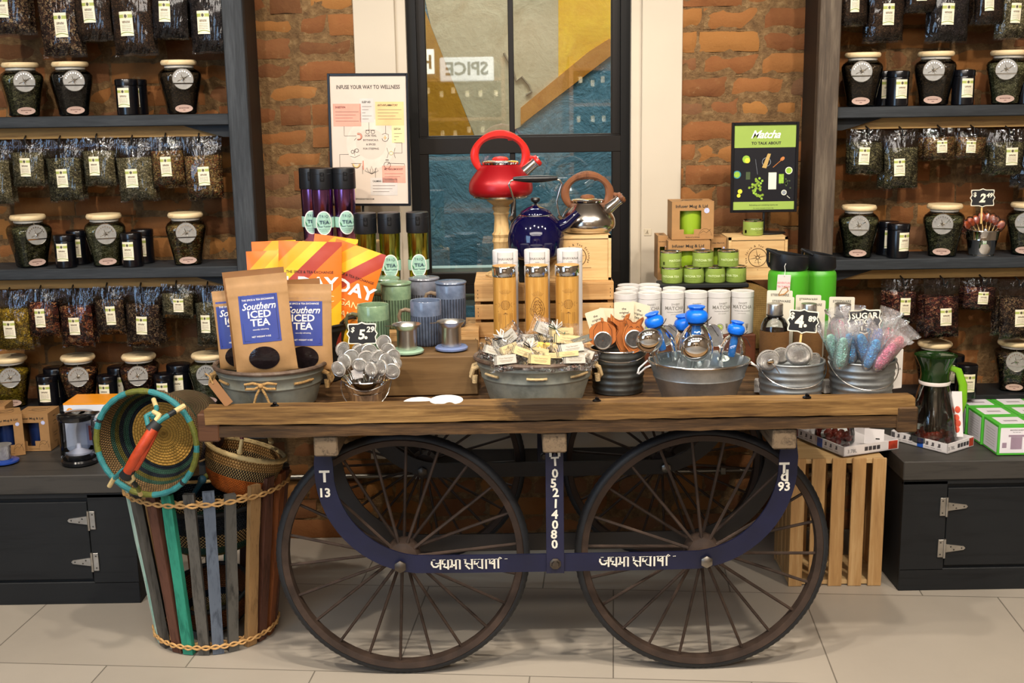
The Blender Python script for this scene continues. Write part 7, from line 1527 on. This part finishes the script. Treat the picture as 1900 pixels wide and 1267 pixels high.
for a, col in angs:
    an = math.radians(a+rr.uniform(-1, 1)); d = Vector((math.sin(an), -math.cos(an), 0)); t_ = Vector((math.cos(an), math.sin(an), 0)); hz = HS+rr.uniform(-.012, .014); m_ = MB(); tw = rr.uniform(-.35, .35)
    vs = []; N = 8; w_ = .016+rr.uniform(-.002, .002)
    for i in range(N+1):
        v_ = i/N; c = off*v_+d*(R0+(R1-R0)*v_)+Vector((0, 0, hz*v_+.002)); wob = .0018*noise.noise(Vector((a, v_*4, 1)))
        for sx, sy in ((-1, -1), (1, -1), (1, 1), (-1, 1)): vs.append(c+t_*(w_*sx+wob*sx)+d*(-sy*.009+wob))
    fs = [(0, 3, 2, 1), tuple(N*4+k for k in range(4))]+[(i*4+k, i*4+(k+1) % 4, (i+1)*4+(k+1) % 4, (i+1)*4+k) for i in range(N) for k in range(4)]
    m_.add(vs, fs); m_.build('slat', [SL[col]], parent=st, smooth=0)
M_cane = plain('cane_binding', '#c79a5f', .6, var=.2, vs=90)
for v_, nm in ((.95, 'cane_binding'), (.055, 'cane_binding')):
    for rr_o, ph in ((.0125, 0), (-.0125, 1)):
        m_ = MB(); N = 176; pts = []
        for i in range(N):
            an = 2*PI*i/N; d = Vector((math.sin(an), -math.cos(an), 0)); wv = math.sin(i*22*2*PI/N*1.0+ph*PI); pts.append(off*v_+d*(R0+(R1-R0)*v_+rr_o+.002*wv)+Vector((0, 0, HS*v_+.0055*wv)))
        m_.tube(pts, .0035, 6, closed=True); pts2 = [p+Vector((0, 0, -.011*math.sin(i*22*2*PI/N+ph*PI))) for i, p in enumerate(pts)]; m_.tube(pts2, .003, 6, closed=True); m_.build(nm, M_cane, parent=st)
def weave(name, col, col2=None, n=60, ring=150, bump=.9):
    """basket weave: radial stakes crossed by rows, in the bowl's own polar coordinates"""
    t = NT(name); v = t.coord(); s_ = t.node('ShaderNodeSeparateXYZ', {0: v}); at2 = t.node('ShaderNodeMath', operation='ARCTAN2'); t.set(at2, 0, s_.outputs[1]); t.set(at2, 1, s_.outputs[0])
    rad = t.math('SQRT', t.math('ADD', t.math('MULTIPLY', s_.outputs[0], s_.outputs[0]), t.math('MULTIPLY', s_.outputs[1], s_.outputs[1])))
    rw = t.math('MULTIPLY', t.math('ADD', t.math('SUBTRACT', rad, 0), t.math('MULTIPLY', s_.outputs[2], .9)), ring)
    fl = t.math('FLOOR', rw); fr = t.math('SINE', t.math('MULTIPLY', t.math('FRACT', rw), PI))
    sp = t.math('ABSOLUTE', t.math('SINE', t.math('ADD', t.math('MULTIPLY', at2.outputs[0], n/2), t.math('MULTIPLY', fl, PI/2))))
    h = t.math('MULTIPLY', t.math('POWER', fr, .5), t.math('ADD', t.math('MULTIPLY', sp, .7), .3)); t.bump(h, bump, .004)
    nz = t.noise(v, 60, 3); c1 = rgb(col)[:3]; c0 = tuple(x*.35 for x in c1); c2 = rgb(col2)[:3] if col2 else c1
    a = t.mix(t.math('GREATER_THAN', sp, .62), tuple(c1)+(1,), tuple(c2)+(1,)) if col2 else t.ramp(nz, [(.3, tuple(x*.8 for x in c1)), (.7, tuple(min(1, x*1.15) for x in c1))])
    return t.base(t.mix(t.math('GREATER_THAN', h, .32), tuple(c0)+(1,), a), .7, 0, .25)
def bowl(par, R, dep, rb, bands, th=.006, name='woven_bowl', n=72, pw_=.55):
    """bowl opening towards +z, bottom at z=0; bands [(upto fraction along the profile, material index)]"""
    K = 26; prof = [(.001, 0), (rb*.5, -.001), (rb, .002)]
    for i in range(1, K+1): f = i/K; prof.append((rb+(R-rb)*(math.sin(f*PI/2)**.9), .002+dep*(1-math.cos(f*PI/2))**.9))
    def band(j, m_): 
        f = (prof[j][0]+prof[j][1]*.8)/(R+dep*.8)
        for lim, mi in bands:
            if f <= lim: return mi
        return bands[-1][1]
    mi = [band(j, 0) for j in range(len(prof)-1)]
    m_ = MB(); m_.lathe(prof, n, caps=False, mats=mi); inn = [(max(.001, r-th), z+th*.8) for r, z in prof]; m_.lathe(inn[::-1], n, caps=False, mats=mi[::-1]); return m_
def basket(name, label, c, axis, R, dep, rb, bands, mats, rim, grp='woven bolga style baskets', spin=0):
    q = Vector(axis).normalized().to_track_quat('Z', 'Y').to_euler(); r_ = thing(name, label, 'basket', c, rot=q)
    bowl(r_, R, dep, rb, bands).build('woven_bowl', mats, parent=r_, smooth=60)
    if rim:
        m_ = MB(); N = 96; mats_, segs, rt = rim; m_.tube([(R*math.cos(2*PI*i/N), R*math.sin(2*PI*i/N), dep+.002) for i in range(N)], [rt*(1+.08*math.sin(i*1.9)) for i in range(N)], 10, closed=True, mats=[segs(i/N) for i in range(N)]); m_.build('wrapped_rim', mats_, parent=r_)
    return r_
W_tan = weave('tan_weave', '#b98a3c', None, 44, 120); W_dk = weave('indigo_black_weave', '#151c24', None, 120, 150); W_dg = weave('dark_green_weave', '#2b4a3c', None, 120, 150); W_ol = weave('olive_weave', '#57501f', None, 120, 150); W_gr = weave('natural_grass_weave', '#9a7a4e', '#4a3a26', 120, 110)
W_or = weave('orange_weave', '#bd5f1c', None, 90, 170); W_pat = weave('black_cream_pattern', '#c4a26a', '#17120f', 90, 150); W_st = weave('straw_weave', '#c7a064', '#7a5428', 90, 120)
W_pu = weave('mauve_weave', '#8a7388', '#4c4a3e', 110, 130); W_br = weave('brown_weave', '#6b3d1c', None, 80, 140)
M_tealr = plain('teal_wrap', '#2c7a7c', .6, var=.18, vs=60, bump=.5, bs=200); M_oliv = plain('olive_wrap', '#62651e', .6, var=.15, vs=60, bump=.5, bs=200); M_dkw = plain('black_wrap', '#171b1c', .6); M_nat = plain('natural_cane', '#d3b981', .6, var=.12, vs=60, bump=.4, bs=200); M_leath = plain('orange_leather', '#b5401c', .5, var=.2, vs=25, bump=.5, bs=50); M_maro = plain('maroon_wrap', '#5a1620', .6)
# big teal basket facing the room
D = 3.12; c = at(272, 822, D); ax = Vector((-.17, -.97, .02)).normalized(); dep = .105; R = .146
bk = basket('woven_basket', 'large woven basket facing front with teal and olive rim and orange leather grip', c-ax*dep, ax, R, dep, .098, [(.415, 0), (.47, 1), (.55, 2), (.62, 1), (.70, 3), (.76, 2), (1, 4)], [W_tan, W_dk, W_dg, W_ol, W_gr], ([M_tealr, M_oliv, M_dkw], lambda f: (1 if (f*14) % 3.2 < .9 else (2 if (f*14) % 6.1 > 5.9 else 0)), .0082))
inv = Matrix.LocRotScale(bk.location, bk.rotation_euler, None).inverted()
def L(px, py, D): return inv @ at(px, py, D)
m_ = MB(); m_.tube([L(284, 796, 3.00), L(268, 822, 2.985), L(252, 848, 2.985), L(238, 874, 3.0)], [.014, .0145, .0145, .014], 12); m_.tube([L(290, 792, 3.01), L(276, 820, 2.995), L(262, 846, 2.99), L(250, 868, 3.0)], [.011, .012, .012, .011], 10); m_.build('leather_grip', M_leath, parent=bk)
for p, q in ((L(293, 784, 3.01), L(279, 800, 3.0)), (L(243, 868, 3.0), L(232, 884, 3.01))): m_ = MB(); m_.tube([p, q], [.015, .017], 12); m_.build('black_collar', M_dkw, parent=bk)
def handle(pts, cols, r=.0065):
    m_ = MB(); P = []; 
    for i in range(len(pts)-1):
        for k in range(5): P.append(Vector(pts[i]).lerp(Vector(pts[i+1]), k/5))
    P.append(Vector(pts[-1])); n = len(P); m_.tube(P, r, 9, mats=[cols[min(len(cols)-1, int(i/n*len(cols)))] for i in range(n)]); m_.build('handle_cord', [M_tealr, M_nat, M_dkw, M_oliv], parent=bk)
handle([L(285, 741, 3.11), L(291, 758, 3.07), L(283, 775, 3.03)], [1, 0, 0]); handle([L(283, 766, 3.04), L(271, 772, 3.03), L(275, 790, 3.01)], [0, 0]); handle([L(284, 764, 3.04), L(296, 770, 3.03), L(285, 786, 3.01)], [1, 1])
handle([L(342, 753, 3.08), L(320, 766, 3.05), L(300, 778, 3.03), L(288, 788, 3.01)], [1, 2, 0, 0, 0], .0075)
handle([L(203, 902, 3.06), L(210, 890, 3.05), L(226, 874, 3.02), L(236, 868, 3.01)], [1, 0, 0], .0065); handle([L(236, 878, 3.0), L(232, 889, 3.01), L(240, 896, 3.02), L(248, 889, 3.01), L(245, 880, 3.0)], [1, 1], .0045)
handle([L(241, 880, 3.01), L(247, 894, 3.03), L(256, 905, 3.07), L(261, 918, 3.10)], [0, 2, 3, 1]); 
# orange basket on the right of the stand
D = 3.33; c = at(457, 835, D); ax = Vector((.27, .10, .95)).normalized(); dep = .125; R = .114
b2_ = basket('woven_basket', 'smaller basket with orange lower half and cane rim, right in the stand', c-ax*dep, ax, R, dep, .055, [(.70, 0), (.86, 1), (1, 2)], [W_or, W_pat, W_st], ([M_nat], lambda f: 0, .0075))
inv = Matrix.LocRotScale(b2_.location, b2_.rotation_euler, None).inverted()
for pts in ([(389, 822, 3.30), (400, 805, 3.29), (420, 800, 3.28)], [(445, 858-20, 3.22), (449, 815, 3.22), (447, 797, 3.24)], [(478, 806, 3.38), (470, 800, 3.34), (462, 797, 3.3)], [(503, 820, 3.40), (497, 806, 3.38), (490, 797, 3.36)]):
    m_ = MB(); m_.tube([inv @ at(a, b, d) for a, b, d in pts], .0055, 8, mats=[0, 1] if pts[0][0] == 445 else [0, 0]); m_.sphere(.009, inv @ at(*pts[0]), 10, 8, mi=0); m_.build('cane_handle', [M_nat, M_maro], parent=b2_)
# mauve basket behind, turned over
c = at(352, 797, 3.34); basket('woven_basket', 'mauve and green woven basket turned over behind the large teal one', c+Vector((0, 0, .07)), Vector((-.25, .5, -.8)), .115, .11, .05, [(.5, 1), (1, 0)], [W_pu, weave('green_brown_weave', '#75754a', '#5c3a30', 110, 130)], None)
# baskets nested inside the stand
basket('woven_basket', 'dark green and checkered basket standing inside the slatted stand', SC_+off*.6+Vector((0, 0, .285)), (0.02, -.05, 1), .165, .15, .10, [(.5, 3), (.62, 0), (.78, 1), (1, 2)], [W_dg, W_pat, W_dk, W_ol], ([M_dkw], lambda f: 0, .007))
basket('woven_basket', 'brown basket with striped bottom at the foot of the slatted stand', SC_+off*.2+Vector((0, 0, .035)), (-.05, -.25, .9), .118, .12, .06, [(.35, 2), (.5, 1), (.62, 3), (1, 0)], [W_br, W_pat, W_ol, W_dk], ([M_dkw], lambda f: 0, .007))
m_ = MB(); p = at(375, 890, 3.26); m_.tube([at(395, 872, 3.30), p, at(355, 925, 3.30)], [.006, .009, .006], 8, mats=[0, 1]); m_.sphere(.013, p, 12, 8, mi=1); m_.tube([at(345, 895, 3.30), at(385, 893, 3.27), at(392, 892, 3.27)], .005, 8, mi=2)
tag(m_.build('basket_handle_cord', [M_oliv, plain('teal_dark_wrap', '#1d4f66', .6), M_nat]), 'olive and blue wrapped basket handle poking out between the baskets', 'handle')
# paper tag tied to the cart end
m_ = MB(); c = at(408, 728, 2.99); m_.at(c, (-.3, -.62, .2)); m_.box((-.012, -.0006, -.04), (.012, .0006, .035), ch=.0004); m_.tube([(0, -.001, .028), (.004, -.002, .05), (.0, -.001, .062)], .002, 6, mi=1); tag(m_.build('brown_paper_tag', [M_kraftd, M_rope], smooth=0), 'brown paper tag on jute string at the left end of the cart', 'tag')
# ================================================================ LEFT CABINET
CT = .4385
GB2 = 'kraft mug boxes on the left cabinet'
def cab_box(label, px0, px1, py_top, D, mm, rz, dep=.105):
    k_ = mpp(at((px0+px1)/2, py_top, D)); w_ = (px1-px0)*k_; h = kz((px0+px1)/2, py_top, D)-CT; c = Vector(((at(px0, py_top+30, D).x+at(px1, py_top+30, D).x)/2, D+dep/2, CT+.0005)); return mug_box(label, c, w_, h, dep, mm, rz, GB2)
cab_box('kraft box with a navy mug, rightmost on the left cabinet', 32, 91, 768, 3.865, M_navy, .0)
cab_box('kraft box at the left picture edge, turned so its side shows', -28, 28, 772, 3.80, M_navy, .45, .10)
cab_box('kraft box pushed back behind the one at the left edge', -45, 8, 755, 3.885, M_navy, .1, .09)
M_wbox = plain('white_box_print', '#dcdfe6', .4, var=.03); M_obox = plain('orange_box_top', '#f0981c', .4, var=.04); M_redp = plain('red_print', '#a8331f', .5, var=.2, vs=60)
def wbox(label, px0, px1, pyt, D, dep, rz):
    k_ = mpp(at((px0+px1)/2, pyt, D)); w_ = (px1-px0)*k_; h = kz((px0+px1)/2, pyt, D)-CT; c = Vector(((at(px0, pyt, D).x+at(px1, pyt, D).x)/2, D+dep/2, CT+.0005)); r_ = thing('product_box', label, 'box', c, rz=rz, group='white and orange teapot boxes'); W_ = w_/2; y = -dep/2
    m_ = MB(); m_.box((-W_, y, 0), (W_, -y, h), 0); m_.box((-W_-.0004, y-.0004, h-.004), (W_+.0004, -y+.0004, h+.0008), 1)
    n = 16; m_.add([(-W_*.72+.011*math.cos(2*PI*i/n), y-.0006, h*.86+.011*math.sin(2*PI*i/n)) for i in range(n)], [tuple(range(n))], 1); m_.tube([(-W_*.80, y-.0009, h*.84), (-W_*.72, y-.0009, h*.89), (-W_*.66, y-.0009, h*.86)], .0012, 4, mi=0)
    m_.box((-W_*.05, y-.0007, h*.15), (W_*.55, y-.0002, h*.62), 3); m_.box((W_*.05, y-.0009, h*.30), (W_*.45, y-.0004, h*.58), 2); m_.text('TEAPOT', .012, (0, y-.0009, h*.72), 3); m_.box((W_, y+.02, h*.2), (W_+.0006, -y-.02, h*.7), 2)
    m_.build('printed_box', [M_wbox, M_obox, M_redp, plain('lilac_grey_print', '#a9adc4', .5)], parent=r_, smooth=0); return r_
wbox('white box with orange top behind the clear teapot', 117, 199, 749, 3.80, .13, .0); wbox('second white box with orange top, half behind the teal basket', 196, 262, 752, 3.78, .13, .28)
# clear teapot with black lid ring
c = PX(149, CT+.001, 3.72); tpot = thing('clear_teapot', 'clear plastic tea dripper pot with smoky lid and base', 'teapot', c); sz = lambda py: kz(149, py, 3.72)-CT
M_smoke = plain('smoky_black_plastic', '#141416', .12, spec=.7); R = 33*mpp(c); M_c2 = glass('thin_clear_plastic', '#eef0f4', 1.28, .04, 1.0, .02)
m_ = MB(); m_.lathe([(R*.95, .02), (R, .03), (R*.98, .06), (R*.97, sz(775))], 40, caps=False); m_.lathe([(R*.6, .03), (R*.95, .045)], 40, caps=False); m_.build('clear_body', M_c2, parent=tpot)
m_ = MB(); m_.lathe([(R*.9, 0), (R*.98, .003), (R*1.0, .012), (R*.9, .02), (R*.5, .026), (.001, .026)], 40, caps=False); m_.build('smoky_base', M_smoke, parent=tpot)
m_ = MB(); m_.lathe([(R*.99, sz(777)), (R*1.03, sz(774)), (R*1.03, sz(769)), (R*.95, sz(767)), (R*.5, sz(766)), (.001, sz(766))], 40, caps=False); m_.box((R*.2, -.02, sz(769)), (R*1.22, .02, sz(766)), ch=.001); m_.build('smoky_lid', M_smoke, parent=tpot)
m_ = MB(); m_.lathe([(R*.7, .034), (R*.3, .046), (.008, .050), (.006, .065), (.001, .065)], 30, caps=False); m_.build('white_filter', plain('milky_plastic', '#d9dbe6', .3), parent=tpot)
m_ = MB(); m_.tube([(R*.95, 0, sz(779)), (R*1.35, 0, sz(781)), (R*1.45, 0, sz(800)), (R*1.35, 0, sz(822)), (R*.97, 0, sz(830))], .006, 8, flat=1.2); m_.build('clear_handle', M_c2, parent=tpot)
c = PX(8, CT+.001, 3.735); r_ = thing('tea_infuser', 'steel strainer standing on a blue lid at the left picture edge', 'infuser', c); m_ = MB(); m_.lathe([(.001, 0), (.040, .001), (.047, .004), (.047, .009), (.040, .012), (.001, .0125)], 36); m_.build('ceramic_lid', plain('royal_blue_gloss', '#22418f', .12), parent=r_)
m_ = MB(); m_.lathe([(.020, .013), (.022, .016), (.025, .056), (.0275, .060), (.0285, .062)], 32, caps=False); m_.build('steel_basket', M_mesh, parent=r_)
# ================================================================ RIGHT SIDE: upright crate, trays, pitcher, green boxes
x0, x1 = at(1463, 1090, 3.645).x, at(1634, 1085, 3.645).x; H = .436; y0, y1 = 3.645, 3.885
cr = thing('pine_crate', 'pine slat crate standing on end on the floor beside the right cabinet', 'crate', ((x0+x1)/2, y0, 0), rz=-.02); W_ = (x1-x0)/2; Dp = y1-y0
n = 5; gw = .021; sw = (2*W_-gw*(n-1))/n
for k in range(n):
    for yy in (0, Dp-.01):
        m_ = MB(); m_.box((-W_+k*(sw+gw), yy, .001), (-W_+k*(sw+gw)+sw, yy+.0095, H-.001), ch=.001); m_.build('slat', M_pinez, parent=cr, smooth=0)
for z in (.004, H-.02):
    m_ = MB(); m_.box((-W_+.002, .0098, z), (W_-.002, Dp-.0105, z+.015), ch=.001); m_.build('end_board', M_ply, parent=cr, smooth=0)
for k in range(4):
    sd = (Dp-.008*3-.022)/4
    for s_ in (-1, 1): m_ = MB(); xa = -W_-.0005 if s_ < 0 else W_-.0085; m_.box((xa, .0105+k*(sd+.008), .022), (xa+.009, .0105+k*(sd+.008)+sd, H-.022), ch=.001); m_.build('slat', M_pinez, parent=cr, smooth=0)
M_tray = plain('white_tray_card', '#e6e2e2', .45, var=.03); M_tblue = plain('blue_print', '#2358b8', .4); M_tgrey = plain('grey_icon', '#5d5a5e', .5); M_tpink = plain('coral_print', '#d9573c', .45, var=.3, vs=30)
def tray(label, px, py, D, z0, L_, Wd, rz):
    c = PX(px, z0, D); r_ = thing('display_tray', label, 'tray', c, rz=rz, group='white printed display trays'); h = .032; a, b = L_/2, Wd/2; m_ = MB()
    m_.box((-a, -b, 0), (a, b, .003), 0)
    for lo, hi in (((-a, -b, 0), (a, -b+.003, h)), ((-a, b-.003, 0), (a, b, h)), ((-a, -b, 0), (-a+.003, b, h)), ((a-.003, -b, 0), (a, b, h))): m_.box(lo, hi, 0)
    m_.box((-a*.98, -b-.0006, .004), (-a*.86, -b, h-.004), 3 if 'crate' in label else 2); m_.box((-a*.05, -b-.0006, -.0), (a*.16, -b, h-.002), 1)
    for k, u in enumerate((-.72, -.5, -.3, .3, .5, .72)): m_.box((a*u-.004, -b-.0006, h*.45), (a*u+.004, -b, h*.8), 2); m_.box((a*u-.007, -b-.0006, h*.42), (a*u+.002, -b, h*.50), 2); m_.box((a*u-.009, -b-.0006, h*.22), (a*u+.009, -b, h*.27), 4)
    q = MB(); q.text('3.78L', .017, (-b*.70, 0, h*.45), 2); 
    for k in range(4): q.box((-b*.25+k*.016, 0, h*.3), (-b*.25+k*.016+.013, .0003, h*.72), 2)
    q.box((b*.62, 0, h*.1), (b*.95, .0003, h*.95), 3); m_.add([(a+.0006, p.x, p.z) for p in q.v], q.f, q.m)
    m_.build('printed_tray', [M_tray, M_tblue, M_tgrey, M_tpink, plain('pale_text', '#a5a0a3', .5)], parent=r_, smooth=0)
    return r_
def pitcher(label, px, z0, D, py_top, full=True, rz=0):
    c = PX(px, z0, D); r_ = thing('glass_pitcher', label, 'pitcher', c, rz=rz, group='wide-based pitchers'); sz = lambda py: kz(px, py, D)-z0; k_ = mpp(at(px, 720, D)); R = 46*k_; h = sz(py_top)
    s_ = lambda f: h*f
    m_ = MB(); m_.lathe([(R*.55, .002), (R*.92, .003), (R, .012), (R*.98, s_(.14)), (R*.86, s_(.34)), (R*.66, s_(.56)), (R*.56, s_(.66)), (R*.56, s_(.70))], 44, caps=False); m_.build('clear_body', glass('pitcher_glass', '#dfe6e2', 1.5, .08, 1.0, .07), parent=r_)
    m_ = MB(); m_.lathe([(R*.58, s_(.69)), (R*.56, s_(.78)), (R*.60, s_(.86)), (R*.80, s_(.97)), (R*.84, s_(.99)), (R*.80, s_(.975)), (R*.5, s_(.95)), (.001, s_(.95))], 44, caps=False); m_.build('green_neck', plain('dark_green_glass', '#15300f', .08, var=.3, vs=14, spec=.8), parent=r_)
    m_ = MB(); m_.lathe([(R*.30, s_(.12)), (R*.33, s_(.14)), (R*.42, s_(.68))], 30, caps=False); m_.build('inner_tube', glass('green_tube', '#5d7a4a', 1.5, .05, 1, .03), parent=r_)
    m_ = MB(); m_.lathe([(.001, s_(.135)), (R*.30, s_(.13))], 20, caps=False); m_.lathe([(R*.60, s_(.665)), (R*.62, s_(.69)), (R*.60, s_(.705))], 40, caps=False, mi=1); m_.build('neck_band', [M_tray, plain('red_white_band', '#e6dcd8', .4, var=.05)], parent=r_)
    m_ = MB(); P = [(R*.50, -.014, s_(.86)), (R*.84, -.02, s_(.82)), (R*1.05, -.022, s_(.66)), (R*1.08, -.022, s_(.48)), (R*.98, -.02, s_(.34)), (R*.80, -.018, s_(.29))]; m_.tube(P, [.006, .008, .009, .009, .008, .005], 10, flat=1.5); m_.build('lime_handle', plain('lime_plastic', '#76b31e', .3), parent=r_)
    m_ = MB(); rr = random.Random(3)
    for k in range(30): a = rr.uniform(0, 6.28); q = rr.uniform(0, R*.75); m_.sphere(.012, (q*math.cos(a), q*math.sin(a), .016+rr.uniform(0, .012)), 8, 6)
    m_.build('printed_fruit_base', plain('red_fruit', '#8f2a1c', .25, var=.4, vs=40), parent=r_); return r_
def tray3(label, l, f, r, z0):
    a, b, c = (ath(*q, z0) for q in (l, f, r)); m1 = (a+c)/2; d = b-a; L_ = d.length; rz = math.atan2(d.y, d.x); W_ = (c-b).length
    k_ = (950); o = tray(label, 1000, 0, 3.8, z0, L_, W_, rz); o.location = (m1.x, m1.y, z0); return m1
mT = tray3('white printed tray under the green-necked pitcher on the right cabinet', (1657, 816), (1762, 843), (1802, 826), CT+.001)
pitcher('tall glass pitcher with dark green neck and lime handle', 1728, CT+.006, 3.80, 657)
m_ = MB(); c = at(1777, 785, 3.76); m_.at(c, (-.12, -.10, -.5)); m_.box((-.016, -.0006, -.045), (.016, .0006, .105), 0); 
for k, z in enumerate((-.02, .0, .018, .045)): m_.sphere(.009, (-.003+.004*(k % 2), -.001, z), 10, 8, mi=1, sc_=(1, .12, 1.3))
tag(m_.build('leaflet', [M_tray, M_tpink], smooth=40), 'white leaflet with red fruit print standing beside the green pitcher', 'leaflet')
mT = tray3('white printed tray on top of the upright pine crate under the cart end', (1483, 812), (1575, 851), (1657, 829), H+.002)
c = PX(1548, H+.007, 3.80); r_ = thing('glass_pitcher', 'pitcher with red fruit base on the crate, cut off by the cart', 'pitcher', c, group='wide-based pitchers'); R = .066
m_ = MB(); m_.lathe([(R*.55, .002), (R*.92, .003), (R, .012), (R*.98, .04), (R*.8, .10), (R*.58, .17), (R*.56, .2)], 40, caps=False); m_.build('clear_body', M_clear, parent=r_)
m_ = MB(); rr = random.Random(5)
for k in range(34): a = rr.uniform(0, 6.28); q = rr.uniform(0, R*.75); m_.sphere(.012, (q*math.cos(a), q*math.sin(a), .016+rr.uniform(0, .015)), 8, 6)
m_.build('printed_fruit_base', plain('red_fruit', '#8f2a1c', .25), parent=r_)
m_ = MB(); c = at(1622, 808, 3.74); m_.at(c, (-.15, 0, -.35)); m_.box((-.031, -.0006, -.028), (.031, .0006, .022), 0); m_.box((.005, -.001, -.012), (.018, -.0004, -.008), 1); tag(m_.build('info_card', [M_tray, M_ink], smooth=0), 'blank white card leaning in the tray under the cart end', 'card')
M_gbox = plain('bright_green_box', '#4fb53a', .4, var=.04); M_gwh = plain('white_box_panel', '#e8e4ea', .45, var=.03); M_lil = plain('lilac_cup_print', '#9c8798', .5)
g0 = None; k = 0
def gbox():
    r_ = thing('green_gift_box', 'x', 'box'); s_ = .118; h = .098; m_ = MB(); m_.box((-s_/2, -s_/2, 0), (s_/2, s_/2, h), 0, ch=.0008); y = -s_/2-.0005
    m_.box((-s_/2+.007, y, .007), (s_/2-.007, y+.0004, h-.008), 1); m_.box((-s_/2-.0005, -s_/2+.007, .007), (-s_/2, s_/2-.007, h-.008), 1); m_.box((-s_*.36, -s_*.34, h), (s_*.36, s_*.34, h+.0006), 1)
    m_.text('BREWING BASKET', .0055, (0, y-.0004, h*.84), 2, bold=.01); m_.text('fits most cups', .0045, (0, y-.0004, h*.77), 2); m_.text('STEEP IN CUP', .006, (0, 0, 0), 2) if False else None
    m_.box((-.026, y-.0006, h*.62), (.026, y-.0002, h*.68), 3); m_.box((-.018, y-.0006, h*.2), (.018, y-.0002, h*.61), 3); m_.box((-.045, y-.0006, h*.25), (-.031, y-.0002, h*.42), 3); m_.box((.031, y-.0006, h*.2), (.045, y-.0002, h*.34), 4)
    for j in range(7): m_.box((-s_/2-.0008, -.035, h*(.2+j*.09)), (-s_/2-.0004, .035, h*(.2+j*.09)+.0012), 4)
    m_.box((-.022, -.012, h+.0006), (.022, .002, h+.0009), 4)
    m_.build('printed_box', [M_gbox, M_gwh, M_ink, M_lil, plain('pale_text', '#a5a0a3', .5)], parent=r_, smooth=0); return r_
xo = at(1850, 845, 3.64).x+.059
for iy in range(3):
    for ix in range(2):
        o = gbox() if g0 is None else dup(g0, (0, 0, 0)); g0 = g0 or o
        o.location = (xo+ix*.12-iy*.006, 3.70+iy*.12-.0, CT+.001); o.rotation_euler = (0, 0, .0); o['group'] = 'green and white gift boxes'
        o['label'] = f"green and white box, {('front', 'middle', 'back')[iy]} row, {('left', 'right')[ix]} column of the stack on the right cabinet"
# ================================================================ ACROSS THE SHOP (seen as reflections in the window panes)
RY = -3.45
def VX(px, py): p = at(px, py, 8.44-RY); return p.x, p.z
x0, z0 = VX(818, 152); x1, z1 = VX(916, 106)
sg2 = thing('shop_sign', 'lit pale sign board with carved lettering across the shop, mirrored in the window', 'sign', ((x0+x1)/2, RY+.17, z0))
m_ = MB(); W = x1-x0; H = z1-z0; m_.box((-W/2, -.03, 0), (W/2, .0, H), ch=.01); m_.at(rot=(0, 0, PI)); m_.text('SPICE', H*.75, (0, -.004, H*.5), 1, bold=.03); m_.at()
t = NT('lit_sign_face'); M_lit = t.base('#cfd9dd', .5); t.set(t.b, 'Emission Color', '#dfe9f0'); t.set(t.b, 'Emission Strength', 1.6)
m_.build('sign_board', [M_lit, plain('sign_letters', '#39566b', .5)], parent=sg2, smooth=0)
x2, z2 = VX(776, 138); x3, z3 = VX(806, 92); W = x3-x2; H = z3-z2
s3 = thing('shop_sign', 'small bright sign panel with the letter H, mirrored at the left of the window', 'sign', ((x2+x3)/2, RY+.17, z2)); m_ = MB(); m_.box((-W/2, -.03, 0), (W/2, 0, H), ch=.004); m_.at(rot=(0, 0, PI)); m_.text('H', H*.8, (0, -.004, H*.45), 1, bold=.02)
t = NT('lit_sign_bright'); M_lit2 = t.base('#eaf4ee', .5); t.set(t.b, 'Emission Color', '#eefbf2'); t.set(t.b, 'Emission Strength', 4.0); m_.build('sign_board', [M_lit2, plain('sign_letters_dark', '#1c2830', .5)], parent=s3, smooth=0)
M_rs = wood('rear_shelf_wood', '#4a3626', '#85664a', 'x', 1, .6)
for (pa, pb), zs__ in (((782, 936), (1.02, 1.40, 1.78)), ((1060, 1200), (.80, 1.15, 1.52, 1.86))):
    xa = VX(pa, 300)[0]; xb = VX(pb, 300)[0]
    un = thing('shelving_unit', 'brown shelving across the shop, mirrored in the ' + ('left' if pa < 900 else 'right') + ' window panes', 'shelves', ((xa+xb)/2, RY, 0)); W = (xb-xa)/2
    for s_ in (-1, 1): m_ = MB(); m_.box((s_*W-.02, -.12, 0), (s_*W+.02, .12, 2.0)); m_.build('upright', M_rs, parent=un, smooth=0)
    for z in zs__+(.5,): m_ = MB(); m_.box((-W+.021, -.12, z), (W-.021, .12, z+.03)); m_.build('shelf_board', M_rs, parent=un, smooth=0)
    keys = list(BAGS); k = 0
    for z in zs__[-2:]:
        n = 6
        for i in range(n):
            src, h0 = BAGS[keys[(k*3+1) % len(keys)]]; k += 1
            o = dup(src, (xa+.08+(xb-xa-.16)*i/(n-1), RY+.13, z-.002), PI, 'small clear tea bag on the shelving across the shop, seen only mirrored in the window', 'bags across the shop', sc_=(.8, .8, .9))
lamp('SPOT', 'rear_shelf_fill', (-.4, -1.9, LZ-.1), (-.4, -3.4, 1.3), 520, WARM, .05, spot=70)  # added unseen spots that brighten the mirrored rear shelving
lamp('SPOT', 'rear_shelf_fill', (.9, -1.9, LZ-.1), (.9, -3.4, 1.3), 520, WARM, .05, spot=70)
